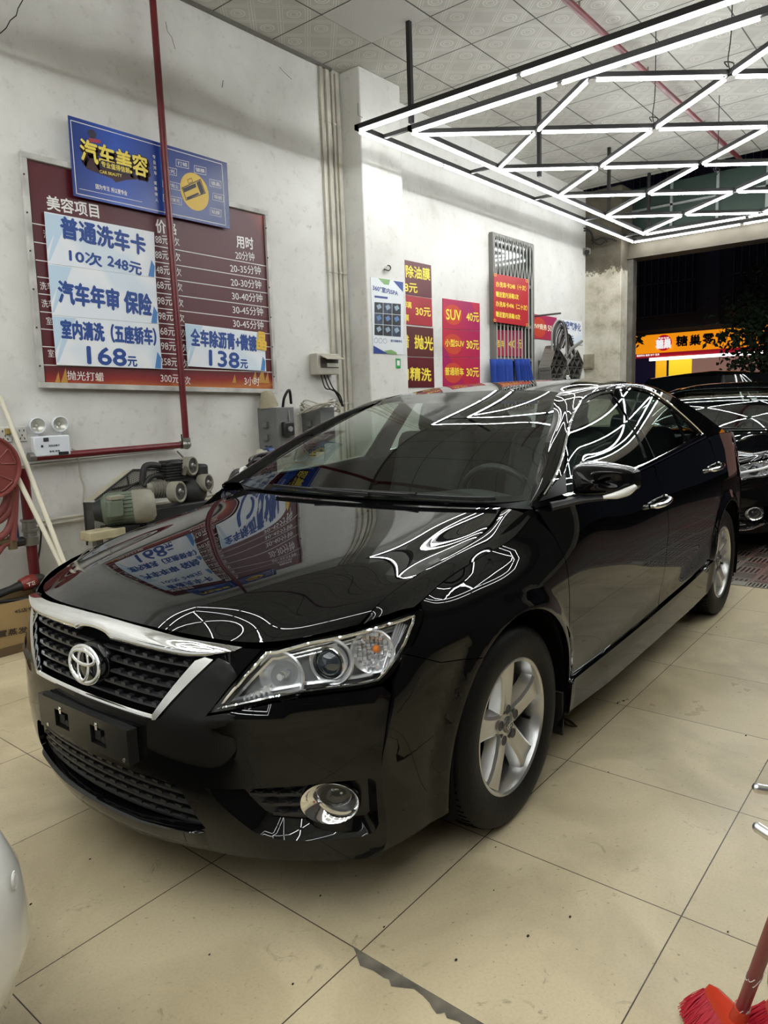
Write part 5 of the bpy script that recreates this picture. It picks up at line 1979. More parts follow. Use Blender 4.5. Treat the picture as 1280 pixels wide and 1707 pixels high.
for lab, px, rows in (
        ('magenta sign lettered SUV 40元, top of the price column', [(848, 259), (1012, 282), (1013, 403), (848, 394)], [('SUV', (862, 330), (928, 336), 17), ('40元', (952, 341), (1007, 345), 15)]),
        ('magenta sign lettered 小型SUV 30元, middle of the price column', [(848, 396), (1013, 405), (1013, 523), (849, 519)], [('小型SUV', (857, 457), (942, 461), 12), ('30元', (952, 465), (1007, 468), 15)]),
        ('magenta sign lettered 普通轿车 30元, bottom of the price column', [(849, 521), (1013, 525), (1013, 642), (850, 650)], [('普通轿车', (857, 583), (940, 586), 13), ('30元', (952, 588), (1007, 589), 15)])):
    o = board('price_sign', [c3(*p) for p in px], Y4, MAGENTA, label=lab, cat='sign', group='wash price signs', depth=.007)
    ci = MB()
    cx_, cy_ = (px[0][0] + 45, (px[0][1] + px[3][1]) / 2 + 6)
    disc(ci, c3(cx_, cy_), 15, 17, Y4)
    ci.build('printed_disc', ORANGE_INK, o, smooth=False)
    tx = MB()
    for s, a, b, h in rows:
        say(tx, s, c3(*a), c3(*b), h, Y4, .02, d=.003)
    tx.build('lettering', YELLOW_INK, o, smooth=False)

# barred window with its signs
FRAME_G = mat('window_iron', '77756F', rough=.5, metal=.3)
w_tl, w_br = on_y(*c5(80, 55), WALL_Y), on_y(*c5(430, 1240), WALL_Y)
wx0, wx1, wz1, wz0 = w_tl[0], w_br[0] - .02, w_tl[2], 1.25
win = struct('window_2', MB().box(((wx0 + wx1) / 2, WALL_Y - .004, (wz0 + wz1) / 2), (wx1 - wx0, .008, wz1 - wz0)), mat('window_dark_glass', (.012, .02, .017), rough=.08, spec=.6), smooth=False)
fr = MB()
for x in (wx0, wx1):
    fr.box((x, WALL_Y - .03, (wz0 + wz1) / 2), (.045, .06, wz1 - wz0))
for z in (wz0, wz1, on_y(*c5(90, 815), WALL_Y)[2], on_y(*c5(90, 445), WALL_Y)[2], on_y(*c5(90, 1115), WALL_Y)[2]):
    fr.box(((wx0 + wx1) / 2, WALL_Y - .03, z), (wx1 - wx0 + .04, .05, .04))
struct('window_2_frame', fr, FRAME_G, smooth=False)
gr = MB()
nb_ = 11
dxb = (wx1 - wx0) / nb_
for i in range(nb_):
    x = wx0 + dxb * (i + .5)
    gr.cyl((x, WALL_Y - .06, wz0), (x, WALL_Y - .06, wz1 - .55), .010, n=8)
    for s_ in (-1, 1):
        gr.tube([(x, WALL_Y - .06, wz1 - .56), (x + s_ * dxb * .25, WALL_Y - .062, wz1 - .38), (x + s_ * dxb * .55, WALL_Y - .062, wz1 - .2), (x + s_ * dxb * .15, WALL_Y - .06, wz1)], .007, 6, smooth=4)
tag(gr.build('window_grille', mat('bar_paint', 'A9A8A2', rough=.45)), 'pale iron burglar bars with crossed tops over the narrow window', 'window bars')
Y5 = WALL_Y - .10
o = board('card_offer_sign', [c5(120, 388), c5(413, 440), c5(412, 842), c5(116, 800)], Y5, mat('offer_red', 'B3252F', rough=.4), depth=.006,
          label='red offer sign with four yellow lines tied to the window bars', cat='sign')
tx = MB()
for s, a, b in (('办洗车卡248（十次）', (135, 478), (392, 516)), ('赠送室内消毒3次', (135, 563), (328, 590)), ('办洗车卡496（二十次）', (135, 645), (402, 684)), ('赠送室内消毒10次', (134, 733), (342, 762))):
    say(tx, s, c5(*a), c5(*b), 9, Y5, .02)
for (x, y_) in ((130, 400), (400, 452), (126, 788), (402, 828)):
    outline(tx, [c5(x - 8, y_ - 10), c5(x + 8, y_ - 8), c5(x + 8, y_ + 10), c5(x - 8, y_ + 8)], Y5, .006)
tx.build('lettering', YELLOW_INK, o, smooth=False)
Y6 = WALL_Y - .012
o = board('van_price_sign', [c5(108, 868), c5(370, 878), c5(370, 1100), c5(108, 1092)], Y6, MAGENTA, depth=.004, label='pink price sign standing behind the window bars', cat='sign')
tx = MB()
say(tx, '大型车', c5(118, 985), c5(210, 990), 12, Y6, .02)
say(tx, '40', c5(240, 990), c5(305, 992), 12, Y6, .02)
say(tx, '元', c5(318, 990), c5(356, 992), 14, Y6, .02)
tx.build('lettering', YELLOW_INK, o, smooth=False)


def cloth(px, y, label):
    q = [on_y(*c5(*p), y) for p in px]
    P = []
    for j in range(7):
        t = j / 6
        row = []
        for i in range(29):
            s = i / 28
            p = (q[0] * (1 - s) + q[1] * s) * (1 - t) + (q[3] * (1 - s) + q[2] * s) * t
            row.append(p + (0, .034 * math.sin(i * 1.25 + .5 * t + math.sin(i * .7)) * (1 - .2 * t) - .02 * t + .02 * math.sin(i * .5), 0))
        P.append(row)
    o_ = MB().grid(np.array(P)).build('wash_cloth', mat('blue_cloth', '1F3F92', rough=.9), angle=80)
    so = o_.modifiers.new('thickness', 'SOLIDIFY')
    so.thickness = .006
    return tag(o_, label, 'cloth', 'blue cloths under the window')


cloth([(100, 1118), (272, 1122), (282, 1500), (112, 1500)], WALL_Y - .12, 'blue wash cloth hung under the window bars, the wide one at their left end')
cloth([(310, 1118), (412, 1120), (480, 1500), (330, 1500)], WALL_Y - .12, 'blue wash cloth flaring out under the window bars, near the grey trays')
o = board('mpv_price_sign', [c5(437, 730), c5(655, 766), c5(640, 962), c5(435, 940)], Y4, MAGENTA, label='magenta sign lettered MVP商务 50元 behind the coiled hoses', cat='sign', depth=.007)
ci = MB()
disc(ci, c5(505, 850), 11, 17, Y4)
ci.build('printed_disc', ORANGE_INK, o, smooth=False)
tx = MB()
say(tx, 'MVP商务', c5(448, 832), c5(568, 850), 9.5, Y4, .02, d=.003)
say(tx, '50元', c5(577, 855), c5(648, 864), 11, Y4, .02, d=.003)
tx.build('lettering', mat('cream_ink', 'EFE6C8', rough=.5), o, smooth=False)
o = board('air_notice', [c5(660, 775), c5(868, 800), c5(878, 1000), c5(640, 968)], Y4 - .004, PAPER, label='white notice lettered 空气净化 in blue beside the far pillar', cat='notice', depth=.003)
tx = MB()
say(tx, '车内空气净化', c5(662, 812), c5(860, 852), 13, Y4 - .004, .02)
say(tx, '30元', c5(700, 935), c5(800, 950), 10, Y4 - .004, .02)
tx.build('lettering', BLUE_INK, o, smooth=False)


# hexagonal trays and the hoses in them
def hex_tray(px, y, depth, label, rotk=0):
    """Six-sided open tray with diamond cells; px outline on its front face."""
    q = [on_y(*c5(*p), y) for p in px]
    t = thing('hexagon_tray', label, 'tray', tuple(np.mean(q, 0)), group='hexagonal trays')
    o_ = np.mean(q, 0)
    mb = MB()
    n = len(q)
    cen = np.mean(q, 0)
    for i in range(n):
        a, b = q[i], q[(i + 1) % n]
        ai, bi = a + (cen - a) * .05, b + (cen - b) * .05
        d_ = np.array([0, depth, 0])
        mb.add([p - o_ for p in (a, b, b + d_, a + d_, ai, bi, bi + d_, ai + d_)], [(0, 1, 2, 3), (5, 4, 7, 6), (0, 4, 5, 1)])
    mb.build('rim', mat('tray_grey', '8D8B83', rough=.4, metal=.3), t, smooth=False)
    mb = MB()
    Q2 = np.array([(p[0], p[2]) for p in q])
    for dr in (np.array((1.0, 1.1)), np.array((1.0, -1.1)), np.array((1.0, 0.0))):
        dr = dr / np.linalg.norm(dr)
        nr = np.array((-dr[1], dr[0]))
        pr_ = Q2 @ nr
        for s in np.arange(pr_.min() + .06, pr_.max(), .125):
            hits = []
            for i in range(n):
                a, b = Q2[i], Q2[(i + 1) % n]
                fa, fb = a @ nr - s, b @ nr - s
                if fa * fb < 0:
                    hits.append(a + (b - a) * fa / (fa - fb))
            if len(hits) == 2:
                a, b = hits
                w_ = nr * .006
                d0, d1 = y + .004, y + depth * .9
                V = [(a[0] - w_[0], d0, a[1] - w_[1]), (b[0] - w_[0], d0, b[1] - w_[1]), (b[0] + w_[0], d0, b[1] + w_[1]), (a[0] + w_[0], d0, a[1] + w_[1])]
                V += [(p[0], d1, p[2]) for p in V]
                mb.add([np.array(p) - o_ for p in V], [(0, 1, 2, 3), (0, 4, 5, 1), (2, 6, 7, 3)])
    mb.build('cell_lattice', mat('tray_dark', '5C5B57', rough=.5, metal=.2), t, smooth=False)
    MB().box(np.array((cen[0], (y + depth + WALL_Y) / 2, cen[2])) - o_, (.18, WALL_Y - y - depth + .002, .18)).build('wall_bracket', mat('tray_dark'), t, smooth=False)
    MB().add([p + np.array([0, depth * .95, 0]) - o_ for p in q], [tuple(range(n))]).build('back', mat('tray_back', '1B1B1A', rough=.8), t, smooth=False)
    return t


hex_tray([(655, 1000), (745, 1130), (748, 1185), (700, 1290), (608, 1290), (597, 1188)], WALL_Y - .27, .17, 'grey hexagon tray with diamond cells, the larger one near the window')
hex_tray([(835, 1040), (889, 1160), (850, 1300), (768, 1300), (750, 1172), (800, 1085)], WALL_Y - .22, .16, 'grey hexagon tray with diamond cells, the smaller one near the far pillar')
hz = MB()
rnd = random.Random(5)
t = thing('hose_coil', 'bundle of dark hoses looped over the grey hexagon trays', 'hose', tuple(on_y(*c5(700, 900), WALL_Y - .2)))
o_ = np.array(t.location)
for i in range(11):
    s0, s1 = 612 + i * 9 + rnd.uniform(-8, 8), 722 + i * 7 + rnd.uniform(-18, 18)
    yb = 1000 + rnd.uniform(-15, 60)
    hgt = 780 + i * 15 + rnd.uniform(-10, 10)
    yy = WALL_Y - .44 + i * .016
    pts = [on_y(*c5(s0, yb), yy), on_y(*c5(s0 + 2, hgt + 95), yy), on_y(*c5(s0 + 30, hgt + 20), yy), on_y(*c5((s0 + s1) / 2, hgt), yy), on_y(*c5(s1 - 22, hgt + 25), yy), on_y(*c5(s1, hgt + 110), yy), on_y(*c5(s1 + 8, yb + 60), yy)]
    MB().tube([p - o_ for p in pts], .0125, 8, smooth=6).build('hose', mat('hose_dark', '3B3937', rough=.4) if i % 3 else mat('hose_light', '8C8A86', rough=.4), t)
hk_ = on_y(*c5(690, 728), WALL_Y - .40)
MB().cyl(hk_ - o_, np.array((hk_[0], WALL_Y - .003, hk_[2])) - o_, .012, n=10).build('wall_hook', mat('tray_dark'), t)
MB().tube([on_y(*c5(735, 1090), WALL_Y - .40) - o_, on_y(*c5(790, 1025), WALL_Y - .38) - o_, on_y(*c5(868, 968), WALL_Y - .36) - o_], .022, 8, smooth=4).build('spray_lance', mat('lance_grey', '77756F', rough=.4), t)

# ---------------- pillar poster, sticker, hook
Y7 = 4.4645
po = board('spa_poster', [(617.6, 461.9), (672, 469.4), (672.5, 591.4), (622.3, 589)], Y7 - .004, mat('poster_paper', 'DDE1E3', rough=.35), depth=.003, label='tall white and blue service poster taped to the near pillar', cat='poster')
tx = MB()
say(tx, '360°室内SPA', (621, 479), (663, 489), 9, Y7 - .004, .02)
patch(tx, [(624, 492.5), (646, 495), (646, 498.5), (624, 496)], Y7 - .004)
say(tx, '室内深度净化', (651, 568), (670, 569), 4, Y7 - .004, .02)
patch(tx, [(622.3, 576), (640, 586), (648, 589.8), (622.4, 588.8)], Y7 - .004)
patch(tx, [(655, 468), (671.8, 470.4), (671.8, 487)], Y7 - .004)
for i in range(3):
    pts = [(626.5 + i * 7.5 + 3 * math.cos(t_), 567.5 + i * .5 + 4 * math.sin(t_)) for t_ in np.linspace(0, 2 * math.pi, 14, endpoint=False)]
    outline(tx, pts, Y7 - .004, .003)
tx.build('blue_print', mat('poster_blue', '27408A', rough=.4), po, smooth=False)
tx = MB()
patch(tx, [(630, 463.6), (650, 466.4), (648, 475), (640, 474)], Y7 - .004)
patch(tx, [(640, 585), (652, 583), (660, 587), (662, 590.8), (646, 590.2)], Y7 - .004)
tx.build('green_print', mat('poster_green', '7FA668', rough=.4), po, smooth=False)
for i in range(3):
    for j in range(3):
        x0, y0_ = 624 + i * 14.8, 503.5 + j * 18.6
        pm = MB()
        patch(pm, [(x0, y0_ + i * 1.1), (x0 + 14.2, y0_ + 1.1 + i * 1.1), (x0 + 14.2, y0_ + 18.8 + i * 1.1), (x0, y0_ + 17.8 + i * 1.1)], Y7 - .004)
        pm.build('printed_photo', mat('photo_print_%s' % 'abc'[(i + j) % 3], ('2A3036', '3C4A5E', '20262C')[(i + j) % 3], rough=.4, var=(22, .75)), po, smooth=False)
        pm = MB()
        patch(pm, [(x0 + 3, y0_ + 6 + i), (x0 + 9, y0_ + 3 + i), (x0 + 12, y0_ + 9 + i), (x0 + 6, y0_ + 13 + i)], Y7 - .004, .0018)
        pm.build('printed_highlight', mat('photo_light_%s' % 'ab'[(i * 2 + j) % 2], ('8FA3B4', '5F7FAE')[(i * 2 + j) % 2], rough=.4), po, smooth=False)
st_ = board('green_sticker', [(659.8, 597.5), (667.6, 598), (667.8, 614), (660.2, 613.6)], Y7 - .0035, mat('sticker_green', '1F9A4C', rough=.4), depth=.002, label='small green sticker with white centre under the pillar poster', cat='sticker')
tx = MB()
patch(tx, [(661.5, 600.8), (666, 601), (666.2, 609.5), (661.8, 609.2)], Y7 - .0035)
tx.build('white_centre', WHITE_INK, st_, smooth=False)
hp = [on_y(u, v, Y7 - .02) for u, v in ((641, 449), (643, 449.5), (648, 451), (651, 447), (649, 443), (646, 442.5))]
tag(MB().tube(hp, .006, 8, smooth=5).cyl(on_y(641, 449, Y7), on_y(641, 449, Y7 - .024), .008, n=8).build('wall_hook', mat('hook_black', '1C1B1A', rough=.4)), 'little black hook screwed into the near pillar above the poster', 'hook')

# ---------------- surface conduits beside the pillar
COND = mat('conduit_cream', 'C9C4B4', rough=.55, var=(5, .3))
for i, (xa, w_, lab) in enumerate(((5.055, .034, 'flat cream cable duct, the one running down to the breaker box'), (5.135, .046, 'wide cream cable duct, second from the breaker box'), (5.205, .026, 'thin cream pipe between the wide duct and the corner duct'), (5.262, .040, 'cream cable duct next to the near pillar corner'))):
    mb = MB()
    z0 = 1.86 if i == 0 else .05
    if i == 2:
        mb.cyl((xa, WALL_Y - .016, z0), (xa, WALL_Y - .016, CEIL_Z - .03), .013, n=12)
    else:
        mb.box((xa, WALL_Y - .013, (z0 + CEIL_Z - .03) / 2), (w_, .026, CEIL_Z - .03 - z0))
    for z in (3.9, 2.6, 1.4):
        if z > z0:
            mb.box((xa, WALL_Y - .015, z), (w_ + .01, .032, .018))
    tag(mb.build('cable_duct', COND, bevel=.002), lab, 'cable duct', 'cable ducts beside the near pillar')

# ---------------- breaker box with a raised flap
def cb(x, y):
    return (360 + x * .1953, 560 + y * .1953)


A, B = on_y(*cb(862, 145), WALL_Y - .10), on_y(*cb(1055, 330), WALL_Y - .10)
t = thing('breaker_box', 'cream breaker box with raised flap beside the cable ducts', 'breaker box', (0, 0, 0))
bx0, bx1, bz0, bz1 = A[0], B[0], B[2], A[2]
CREAM = mat('box_cream', 'B9B4A6', rough=.45, var=(7, .25))
MB().box(((bx0 + bx1) / 2, WALL_Y - .05, (bz0 + bz1) / 2), (bx1 - bx0, .10, bz1 - bz0)).build('body', CREAM, t, bevel=.008)
MB().box(((bx0 + bx1) / 2 + .01, WALL_Y - .103, (bz0 + bz1) / 2 + .01), ((bx1 - bx0) * .8, .008, (bz1 - bz0) * .45)).build('switch_recess', mat('recess_dark', '4A453F', rough=.6), t, smooth=False)
MB().box(((bx0 + bx1) / 2 + .05, WALL_Y - .108, (bz0 + bz1) / 2 - .01), ((bx1 - bx0) * .55, .012, (bz1 - bz0) * .18)).build('switch_row', mat('switch_white', 'C9C6BC', rough=.4), t, bevel=.002)
fz = (bz0 + bz1) / 2 + .055
MB().box(((bx0 + bx1) / 2 + .01, WALL_Y - .15, fz + .0), ((bx1 - bx0) * .82, .10, .006), np.array(Matrix.Rotation(math.radians(22), 3, 'X'))).build('flap', CREAM, t, smooth=False)
for i in range(3):
    MB().tube([(bx0 + .09 + i * .04, WALL_Y - .05, bz0), (bx0 + .13 + i * .05, WALL_Y - .06, bz0 - .12), on_y(*cb(1010 + i * 25, 470 + 20 * i), WALL_Y - .04), on_y(*cb(1078 + i * 4, 600), WALL_Y - .03)], .006, 6, smooth=6).build('cable', mat('cable_black', '1A1918', rough=.5), t)

# ---------------- grey control cabinets
CAB = mat('cabinet_grey', '6E706E', rough=.5, var=(6, .2))


def cabinet(x0, x1, z0, z1, d, label, coil):
    t = thing('control_cabinet', label, 'control cabinet', (0, 0, 0), group='grey control cabinets')
    y_ = WALL_Y
    MB().box(((x0 + x1) / 2, y_ - d / 2, (z0 + z1) / 2), (x1 - x0, d, z1 - z0)).build('housing', CAB, t, bevel=.006)
    MB().box((x0 - .014, y_ - d * .45, z1 - .14), (.028, .05, .05)).build('hinge', CAB, t, bevel=.004)
    MB().box((x0 - .014, y_ - d * .45, z0 + .16), (.028, .05, .05)).build('hinge', CAB, t, bevel=.004)
    mb = MB()
    for i in range(5):
        for j in range(2):
            mb.box((x0 + .0, y_ - d * .38 - j * .05, z1 - .32 - i * .026), (.006, .036, .009))
    mb.build('vent_slots', mat('slot_dark', '1C1C1B', rough=.7), t, smooth=False)
    MB().box((x1 - .10, y_ - d - .02, z1 - .18), (.11, .05, .12)).build('switch_block', mat('switch_black', '1F2020', rough=.4), t, bevel=.012)
    MB().cyl((x1 - .10, y_ - d - .045, z1 - .18), (x1 - .10, y_ - d - .06, z1 - .18), .022, n=14).build('switch_knob', mat('knob_grey', '8A8A86', rough=.4), t)
    MB().box(((x0 + x1) / 2 + .01, y_ - d - .002, z1 - .40), ((x1 - x0) * .8, .004, .16)).build('label_plate', mat('label_white', 'C4C4BE', rough=.5), t, smooth=False)
    MB().box((x1 - .09, y_ - d - .002, z1 - .53), (.12, .004, .05)).build('small_plate', mat('label_white'), t, smooth=False)
    if coil:
        for i in range(5):
            mb = MB()
            cx_, cz_ = (x0 + x1) / 2 - .03, z1 + .03 - .012 * i
            mb.tube([(cx_ + (.17 + .012 * i) * math.cos(a_), y_ - d * .6 + (.10 + .014 * i) * math.sin(a_) - .02, cz_ + .035 * math.cos(a_ * 2 + i) - .02 * math.sin(a_)) for a_ in np.linspace(0, 2 * math.pi, 26, endpoint=False)], .007, 6, closed=True)
            mb.build('cable_loop', mat('cable_pale', 'B7B2A6', rough=.5), t)
    else:
        MB().tube([(x0 + .16, y_ - d * .6, z1), (x0 + .15, y_ - d * .75, z1 + .08), (x0 + .20, y_ - d * .8, z1 + .14), (x0 + .26, y_ - d * .6, z1 + .03)], .012, 8, smooth=5).build('cable_loop', mat('cable_black'), t)
        MB().tube([(x0 + .13, y_ - d - .0, z1 - .02), (x0 + .15, y_ - d - .02, z1 - .22), (x0 + .30, y_ - d - .03, z1 - .42), (x1 - .04, y_ - d - .02, z1 - .46), (x1, y_ - d - .01, z1 - .36)], .006, 6, smooth=6).build('cable', mat('cable_grey', '8A877F', rough=.5), t)
        MB().lathe([(.0001, .13), (.045, .12), (.06, .08), (.07, .04), (.08, -.01)], ((x0 + x1) / 2 - .04, y_ - .085, z1 + .015), (-.15, 0, 1), 14).build('foam_plug', mat('foam_beige', 'A59C84', rough=.95, bump=(40, .8)), t, angle=80)
    return t


A, B = on_y(*cb(515, 590), WALL_Y - .24), on_y(*cb(685, 1000), WALL_Y - .24)
cabinet(A[0], B[0], .98, A[2] - .02, .24, 'grey control cabinet with white label under the price board corner', False)
A, B = on_y(*cb(890, 610), WALL_Y - .24), on_y(*cb(1018, 800), WALL_Y - .24)
cabinet(A[0], B[0], .98, A[2], .24, 'grey control cabinet with a pale cable coiled on top', True)
# pvc pipework under them
t = thing('pvc_pipework', 'stained white PVC elbow and blue valve under the grey cabinet', 'pipe', (0, 0, 0))
yy = WALL_Y - .33
pv = [on_y(*cb(x, y), yy) for x, y in ((500, 995), (375, 1000), (345, 1140), (330, 1250))]
MB().tube([pv[0], pv[1]], .022, 10).tube([pv[1] + (0, 0, .02), pv[2], pv[3]], .026, 10).ball(pv[1], .034, 12).build('elbow', mat('pvc_stained', 'B9B3A0', rough=.45, var=(9, .3)), t)
MB().lathe([(.0001, .03), (.04, .03), (.045, .0), (.04, -.03), (.0001, -.03)], on_y(*cb(455, 995), yy), (1, 0, .05), 16).build('blue_valve', mat('valve_blue', '26406E', rough=.4), t, angle=50)
MB().tube([on_y(*cb(x, y), yy - .05) for x, y in ((120, 1240), (160, 1165), (240, 1150), (330, 1165), (420, 1200))], .02, 8, smooth=6).build('hose', mat('hose_dark'), t)
MB().tube([on_y(*cb(x, y), yy - .02) for x, y in ((400, 1120), (440, 1050), (540, 1010), (620, 1000))], .035, 10, smooth=6).build('flexible_hose', mat('hose_pale', 'A8A49A', rough=.5), t)

# ---------------- red sprinkler pipe down the wall
REDP = mat('red_pipe_paint', '6A1C22', rough=.35, var=(7, .25))
GALV = mat('galvanised', '8E8C86', rough=.4, metal=.7)
t = thing('red_water_pipe', 'dark red water pipe running down the left wall over the price board', 'pipe', (0, 0, 0))
yp = WALL_Y - .115
px_ = on_y(307, 690, yp)[0]
zt, zb = 4.30, on_y(312, 741, yp)[2]
MB().cyl((px_, yp, zb), (px_, yp, zt), .024, n=16).build('riser', REDP, t)
hx = on_y(56, 765, yp)
MB().cyl((px_ - .02, yp, zb), (hx[0], yp, zb - .005), .024, n=16).build('branch', REDP, t)
MB().ball((px_, yp, zb), .036, 14).cyl((px_, yp, zb), (px_, yp, zb + .05), .031, n=14).cyl((px_, yp, zb), (px_ - .05, yp, zb), .031, n=14).build('elbow', GALV, t)
MB().cyl((hx[0] - .03, yp, zb), (hx[0] + .01, yp, zb), .03, n=12).build('end_cap', GALV, t)
MB().ball((px_, yp, zt), .036, 14).cyl((px_, yp, zt - .06), (px_, yp, zt), .032, n=14).build('top_elbow', GALV, t)
MB().cyl((px_, yp, zt), (px_ - .05, yp - 1.6, zt - .03), .024, n=16).build('ceiling_run', REDP, t)
MB().tube([(px_ - .04, yp, zt - .1), (px_ - .05, yp - .02, zt - .02), (px_ + .02, yp - .04, zt + .03)], .006, 6, smooth=4).build('strap', GALV, t)
for q in (px_ - .28, px_ - .75):
    MB().cyl((q, yp, zb), (q, WALL_Y, zb), .008, n=8).build('bracket', GALV, t)
MB().tube([(px_ - .06, yp - .03, zb + .08), (px_ - .055, yp - .03, zb - .02)], .005, 6).build('wire_tie', mat('hook_black'), t)
MB().tube([(px_ - .02, WALL_Y - .02, zb - .05), (px_ + .12, WALL_Y - .02, zb - .2), (px_ + .30, WALL_Y - .02, zb - .45)], .007, 6, smooth=5).build('cable', mat('cable_grey'), t)
MB().tube([(hx[0] + .02, WALL_Y - .02, zb - .05), ((px_ + hx[0]) / 2, WALL_Y - .02, zb - .04), (px_ - .05, WALL_Y - .02, zb - .03)], .006, 6, smooth=5).build('cable', mat('cable_grey'), t)
t = thing('ceiling_sprinkler_pipe', 'thin dark red pipe running along under the ceiling boards', 'pipe', (0, 0, 0))
MB().cyl((4.4, 2.57, CEIL_Z - .06), (DOOR_X - .5, 2.55, CEIL_Z - .06), .026, n=14).build('pipe', REDP, t)
for x in (5.7, 7.2, 9.0):
    MB().cyl((x, 2.56, CEIL_Z - .06), (x, 2.56, CEIL_Z), .008, n=8).build('hanger', GALV, t)
MB().lathe([(.0001, -.11), (.022, -.11), (.022, -.105), (.008, -.10), (.012, -.06), (.016, 0)], (6.62, 2.56, CEIL_Z - .07), (0, 0, 1), 12).build('sprinkler_head', GALV, t)

# ---------------- emergency light
def ce(x, y):
    return (x * .18165, 690 + y * .18165)


ye_ = WALL_Y - .145
t = thing('emergency_light', 'white twin head emergency light on the wall above the red pipe', 'emergency light', (0, 0, 0))
A, B = on_y(*ce(305, 205), ye_), on_y(*ce(655, 375), ye_)
ex0, ex1, ez1, ez0 = A[0], B[0], (A[2] + on_y(*ce(655, 195), ye_)[2]) / 2, (B[2] + on_y(*ce(320, 395), ye_)[2]) / 2
EWH = mat('emergency_white', 'DCE0E6', rough=.3)
MB().box(((ex0 + ex1) / 2, WALL_Y - .12, (ez0 + ez1) / 2), (ex1 - ex0, .05, ez1 - ez0)).build('body', EWH, t, bevel=.008)
fn_ = wall_fn(ye_)
mb = MB()
write(mb, '消防应急灯', fn_, ex0 + .125, ez1 - .062, .013, .075, .02, 0, .0025)
write(mb, '主电 充电', fn_, ex0 + .125, ez1 - .098, .012, .07, .02, 0, .0025)
mb.lathe([(.0001, 0), (.008, 0)], (ex0 + .048, ye_ - .002, ez1 - .062), (0, -1, 0), 12)
mb.build('lettering', mat('emergency_ink', '2C3242', rough=.5), t, smooth=False)
MB().box(((ex0 + ex1) / 2, WALL_Y - .05, ez1 - .05), ((ex1 - ex0) * .6, .10, .06)).build('wall_bracket', EWH, t, smooth=False)
MB().box((ex1 - .05, ye_ - .001, ez1 - .115), (.068, .006, .02)).build('indicator_strip', mat('switch_black'), t, bevel=.003)
MB().box(((ex0 + ex1) / 2 - .04, ye_ - .001, ez1 - .022), (.032, .006, .024)).build('top_plate', mat('plate_dark', '3A3A40', rough=.5), t, smooth=False)
for (x, y_) in ((342, 106), (550, 92)):
    c_ = on_y(*ce(x, y_), WALL_Y - .09)
    hd = MB().lathe([(.0001, -.075), (.03, -.07), (.045, -.04), (.050, .0), (.052, .012), (.047, .016), (.044, .008)], c_, (-.12, -1, -.08), 30).build('lamp_head', EWH, t, angle=50)
    MB().lathe([(.045, .008), (.037, -.004), (.022, -.014), (.010, -.018), (.0001, -.018)], c_, (-.12, -1, -.08), 30).build('reflector', mat('dull_reflector', 'CBCAC0', rough=.3, metal=.4), hd)
    MB().ball(c_ - np.array([0, .0, 0]) + (0, .015, 0), .011, 10).build('bulb', mat('bulb_glass'), hd)
    MB().cyl(c_ + (0, .02, -.055), (c_[0], c_[1] + .02, ez1), .010, n=10).build('swivel', EWH, t)
MB().tube([on_y(*ce(x, y), WALL_Y - .03) for x, y in ((660, 322), (705, 350), (725, 440), (740, 570), (770, 670), (765, 760), (758, 830))], .006, 6, smooth=6).build('cable', mat('cable_pale'), t)

# sockets
for lab, a, b, kind in (('white five hole wall socket nearest the emergency light', (148, 128), (255, 240), 0), ('white wall socket with a yellowed plug behind the leaning rods', (-20, 135), (112, 245), 1)):
    A, B = on_y(*ce(*a), WALL_Y - .012), on_y(*ce(*b), WALL_Y - .012)
    t = thing('wall_socket', lab, 'socket', (0, 0, 0), group='wall sockets')
    cx_, cz_, w_ = (A[0] + B[0]) / 2, (A[2] + B[2]) / 2, B[0] - A[0]
    MB().box((cx_, WALL_Y - .006, cz_), (w_, .012, .095)).build('plate', mat('socket_white', 'D9D7CF', rough=.35), t, bevel=.004)
    mb = MB()
    for dx_, dz_, a_ in ((-.014, .022, 0), (.014, .022, 0), (0, -.008, 0), (-.013, -.028, .5), (.013, -.028, -.5)):
        mb.box((cx_ + dx_, WALL_Y - .0125, cz_ + dz_), (.005, .002, .013), np.array(Matrix.Rotation(a_, 3, 'Y')))
    mb.build('socket_slots', mat('switch_black'), t, smooth=False)
    if kind:
        MB().box((cx_ + .02, WALL_Y - .03, cz_ + .02), (.04, .04, .035)).cyl((cx_ + .02, WALL_Y - .05, cz_ + .02), (cx_ + .05, WALL_Y - .06, cz_ - .02), .006, n=8).build('plug', mat('plug_yellow', 'A38B45', rough=.5), t, bevel=.006)

# ---------------- fire hose reel
t = thing('hose_reel', 'red fire hose reel disc with hose loops at the left edge', 'hose reel', (0, 0, 0))
yr = WALL_Y - .34
c_ = on_y(*ce(-115, 490), yr)
rr_ = on_y(*ce(190, 490), yr)[0] - c_[0]
REEL = mat('reel_red', '80403C', rough=.4)
R_ax = np.array([-.05, -1, 0.02])
MB().lathe([(.0001, .012), (rr_ * .30, .012), (rr_ * .34, -.004), (rr_ * .9, -.010), (rr_ * .95, .004), (rr_, .004), (rr_, -.012), (rr_ * .93, -.018), (.0001, -.018)], c_, R_ax, 64).build('reel_disc', REEL, t, angle=35)
u_, v_, a_ = basis(R_ax)
mb = MB()
for i in range(5):
    t0 = math.radians(20 + 72 * i)
    pts = []
    for (r_, da) in ((.42, -.18), (.84, -.30), (.86, -.22), (.86, .22), (.84, .30), (.42, .18)):
        pts.append(c_ + rr_ * r_ * (u_ * math.cos(t0 + da) + v_ * math.sin(t0 + da)) + a_ * -.006)
    mb.tube(pts, .005, 6, closed=True, smooth=0)
mb.build('pressed_ribs', REEL, t)
MB().lathe([(rr_ * .55, 0), (rr_ * .55, -.20)], c_ - a_ * .02, a_, 40).lathe([(rr_, -.21), (rr_, -.222), (.0001, -.222)], c_, a_, 48).build('drum', mat('reel_dark', '6E2A2A', rough=.5), t)
HOSER = mat('hose_red', '7E403C', rough=.55)
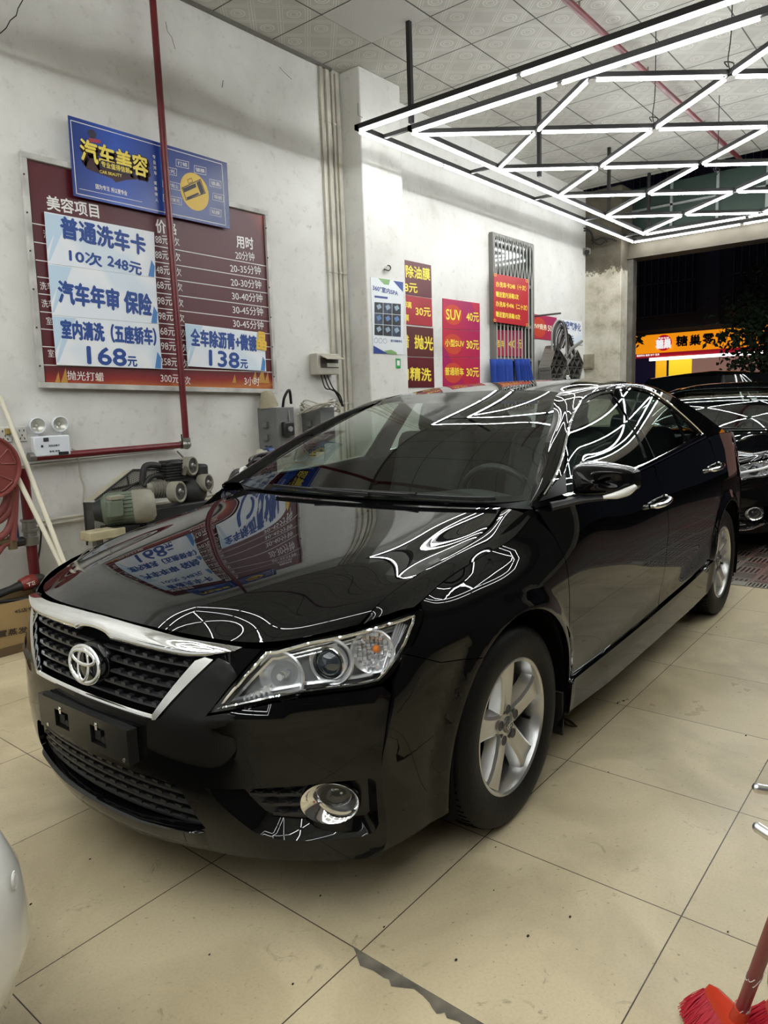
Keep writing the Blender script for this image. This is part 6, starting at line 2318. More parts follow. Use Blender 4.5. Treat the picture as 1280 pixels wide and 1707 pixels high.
for pts in ([(60, 600), (135, 640), (140, 760), (128, 1000), (118, 1160)], [(-60, 700), (60, 740), (30, 860), (-60, 960)], [(20, 740), (105, 700), (90, 860), (20, 960), (-80, 1010)],
            [(90, 690), (120, 800), (110, 960), (60, 1080), (-40, 1160)]):
    MB().tube([on_y(*ce(*p), yr + .08) for p in pts], .021, 10, smooth=6).build('hose', HOSER, t)
MB().tube([on_y(*ce(*p), yr + .10) for p in ((90, 1180), (40, 1200), (-10, 1260), (-60, 1340))], .018, 10, smooth=6).build('supply_hose', HOSER, t)
c2_ = on_y(*ce(110, 1165), yr + .1)
MB().cyl(c2_ - (.10, 0, .0), c2_ + (.03, 0, .005), .018, n=10).cyl(c2_ - (0, 0, .05), c2_ + (0, 0, .03), .026, n=12).build('coupling', mat('brass_dirty', '7A6A50', rough=.4, metal=.5), t)
MB().cyl((c_[0], yr, c_[2]), (c_[0], WALL_Y, c_[2]), .03, n=12).build('wall_axle', GALV, t)
# standpipe
t = thing('standpipe', 'dark red standpipe with grey coupling and blue lever valve beside the hose reel', 'pipe', (0, 0, 0))
ys_ = WALL_Y - .16
s_top, s_bot = on_y(*ce(210, 500), ys_), on_y(*ce(322, 1500), ys_)
sx_ = (s_top[0] + s_bot[0]) / 2
MB().cyl((sx_, ys_, .02), (sx_, ys_, s_top[2]), .032, n=18).build('riser', REDP, t)
MB().cyl((sx_, ys_, s_top[2]), (sx_, ys_, s_top[2] + .02), .034, n=18).build('top_cap', mat('pvc_stained'), t)
z0, z1 = on_y(*ce(285, 1200), ys_)[2], on_y(*ce(258, 965), ys_)[2]
MB().lathe([(.034, 0), (.047, 0), (.047, .05), (.041, .055), (.041, (z1 - z0) * .5), (.048, (z1 - z0) * .52), (.048, (z1 - z0) * .6), (.042, (z1 - z0) * .62), (.042, (z1 - z0) * .9), (.049, (z1 - z0) * .92), (.049, z1 - z0), (.034, z1 - z0)], (sx_, ys_, z0), (0, 0, 1), 24).build('coupling', GALV, t, angle=30)
vz = on_y(*ce(220, 1165), ys_)[2]
MB().cyl((sx_, ys_, vz), (sx_ - .22, ys_ + .0, vz), .018, n=12).cyl((sx_ - .05, ys_, vz), (sx_ - .12, ys_, vz), .03, n=14).build('valve', mat('valve_dark', '3C3B3A', rough=.4, metal=.5), t)
MB().bar((sx_ - .085, ys_ - .02, vz), (sx_ - .09, ys_ - .03, vz + .12), .018, .008).build('lever', mat('valve_blue'), t)
MB().cyl((sx_, ys_, .0), (sx_, ys_, .09), .045, n=16).build('foot', GALV, t)
hz_ = on_y(*ce(320, 995), WALL_Y - .03)[2]
for dz, lab in ((0, 'thin pale pipe low along the wall behind the rods, upper of the pair'), (.028, 'thin pale pipe low along the wall behind the rods, lower of the pair')):
    tag(MB().cyl((sx_ + .02, WALL_Y - .03, hz_ - dz), (3.6, WALL_Y - .03, hz_ - dz + .01), .010, n=8).build('wall_pipe', COND), lab, 'pipe', 'thin wall pipes')
tag(MB().tube([on_y(*ce(*p), WALL_Y - .02) for p in ((378, 1060), (372, 1180), (350, 1330), (325, 1420), (275, 1500), (270, 1560))], .006, 6, smooth=6).build('loose_cable', mat('cable_black')), 'thin black cable hanging beside the red standpipe', 'cable')

# leaning rods
for lab, a, b, ya, yb in (('long cream plastic rod leaning on the wall, the upper one', (62, 0), (590, 1370), WALL_Y - .09, WALL_Y - .62), ('cream plastic rod leaning lower, crossing behind the hose reel', (165, 590), (560, 1385), WALL_Y - .30, WALL_Y - .60)):
    P0, P1 = on_y(*ce(*a), ya), on_y(*ce(*b), yb)
    dd = P1 - P0
    foot = P0 + dd * ((.012 - P0[2]) / dd[2])
    top = P0 - dd * .12 if ya > WALL_Y - .2 else P0 - dd * .02
    tag(MB().cyl(foot, top, .0145, n=12).build('plastic_rod', mat('rod_cream', 'CFC9B4', rough=.4)), lab, 'rod', 'leaning rods')

# ---------------- cardboard box and angle grinder
t = thing('cardboard_box', 'long brown cardboard carton on the floor by the hose reel', 'box', (0, 0, 0))
CARD = mat('cardboard', '9C8258', rough=.85, var=(5, .18))
yb = 4.33
A = on_y(0, 1009, yb)
bz1, bx1 = A[2], 2.16
bx0 = .95
mb = MB()
mb.box(((bx0 + bx1) / 2, yb + .004, bz1 / 2), (bx1 - bx0, .008, bz1))
mb.box(((bx0 + bx1) / 2, yb + .15, bz1 / 2), (bx1 - bx0, .008, bz1))
mb.box((bx0, yb + .077, bz1 / 2), (.008, .154, bz1)).box((bx1, yb + .077, bz1 / 2), (.008, .154, bz1)).box(((bx0 + bx1) / 2, yb + .077, .006), (bx1 - bx0, .15, .012))
mb.build('carton', CARD, t, smooth=False)
MB().box(((bx0 + bx1) / 2, yb + .148, bz1 + .022), (bx1 - bx0, .006, .06), np.array(Matrix.Rotation(math.radians(-8), 3, 'X'))).build('flap', mat('cardboard_inner', 'B59A6C', rough=.85), t, smooth=False)
MB().box(((bx0 + bx1) / 2, yb - .001, .028), (bx1 - bx0, .006, .05)).build('dark_tape', mat('box_tape', '5E4B33', rough=.6), t, smooth=False)
tx = MB()
say(tx, '4S店专供', (24, 1019.5), (67, 1012), 6.5, yb - .0015, .02)
say(tx, '前置蒸发器', (-22, 1061), (62, 1046), 11, yb - .0015, .02)
tx.build('lettering', mat('print_brown', '3A2E22', rough=.7), t, smooth=False)
MB().box(((bx0 + bx1) / 2, yb + .077, bz1 - .045), (bx1 - bx0 - .03, .13, .01)).build('inner_tray', mat('tray_dark_card', '4A4034', rough=.9), t, smooth=False)
mb = MB()
for i in range(40):
    mb.box((1.2 + i * .022, yb + .055, bz1 - .028), (.013, .05, .022))
tag(mb.build('ribbed_strip', mat('strip_black', '2A2927', rough=.6), smooth=False), 'black ribbed plastic strip lying inside the cardboard carton', 'strip')
t = thing('angle_grinder', 'black and red angle grinder lying on the cardboard carton', 'angle grinder', (0, 0, 0))
yg = 4.42
G0, G1, G2 = on_y(*ce(0, 1650), yg), on_y(*ce(190, 1575), yg), on_y(*ce(330, 1520), yg)
MB().tube([G0 - (G1 - G0) * .2, G0 * .5 + G1 * .5, G1], [.030, .028, .036], 14, smooth=4, flat=.8).build('grip', mat('grip_black', '1E1D1C', rough=.55), t)
MB().tube([G1, G1 * .45 + G2 * .55, G2 - (G2 - G1) * .05], [.037, .046, .040], 16, smooth=4).build('motor_body', mat('grinder_red', '7A2A22', rough=.4), t)
MB().tube([G2 - (G2 - G1) * .08, G2 + (G2 - G1) * .22], [.036, .030], 14).ball(G2 + (G2 - G1) * .25, .034, 12, (1, 1, .8)).build('gear_head', mat('gear_grey', '4F4C48', rough=.4, metal=.6), t)
gc = G2 + (G2 - G1) * .2 - np.array([0, .05, .06])
MB().lathe([(.0001, .012), (.06, .010), (.062, -.012), (.0001, -.012)], gc, (0, -.4, 1), 28).build('pad', mat('grip_black'), t, angle=50)
tx = MB()
write(tx, 'TE', wall_fn(yg - .045), (G1[0] * .55 + G2[0] * .45), (G1[2] * .55 + G2[2] * .45), .022, .05, .02, .15, 0)
tx.build('lettering', WHITE_INK, t, smooth=False)
MB().tube([G0 - (.1, .03, .03), G0 + (.05, -.05, -.045), G1 + (0, -.07, -.07), G2 + (0, -.08, -.075), G2 + (.1, -.02, -.07)], .010, 8, smooth=6).build('cord', mat('cable_black'), t)

# ---------------- air compressor on its stand
def cm(x, y):
    return (130 + x * .1875, 740 + y * .1875)


t = thing('air_compressor', 'dusty air compressor with green motor and grey pulleys behind the bonnet', 'compressor', (0, 0, 0))
yc = 4.22
K = lambda x, y, d=0.0: on_y(*cm(x, y), yc + d)
DUST = mat('dusty_green', '66705F', rough=.65, var=(8, .35))
DUSTG = mat('dusty_grey', '8F8B7C', rough=.7, var=(8, .3))
BLK = mat('sooty_black', '232220', rough=.6, var=(10, .3))
k = node_mat('perforated_sheet')
fu, fv = k.f('SUBTRACT', k.f('FRACT', k.f('MULTIPLY', k.x, 76)), .5), k.f('SUBTRACT', k.f('FRACT', k.f('ADD', k.f('MULTIPLY', k.z, 76), k.f('MULTIPLY', k.f('ROUND', k.f('FRACT', k.f('MULTIPLY', k.x, 38))), .5))), .5)
hole = k.f('LESS_THAN', k.f('ADD', k.f('MULTIPLY', fu, fu), k.f('MULTIPLY', fv, fv)), .06)
k.set('Base Color', k.mix(hole, '9A978C', '141413'))
k.set('Roughness', .6)
pl = [K(150, 500, .28), K(490, 230, .28), K(735, 222, .28), K(735, 420, .28), K(420, 760, .28), K(150, 745, .28)]
board('guard_mesh', None, 0, k.m, t, depth=.004, pts=pl)
board('guard_edge', None, 0, mat('guard_cream', 'B5AE98', rough=.6, var=(6, .2)), t, depth=.004, pts=[K(55, 512, .30), K(420, 236, .30), K(492, 228, .29), K(150, 502, .29)])
board('guard_side', None, 0, mat('guard_rust', '57534B', rough=.7, var=(9, .5)), t, depth=.004, pts=[K(52, 520, .29), K(150, 520, .285), K(150, 745, .285), K(82, 900, .29)])
mb = MB()
for a, b in (((150, 500), (490, 230)), ((490, 230), (735, 222)), ((440, 290), (450, 360)), ((300, 400), (560, 345)), ((52, 520), (82, 900)), ((640, 340), (660, 400))):
    mb.tube([K(*a, .27), K(*b, .27)], .006, 6)
mb.build('guard_frame', BLK, t)
# main motor
m0, m1, m2 = K(215, 595, .05), K(500, 560, -.05), K(690, 550, -.14)
ax_ = (m1 - m0) / np.linalg.norm(m1 - m0)
u_, v_, a_ = basis(ax_)
r0 = .098
L = np.linalg.norm(m1 - m0)
mo = MB().lathe([(.0001, 0), (r0 * .8, 0), (r0, .02), (r0, L)], m0, a_, 40).build('motor', DUST, t, angle=40)
mb = MB()
for i in range(26):
    t0 = 2 * math.pi * i / 26
    d_ = u_ * math.cos(t0) + v_ * math.sin(t0)
    mb.bar(m0 + d_ * (r0 + .005) + a_ * .03, m0 + d_ * (r0 + .005) + a_ * (L - .005), .005, .02, up=np.cross(a_, d_))
mb.build('cooling_fins', DUST, mo, smooth=False)
L2 = np.linalg.norm(m2 - m1)
MB().lathe([(r0 * 1.06, -.01), (r0 * 1.12, .0), (r0 * 1.12, L2 * .55), (r0 * 1.0, L2 * .85), (r0 * .72, L2 * .98)], m1, a_, 40).build('fan_cover', DUSTG, mo, angle=50)
mb = MB().lathe([(.0001, L2 * .99), (r0 * .72, L2 * .98)], m1, a_, 30)
mb.build('fan_grille', mat('fan_grille_mesh', '4A4842', rough=.6, bump=(90, .9)), mo)
MB().lathe([(.0001, -.05), (r0 * .6, -.05), (r0 * .66, -.03), (r0 * .8, 0)], m0, a_, 30).build('shaft_end', BLK, mo)
tb = K(325, 575, -.11)
MB().box(tb, (.10, .05, .11)).build('terminal_box', DUST, mo, bevel=.012)
MB().box(tb + (.012, .0, .068), (.09, .06, .025)).build('name_plate', DUSTG, mo, bevel=.004)
MB().box(m0 * .5 + m1 * .5 - (0, 0, r0 + .03), (L * .9, .18, .05)).build('motor_foot', BLK, mo, bevel=.006)
# second motor, pump, pulleys
s0, s1 = K(590, 405, .10), K(810, 395, .08)
MB().cyl(s0, s1, .055, n=24).build('small_motor', DUSTG, t)
mb = MB()
for i in range(7):
    mb.lathe([(.058, 0), (.066, .003), (.058, .008)], s0 + (s1 - s0) * (.2 + .11 * i), s1 - s0, 24)
mb.build('small_motor_fins', mat('fin_grey', '77746A', rough=.6), t)


def pulley(x, y, rpx, d, w_=.06):
    c_ = K(x, y, d)
    r_ = rpx * .1875 * .0038
    axp = np.array([.36, -.93, .04])
    p = MB().lathe([(r_ * .78, .002), (r_ * .86, .010), (r_, .008), (r_, -w_), (r_ * .85, -w_ - .006), (.0001, -w_ - .006)], c_, axp, 36).build('pulley', DUSTG, t, angle=35)
    MB().lathe([(.0001, -.002), (r_ * .8, .0)], c_, axp, 30).build('pulley_face', mat('pulley_dark', '3B3935', rough=.6), p)
    MB().lathe([(.0001, .028), (r_ * .14, .026), (r_ * .16, .01), (r_ * .30, .006), (r_ * .32, -.002)], c_, axp, 20).build('hub', GALV, p, angle=40)
    return p


pulley(1015, 195, 92, .03)
pulley(905, 425, 102, -.02)
pulley(1155, 345, 90, .02)
mb = MB()
for i in range(6):
    mb.box(K(850, 175 + i * 24, .10), (.20, .12, .012))
mb.box(K(850, 240, .10), (.16, .10, .15)).ball(K(845, 170, .08), .05, 12, (1.6, 1, .5))
mb.build('pump_head', BLK, t, angle=40)
MB().cyl(K(940, 270, .03), K(965, 200, .0), .016, n=10).build('pump_nozzle', GALV, t)
MB().ball(K(1000, 430, .12), .12, 20, (1, .9, .9)).build('dark_tank', BLK, t, angle=80)
MB().box(K(1060, 300, .14), (.10, .16, .20)).build('crank_case', BLK, t, bevel=.02)
MB().tube([K(575, 370, .1), K(578, 270, .1), K(600, 200, .1), K(660, 188, .1), K(725, 195, .1)], .022, 12, smooth=6).build('intake_hose', BLK, t)
MB().tube([K(590, 380, .08), K(640, 300, .08), K(720, 278, .08), K(790, 320, .08)], .017, 10, smooth=6).build('outlet_hose', BLK, t)
MB().tube([K(400, 420, .14), K(520, 350, .14), K(600, 330, .14)], .008, 8, smooth=4).build('copper_pipe', BLK, t)
MB().box(K(225, 797, -.05), (.24, .12, .055)).build('cream_block', mat('block_cream', 'B8AD8C', rough=.7, var=(9, .2)), t, bevel=.006)
zb_ = K(215, 830, -.05)[2]
fx0, fx1 = K(300, 830)[0], K(1210, 430)[0]
mb = MB()
mb.box(((fx0 + fx1) / 2, yc + .06, zb_ - .02), (fx1 - fx0, .40, .04))
for x in (fx0 + .03, fx1 - .03):
    for y_ in (yc - .11, yc + .23):
        mb.box((x, y_, (zb_ - .04) / 2), (.05, .05, zb_ - .04))
mb.build('stand', mat('stand_grey', '5B5A55', rough=.6), t, smooth=False)
MB().box(((fx0 + fx1) / 2 + .1, yc + .08, zb_ + .06), (fx1 - fx0 - .3, .16, .12)).build('base_block', BLK, t, bevel=.01)

# ---------------- cables, camera and switch box on the far pillar
t = thing('pillar_camera', 'small dark camera and looped cables at the top of the far pillar', 'camera', (0, 0, 0))
yk = 4.15
MB().box(on_x(978, 419, 10.70), (.14, .10, .09)).build('camera_body', mat('camera_white', '8F8C84', rough=.5), t, bevel=.02)
MB().lathe([(.0001, .002), (.034, .0), (.038, -.03)], on_x(977.5, 420.5, 10.62), (-1, -.2, -.3), 16).build('camera_lens', mat('switch_black'), t)
for pts in (((968, 420), (962, 400), (966, 384), (978, 381), (986, 392), (988, 408)), ((964, 414), (967, 388), (984, 386), (990, 400), (1004, 396), (1012, 404)), ((985, 400), (1000, 408), (1014, 398), (1028, 402))):
    MB().tube([on_x(u, v, 10.66) for u, v in pts], .010, 6, smooth=6).build('cable', mat('cable_black'), t)
b0 = on_x(981, 603, 10.70)
tag(MB().box(b0, (.05, .16, .22)).box(b0 - (.028, 0, 0), (.01, .12, .17)).build('switch_box', mat('box_dirty', '8E8671', rough=.7, var=(8, .4)), bevel=.005), 'dirty flat switch box on the lower part of the far pillar', 'switch box')


# ================================================================== other cars
def copy_car(src, name, label, loc, rz, skip=()):
    r = src.copy()
    COL.objects.link(r)
    r.name = name
    r.location = loc
    r.rotation_euler = (0, 0, rz)
    r['label'] = label
    for ch in src.children:
        if ch.name.split('.')[0] in skip:
            continue
        copy_tree(ch, r)
    return r


sed2 = copy_car(sedan, 'sedan', 'second black sedan standing close behind the first, cut off by the right edge', (6.40, 2.12, -.01), 0.0, skip=('plate_holder', 'front_lip'))
mb = MB()
q = np.linspace(-.80, .80, 41)
mb.tube([(float(F(abs(w), .235)[0]) - .012 + (.0 if abs(w) < .7 else .0), -w, .235 + .05 * max(0, abs(w) - .70) / .1) for w in q], .011, 8)
mb.build('chrome_lip_strip', CHROME, sed2)
for sd in (1, -1):
    mb = MB()
    pts = [(.50, .635), (.57, .69), (.63, .715), (.70, .73), (.77, .745), (.82, .775)]
    mb.tube([PF(np.array([a]), np.array([b]))[0] * (1, sd, 1) + (-.004, 0, 0) for a, b in pts], .012, 8, smooth=4)
    mb.build('headlamp_led_bar', mat('led_white', (.8, .8, .8), rough=.2), sed2)


def plain_car(name, label, L_, W_, Hb, Ht, paint, loc, rz, sensor=False, cab0=.28, cab1=.97, slope0=.55, slope1=.35):
    """A whole car further away or mostly outside the frame: rounded body, cabin, windows, wheels, lamps. Nose towards -x of its own frame."""
    t = thing(name, label, 'car', loc, rz)

    def ring(x, hw, z0, z1, n=40, p=4.0):
        out = []
        for i in range(n):
            a_ = 2 * math.pi * i / n
            c_, s_ = math.cos(a_), math.sin(a_)
            out.append((x, math.copysign(abs(c_) ** (2 / p), c_) * hw, (z0 + z1) / 2 + math.copysign(abs(s_) ** (2 / p), s_) * (z1 - z0) / 2))
        return out
    secs = []
    for f, hw, z0, z1 in ((0, .55, .35, .62), (.012, .78, .28, .74), (.05, .93, .22, .84), (.14, .99, .20, .93), (.3, 1.0, .20, .98), (.6, 1.0, .20, 1.0), (.85, .99, .20, 1.0), (.95, .95, .22, .98), (.985, .86, .27, .93), (1.0, .66, .36, .72)):
        secs.append(ring(L_ * f, W_ / 2 * hw, z0, z1 * Hb))
    secs = np.array([s + [s[0]] for s in secs])
    fine = []
    for a in range(secs.shape[1]):
        fine.append(smooth_path(secs[:, a], 4))
    fine = np.array(fine).transpose(1, 0, 2)
    mb = MB().grid(fine)
    mb.F += [tuple(range(40)), tuple(len(fine) * 41 - 41 + i for i in range(40))]
    fix_normals(mb.build('body', paint, t, angle=50))
    x0, x1 = L_ * cab0, L_ * cab1
    cs = []
    for k_, f in enumerate((0, .25, .5, .75, 1)):
        z = Hb * .96 + (Ht - Hb * .96) * f
        xa, xb = x0 + slope0 * f ** 1.1 * (Ht - Hb) / .5, x1 - slope1 * f ** 1.2 * (Ht - Hb) / .5
        hw = W_ / 2 * (.93 - .20 * f)
        rr = []
        for i in range(48):
            a_ = 2 * math.pi * i / 48
            c_, s_ = math.cos(a_), math.sin(a_)
            rr.append(((xa + xb) / 2 + math.copysign(abs(c_) ** .35, c_) * (xb - xa) / 2, math.copysign(abs(s_) ** .35, s_) * hw, z))
        cs.append(rr + [rr[0]])
    cen = (np.array(cs[-1][:-1]).mean(0) + (0, 0, .05)).tolist()
    mb = MB().grid(np.array(cs[:4] + [cs[4]]))
    mb.build('windows', mat('dark_car_glass', (.006, .007, .008), rough=.03, spec=.7), t, angle=50)
    top_ = np.array(cs[4][:-1])
    roof_rows = [top_ * (1 - s) + np.array(cen) * s + (0, 0, .05 * math.sin(s * math.pi / 2)) for s in (0, .1, .3, .6, 1)]
    roof_rows = [np.vstack([np.vstack([r, r[:1]])]) for r in roof_rows]
    fix_normals(MB().grid(np.array([np.array(cs[4]) * 1.0 - (0, 0, .06)] + roof_rows)).build('roof', paint, t, angle=60))
    for fx in (.18, .80):
        for sd in (1, -1):
            c_ = (L_ * fx, sd * (W_ / 2 - .1), .33)
            w_ = MB().lathe([(.20, .11), (.30, .115), (.33, .09), (.335, 0), (.33, -.09), (.2, -.1)], c_, (0, sd, 0), 36).build('wheel', RUBBER, t)
            MB().lathe([(.0001, .10), (.06, .10), (.19, .09), (.205, .112), (.21, .10)], c_, (0, sd, 0), 30).build('rim', ALLOY, w_)
    for sd in (1, -1):
        MB().ball((L_ * .985, sd * W_ * .36, Hb * .86), .12, 14, (.35, 1, .8)).build('tail_lamp', mat('tail_red'), t)
        MB().ball((L_ * .03, sd * W_ * .36, Hb * .72), .14, 14, (.6, 1, .5)).build('headlamp', LENS, t)
    if sensor:
        pass
    return t


# road outside with a dark van-like car across it
struct('road', MB().box((24, 4, -.12), (26, 44, .1)), mat('asphalt_night', (.02, .02, .021), rough=.7, bump=(30, .2)), smooth=False)
suv = plain_car('suv', 'dark car standing across the exit outside, only its roof showing', 4.7, 1.85, 1.0, 1.72, PAINT, (14.2, 5.35, -.07), -math.pi / 2, cab0=.02, cab1=.72, slope0=.32, slope1=.5)

# white car at the lower left edge: only its bumper corner reaches the picture
WHITE = mat('white_paint', 'E9E8E2', rough=.25, coat=1.0)
t = thing('white_car', 'white car cut off by the lower left corner, with a round parking sensor', 'car', (0, 0, 0))
wx, wy = .60, 1.28
wlen, wwid = 3.9, 1.72
mb = MB()
rows = []
for z, ins, tuck in ((.20, .10, .05), (.26, .03, .02), (.36, .0, .0), (.48, .01, .005), (.56, .04, .015), (.62, .10, .03), (.75, .15, .035), (.90, .19, .05), (.98, .26, .10), (1.01, .40, .2)):
    row = []
    x1_, x0_ = wx - ins, wx - wlen + ins * .6
    ya, yb_ = wy + tuck, wy + wwid - tuck
    r_ = .30
    for (cx_, cy_, a0_) in ((x1_ - r_, ya + r_, -90), (x1_ - r_, yb_ - r_, 0), (x0_ + r_, yb_ - r_, 90), (x0_ + r_, ya + r_, 180)):
        for a_ in np.linspace(a0_, a0_ + 90, 13):
            row.append((cx_ + r_ * math.cos(math.radians(a_)), cy_ + r_ * math.sin(math.radians(a_)), z))
    rows.append(row + [row[0]])
mb.grid(np.array(rows))
mb.F.append(tuple((len(rows) - 1) * 53 + i for i in range(52)))
fix_normals(mb.build('body', WHITE, t, angle=50))
rows = []
for z, ins in ((1.0, .0), (1.2, .12), (1.38, .24), (1.44, .34)):
    row = []
    x1_, x0_ = wx - .38 - ins, wx - wlen + 1.2 + ins * 1.6
    ya, yb_ = wy + .14 + ins * .45, wy + wwid - .14 - ins * .45
    r_ = .2
    for (cx_, cy_, a0_) in ((x1_ - r_, ya + r_, -90), (x1_ - r_, yb_ - r_, 0), (x0_ + r_, yb_ - r_, 90), (x0_ + r_, ya + r_, 180)):
        for a_ in np.linspace(a0_, a0_ + 90, 7):
            row.append((cx_ + r_ * math.cos(math.radians(a_)), cy_ + r_ * math.sin(math.radians(a_)), z))
    rows.append(row + [row[0]])
fix_normals(MB().grid(np.array(rows[:3])).build('windows', mat('dark_car_glass', (.006, .007, .008), rough=.03, spec=.7), t, angle=50))
mb = MB().grid(np.array(rows[2:]))
mb.F.append(tuple(29 + i for i in range(28)))
fix_normals(mb.build('roof', WHITE, t, angle=60))
for cx_ in (wx - .75, wx - wlen + .75):
    for y_, sd in ((wy + .11, -1), (wy + wwid - .11, 1)):
        w_ = MB().lathe([(.20, .11), (.28, .116), (.31, .09), (.315, 0), (.31, -.09), (.2, -.1)], (cx_, y_, .315), (0, sd, 0), 36).build('wheel', RUBBER, t)
        MB().lathe([(.0001, .10), (.06, .10), (.18, .09), (.205, .114), (.21, .10)], (cx_, y_, .315), (0, sd, 0), 30).build('rim', ALLOY, w_)
a_ = math.radians(-38)
sc_ = np.array((wx - .01 - .30 + .30 * math.cos(a_), wy + .005 + .30 + .30 * math.sin(a_), .50))
MB().lathe([(.0001, .004), (.011, .0035), (.0125, .001)], sc_, (math.cos(a_), math.sin(a_), .05), 20).lathe([(.0135, .002), (.0165, .003), (.0175, .0)], sc_, (math.cos(a_), math.sin(a_), .05), 24).build('parking_sensor', mat('sensor_white', 'DADAD6', rough=.3), t)

# ---------------- polished tubes at the right edge
t = thing('chrome_stand', 'two polished metal tube ends poking in at the right edge', 'stand', (0, 0, 0))
STEELP = mat('polished_steel', (.75, .75, .75), rough=.3, metal=1.0)
ends = []
for (u0, v0), (u1, v1), L_ in (((1253, 1312), (1300, 1321), .50), ((1255, 1374), (1300, 1404), .46)):
    A, B, r_ = on_z(u0, v0, .42), on_z(u1, v1, .41), .0125
    d_ = (B - A) / np.linalg.norm(B - A)
    MB().ball(A + d_ * r_, r_, 14).cyl(A + d_ * r_, A + d_ * L_, r_, n=16).build('tube', STEELP, t)
    e_ = A + d_ * L_
    MB().cyl((e_[0], e_[1], .0), (e_[0], e_[1], e_[2] + .03), .015, n=14).build('upright', STEELP, t)
    ends.append(e_)
MB().cyl(ends[0] - (0, 0, .03), ends[1] - (0, 0, .03), .0115, n=12).build('crossbar', STEELP, t)
MB().cyl((ends[0][0], ends[0][1], .06), (ends[1][0], ends[1][1], .06), .0115, n=12).build('crossbar', STEELP, t)


# ---------------- brooms
def broom(A3, B3, tipdir, foot, tip, n_, label, seed=1):
    """A3-B3: the orange shoulder bar; tipdir: a point the bristles fan to; foot-tip: the handle."""
    t = thing('broom', label, 'broom', (0, 0, 0), group='red brooms')
    A3, B3, foot, tip = (np.array(p, float) for p in (A3, B3, foot, tip))
    L = np.linalg.norm(B3 - A3)
    side = (B3 - A3) / L
    mid = (A3 + B3) / 2
    sp = np.array(tipdir, float) - A3
    sp -= side * (sp @ side)
    sp /= np.linalg.norm(sp)
    nrm = np.cross(side, sp)
    nrm = nrm if nrm[2] > 0 else -nrm
    a = (tip - foot) / np.linalg.norm(tip - foot)
    MB().cyl(foot + a * .03, tip, .0125, n=16).build('handle', mat('broom_dark_red', '741220', rough=.3), t)
    P = []
    for k_, hw, th, sh in ((-.034, .22, .010, .2), (-.022, .40, .013, .06), (-.010, .49, .014, 0), (.006, .50, .013, 0), (.010, .50, .011, 0)):
        c_ = mid + sp * k_ + side * L * sh
        P.append([c_ + side * L * hw * math.copysign(abs(math.cos(q_)) ** .5, math.cos(q_)) + nrm * th * math.copysign(abs(math.sin(q_)) ** .6, math.sin(q_)) for q_ in np.linspace(0, 2 * math.pi, 33)])
    mb = MB().grid(np.array(P))
    mb.F.append(tuple(range(32)))
    mb.F.append(tuple(4 * 33 + i for i in range(32)))
    fix_normals(mb.build('shoulder', mat('broom_orange', 'C23A22', rough=.35), t, angle=50))
    MB().tube([mid - sp * .03 + side * L * .2, foot - a * .01, foot + a * .05], [.018, .018, .0155], 14).build('socket', mat('broom_orange'), t)
    rnd = random.Random(seed)
    mb = MB()
    for i in range(n_):
        f = rnd.uniform(-.49, .49)
        g = rnd.uniform(-1, 1)
        p0 = mid + sp * .006 + side * f * L + nrm * g * .010
        end = p0 + sp * rnd.uniform(.055, .085) + side * (f * .03 + rnd.uniform(-.012, .012)) + np.array([0, 0, rnd.uniform(-.012, .006)])
        end[2] = max(.003, end[2])
        mb.tube([p0, p0 * .5 + end * .5 + nrm * .003, end], .0010, 3)
    bo = mb.build('bristles', mat('bristle_red', 'B81C30', rough=.4), t)
    bo['kind'] = 'stuff'
    return t, a, foot


F1 = on_z(1231, 1696, .10)
T1a = on_z(1280, 1566, .40)
T1 = F1 + (T1a - F1) * 2.6
bt, a_, hd = broom(on_z(1180, 1646, .075), on_z(1236, 1742, .075), on_z(1138, 1668, .02), F1, T1, 1300, 'red broom with dark red handle, the one whose orange shoulder shows')
T1 = np.array(T1)
for f, mt in ((.06, 'CFC7C4'), (.22, 'D8CFCC')):
    mb = MB()
    for i in range(7):
        q_ = i * .9
        c_ = hd + (T1 - hd) * f + a_ * (.008 * math.sin(q_ * 2.3))
        u_, v_, _ = basis(a_)
        mb.tube([c_ + .0132 * (u_ * math.cos(q_ + s_) + v_ * math.sin(q_ + s_)) + a_ * (.016 * math.sin(s_ * 3 + i)) for s_ in np.linspace(0, .8, 6)], .0010, 4)
    mb.build('worn_sticker', mat('sticker_pale', mt, rough=.5), bt)
broom(on_z(1283, 1668, .06), on_z(1318, 1760, .06), on_z(1250, 1690, .01), on_z(1325, 1712, .09), np.array(on_z(1325, 1712, .09)) + np.array((.0, -.35, 1.0)), 1100, 'second red broom behind it, only bristles showing at the right edge', seed=4)
gA = on_z(1277, 1620, .12)
tag(MB().box(on_z(1296, 1636, .16), (.05, .03, .06), np.array(Matrix.Rotation(.4, 3, 'Z'))).build('green_sponge', mat('sponge_green', '5FA043', rough=.6), bevel=.006), 'bright green scrap peeping out above the second broom', 'sponge')

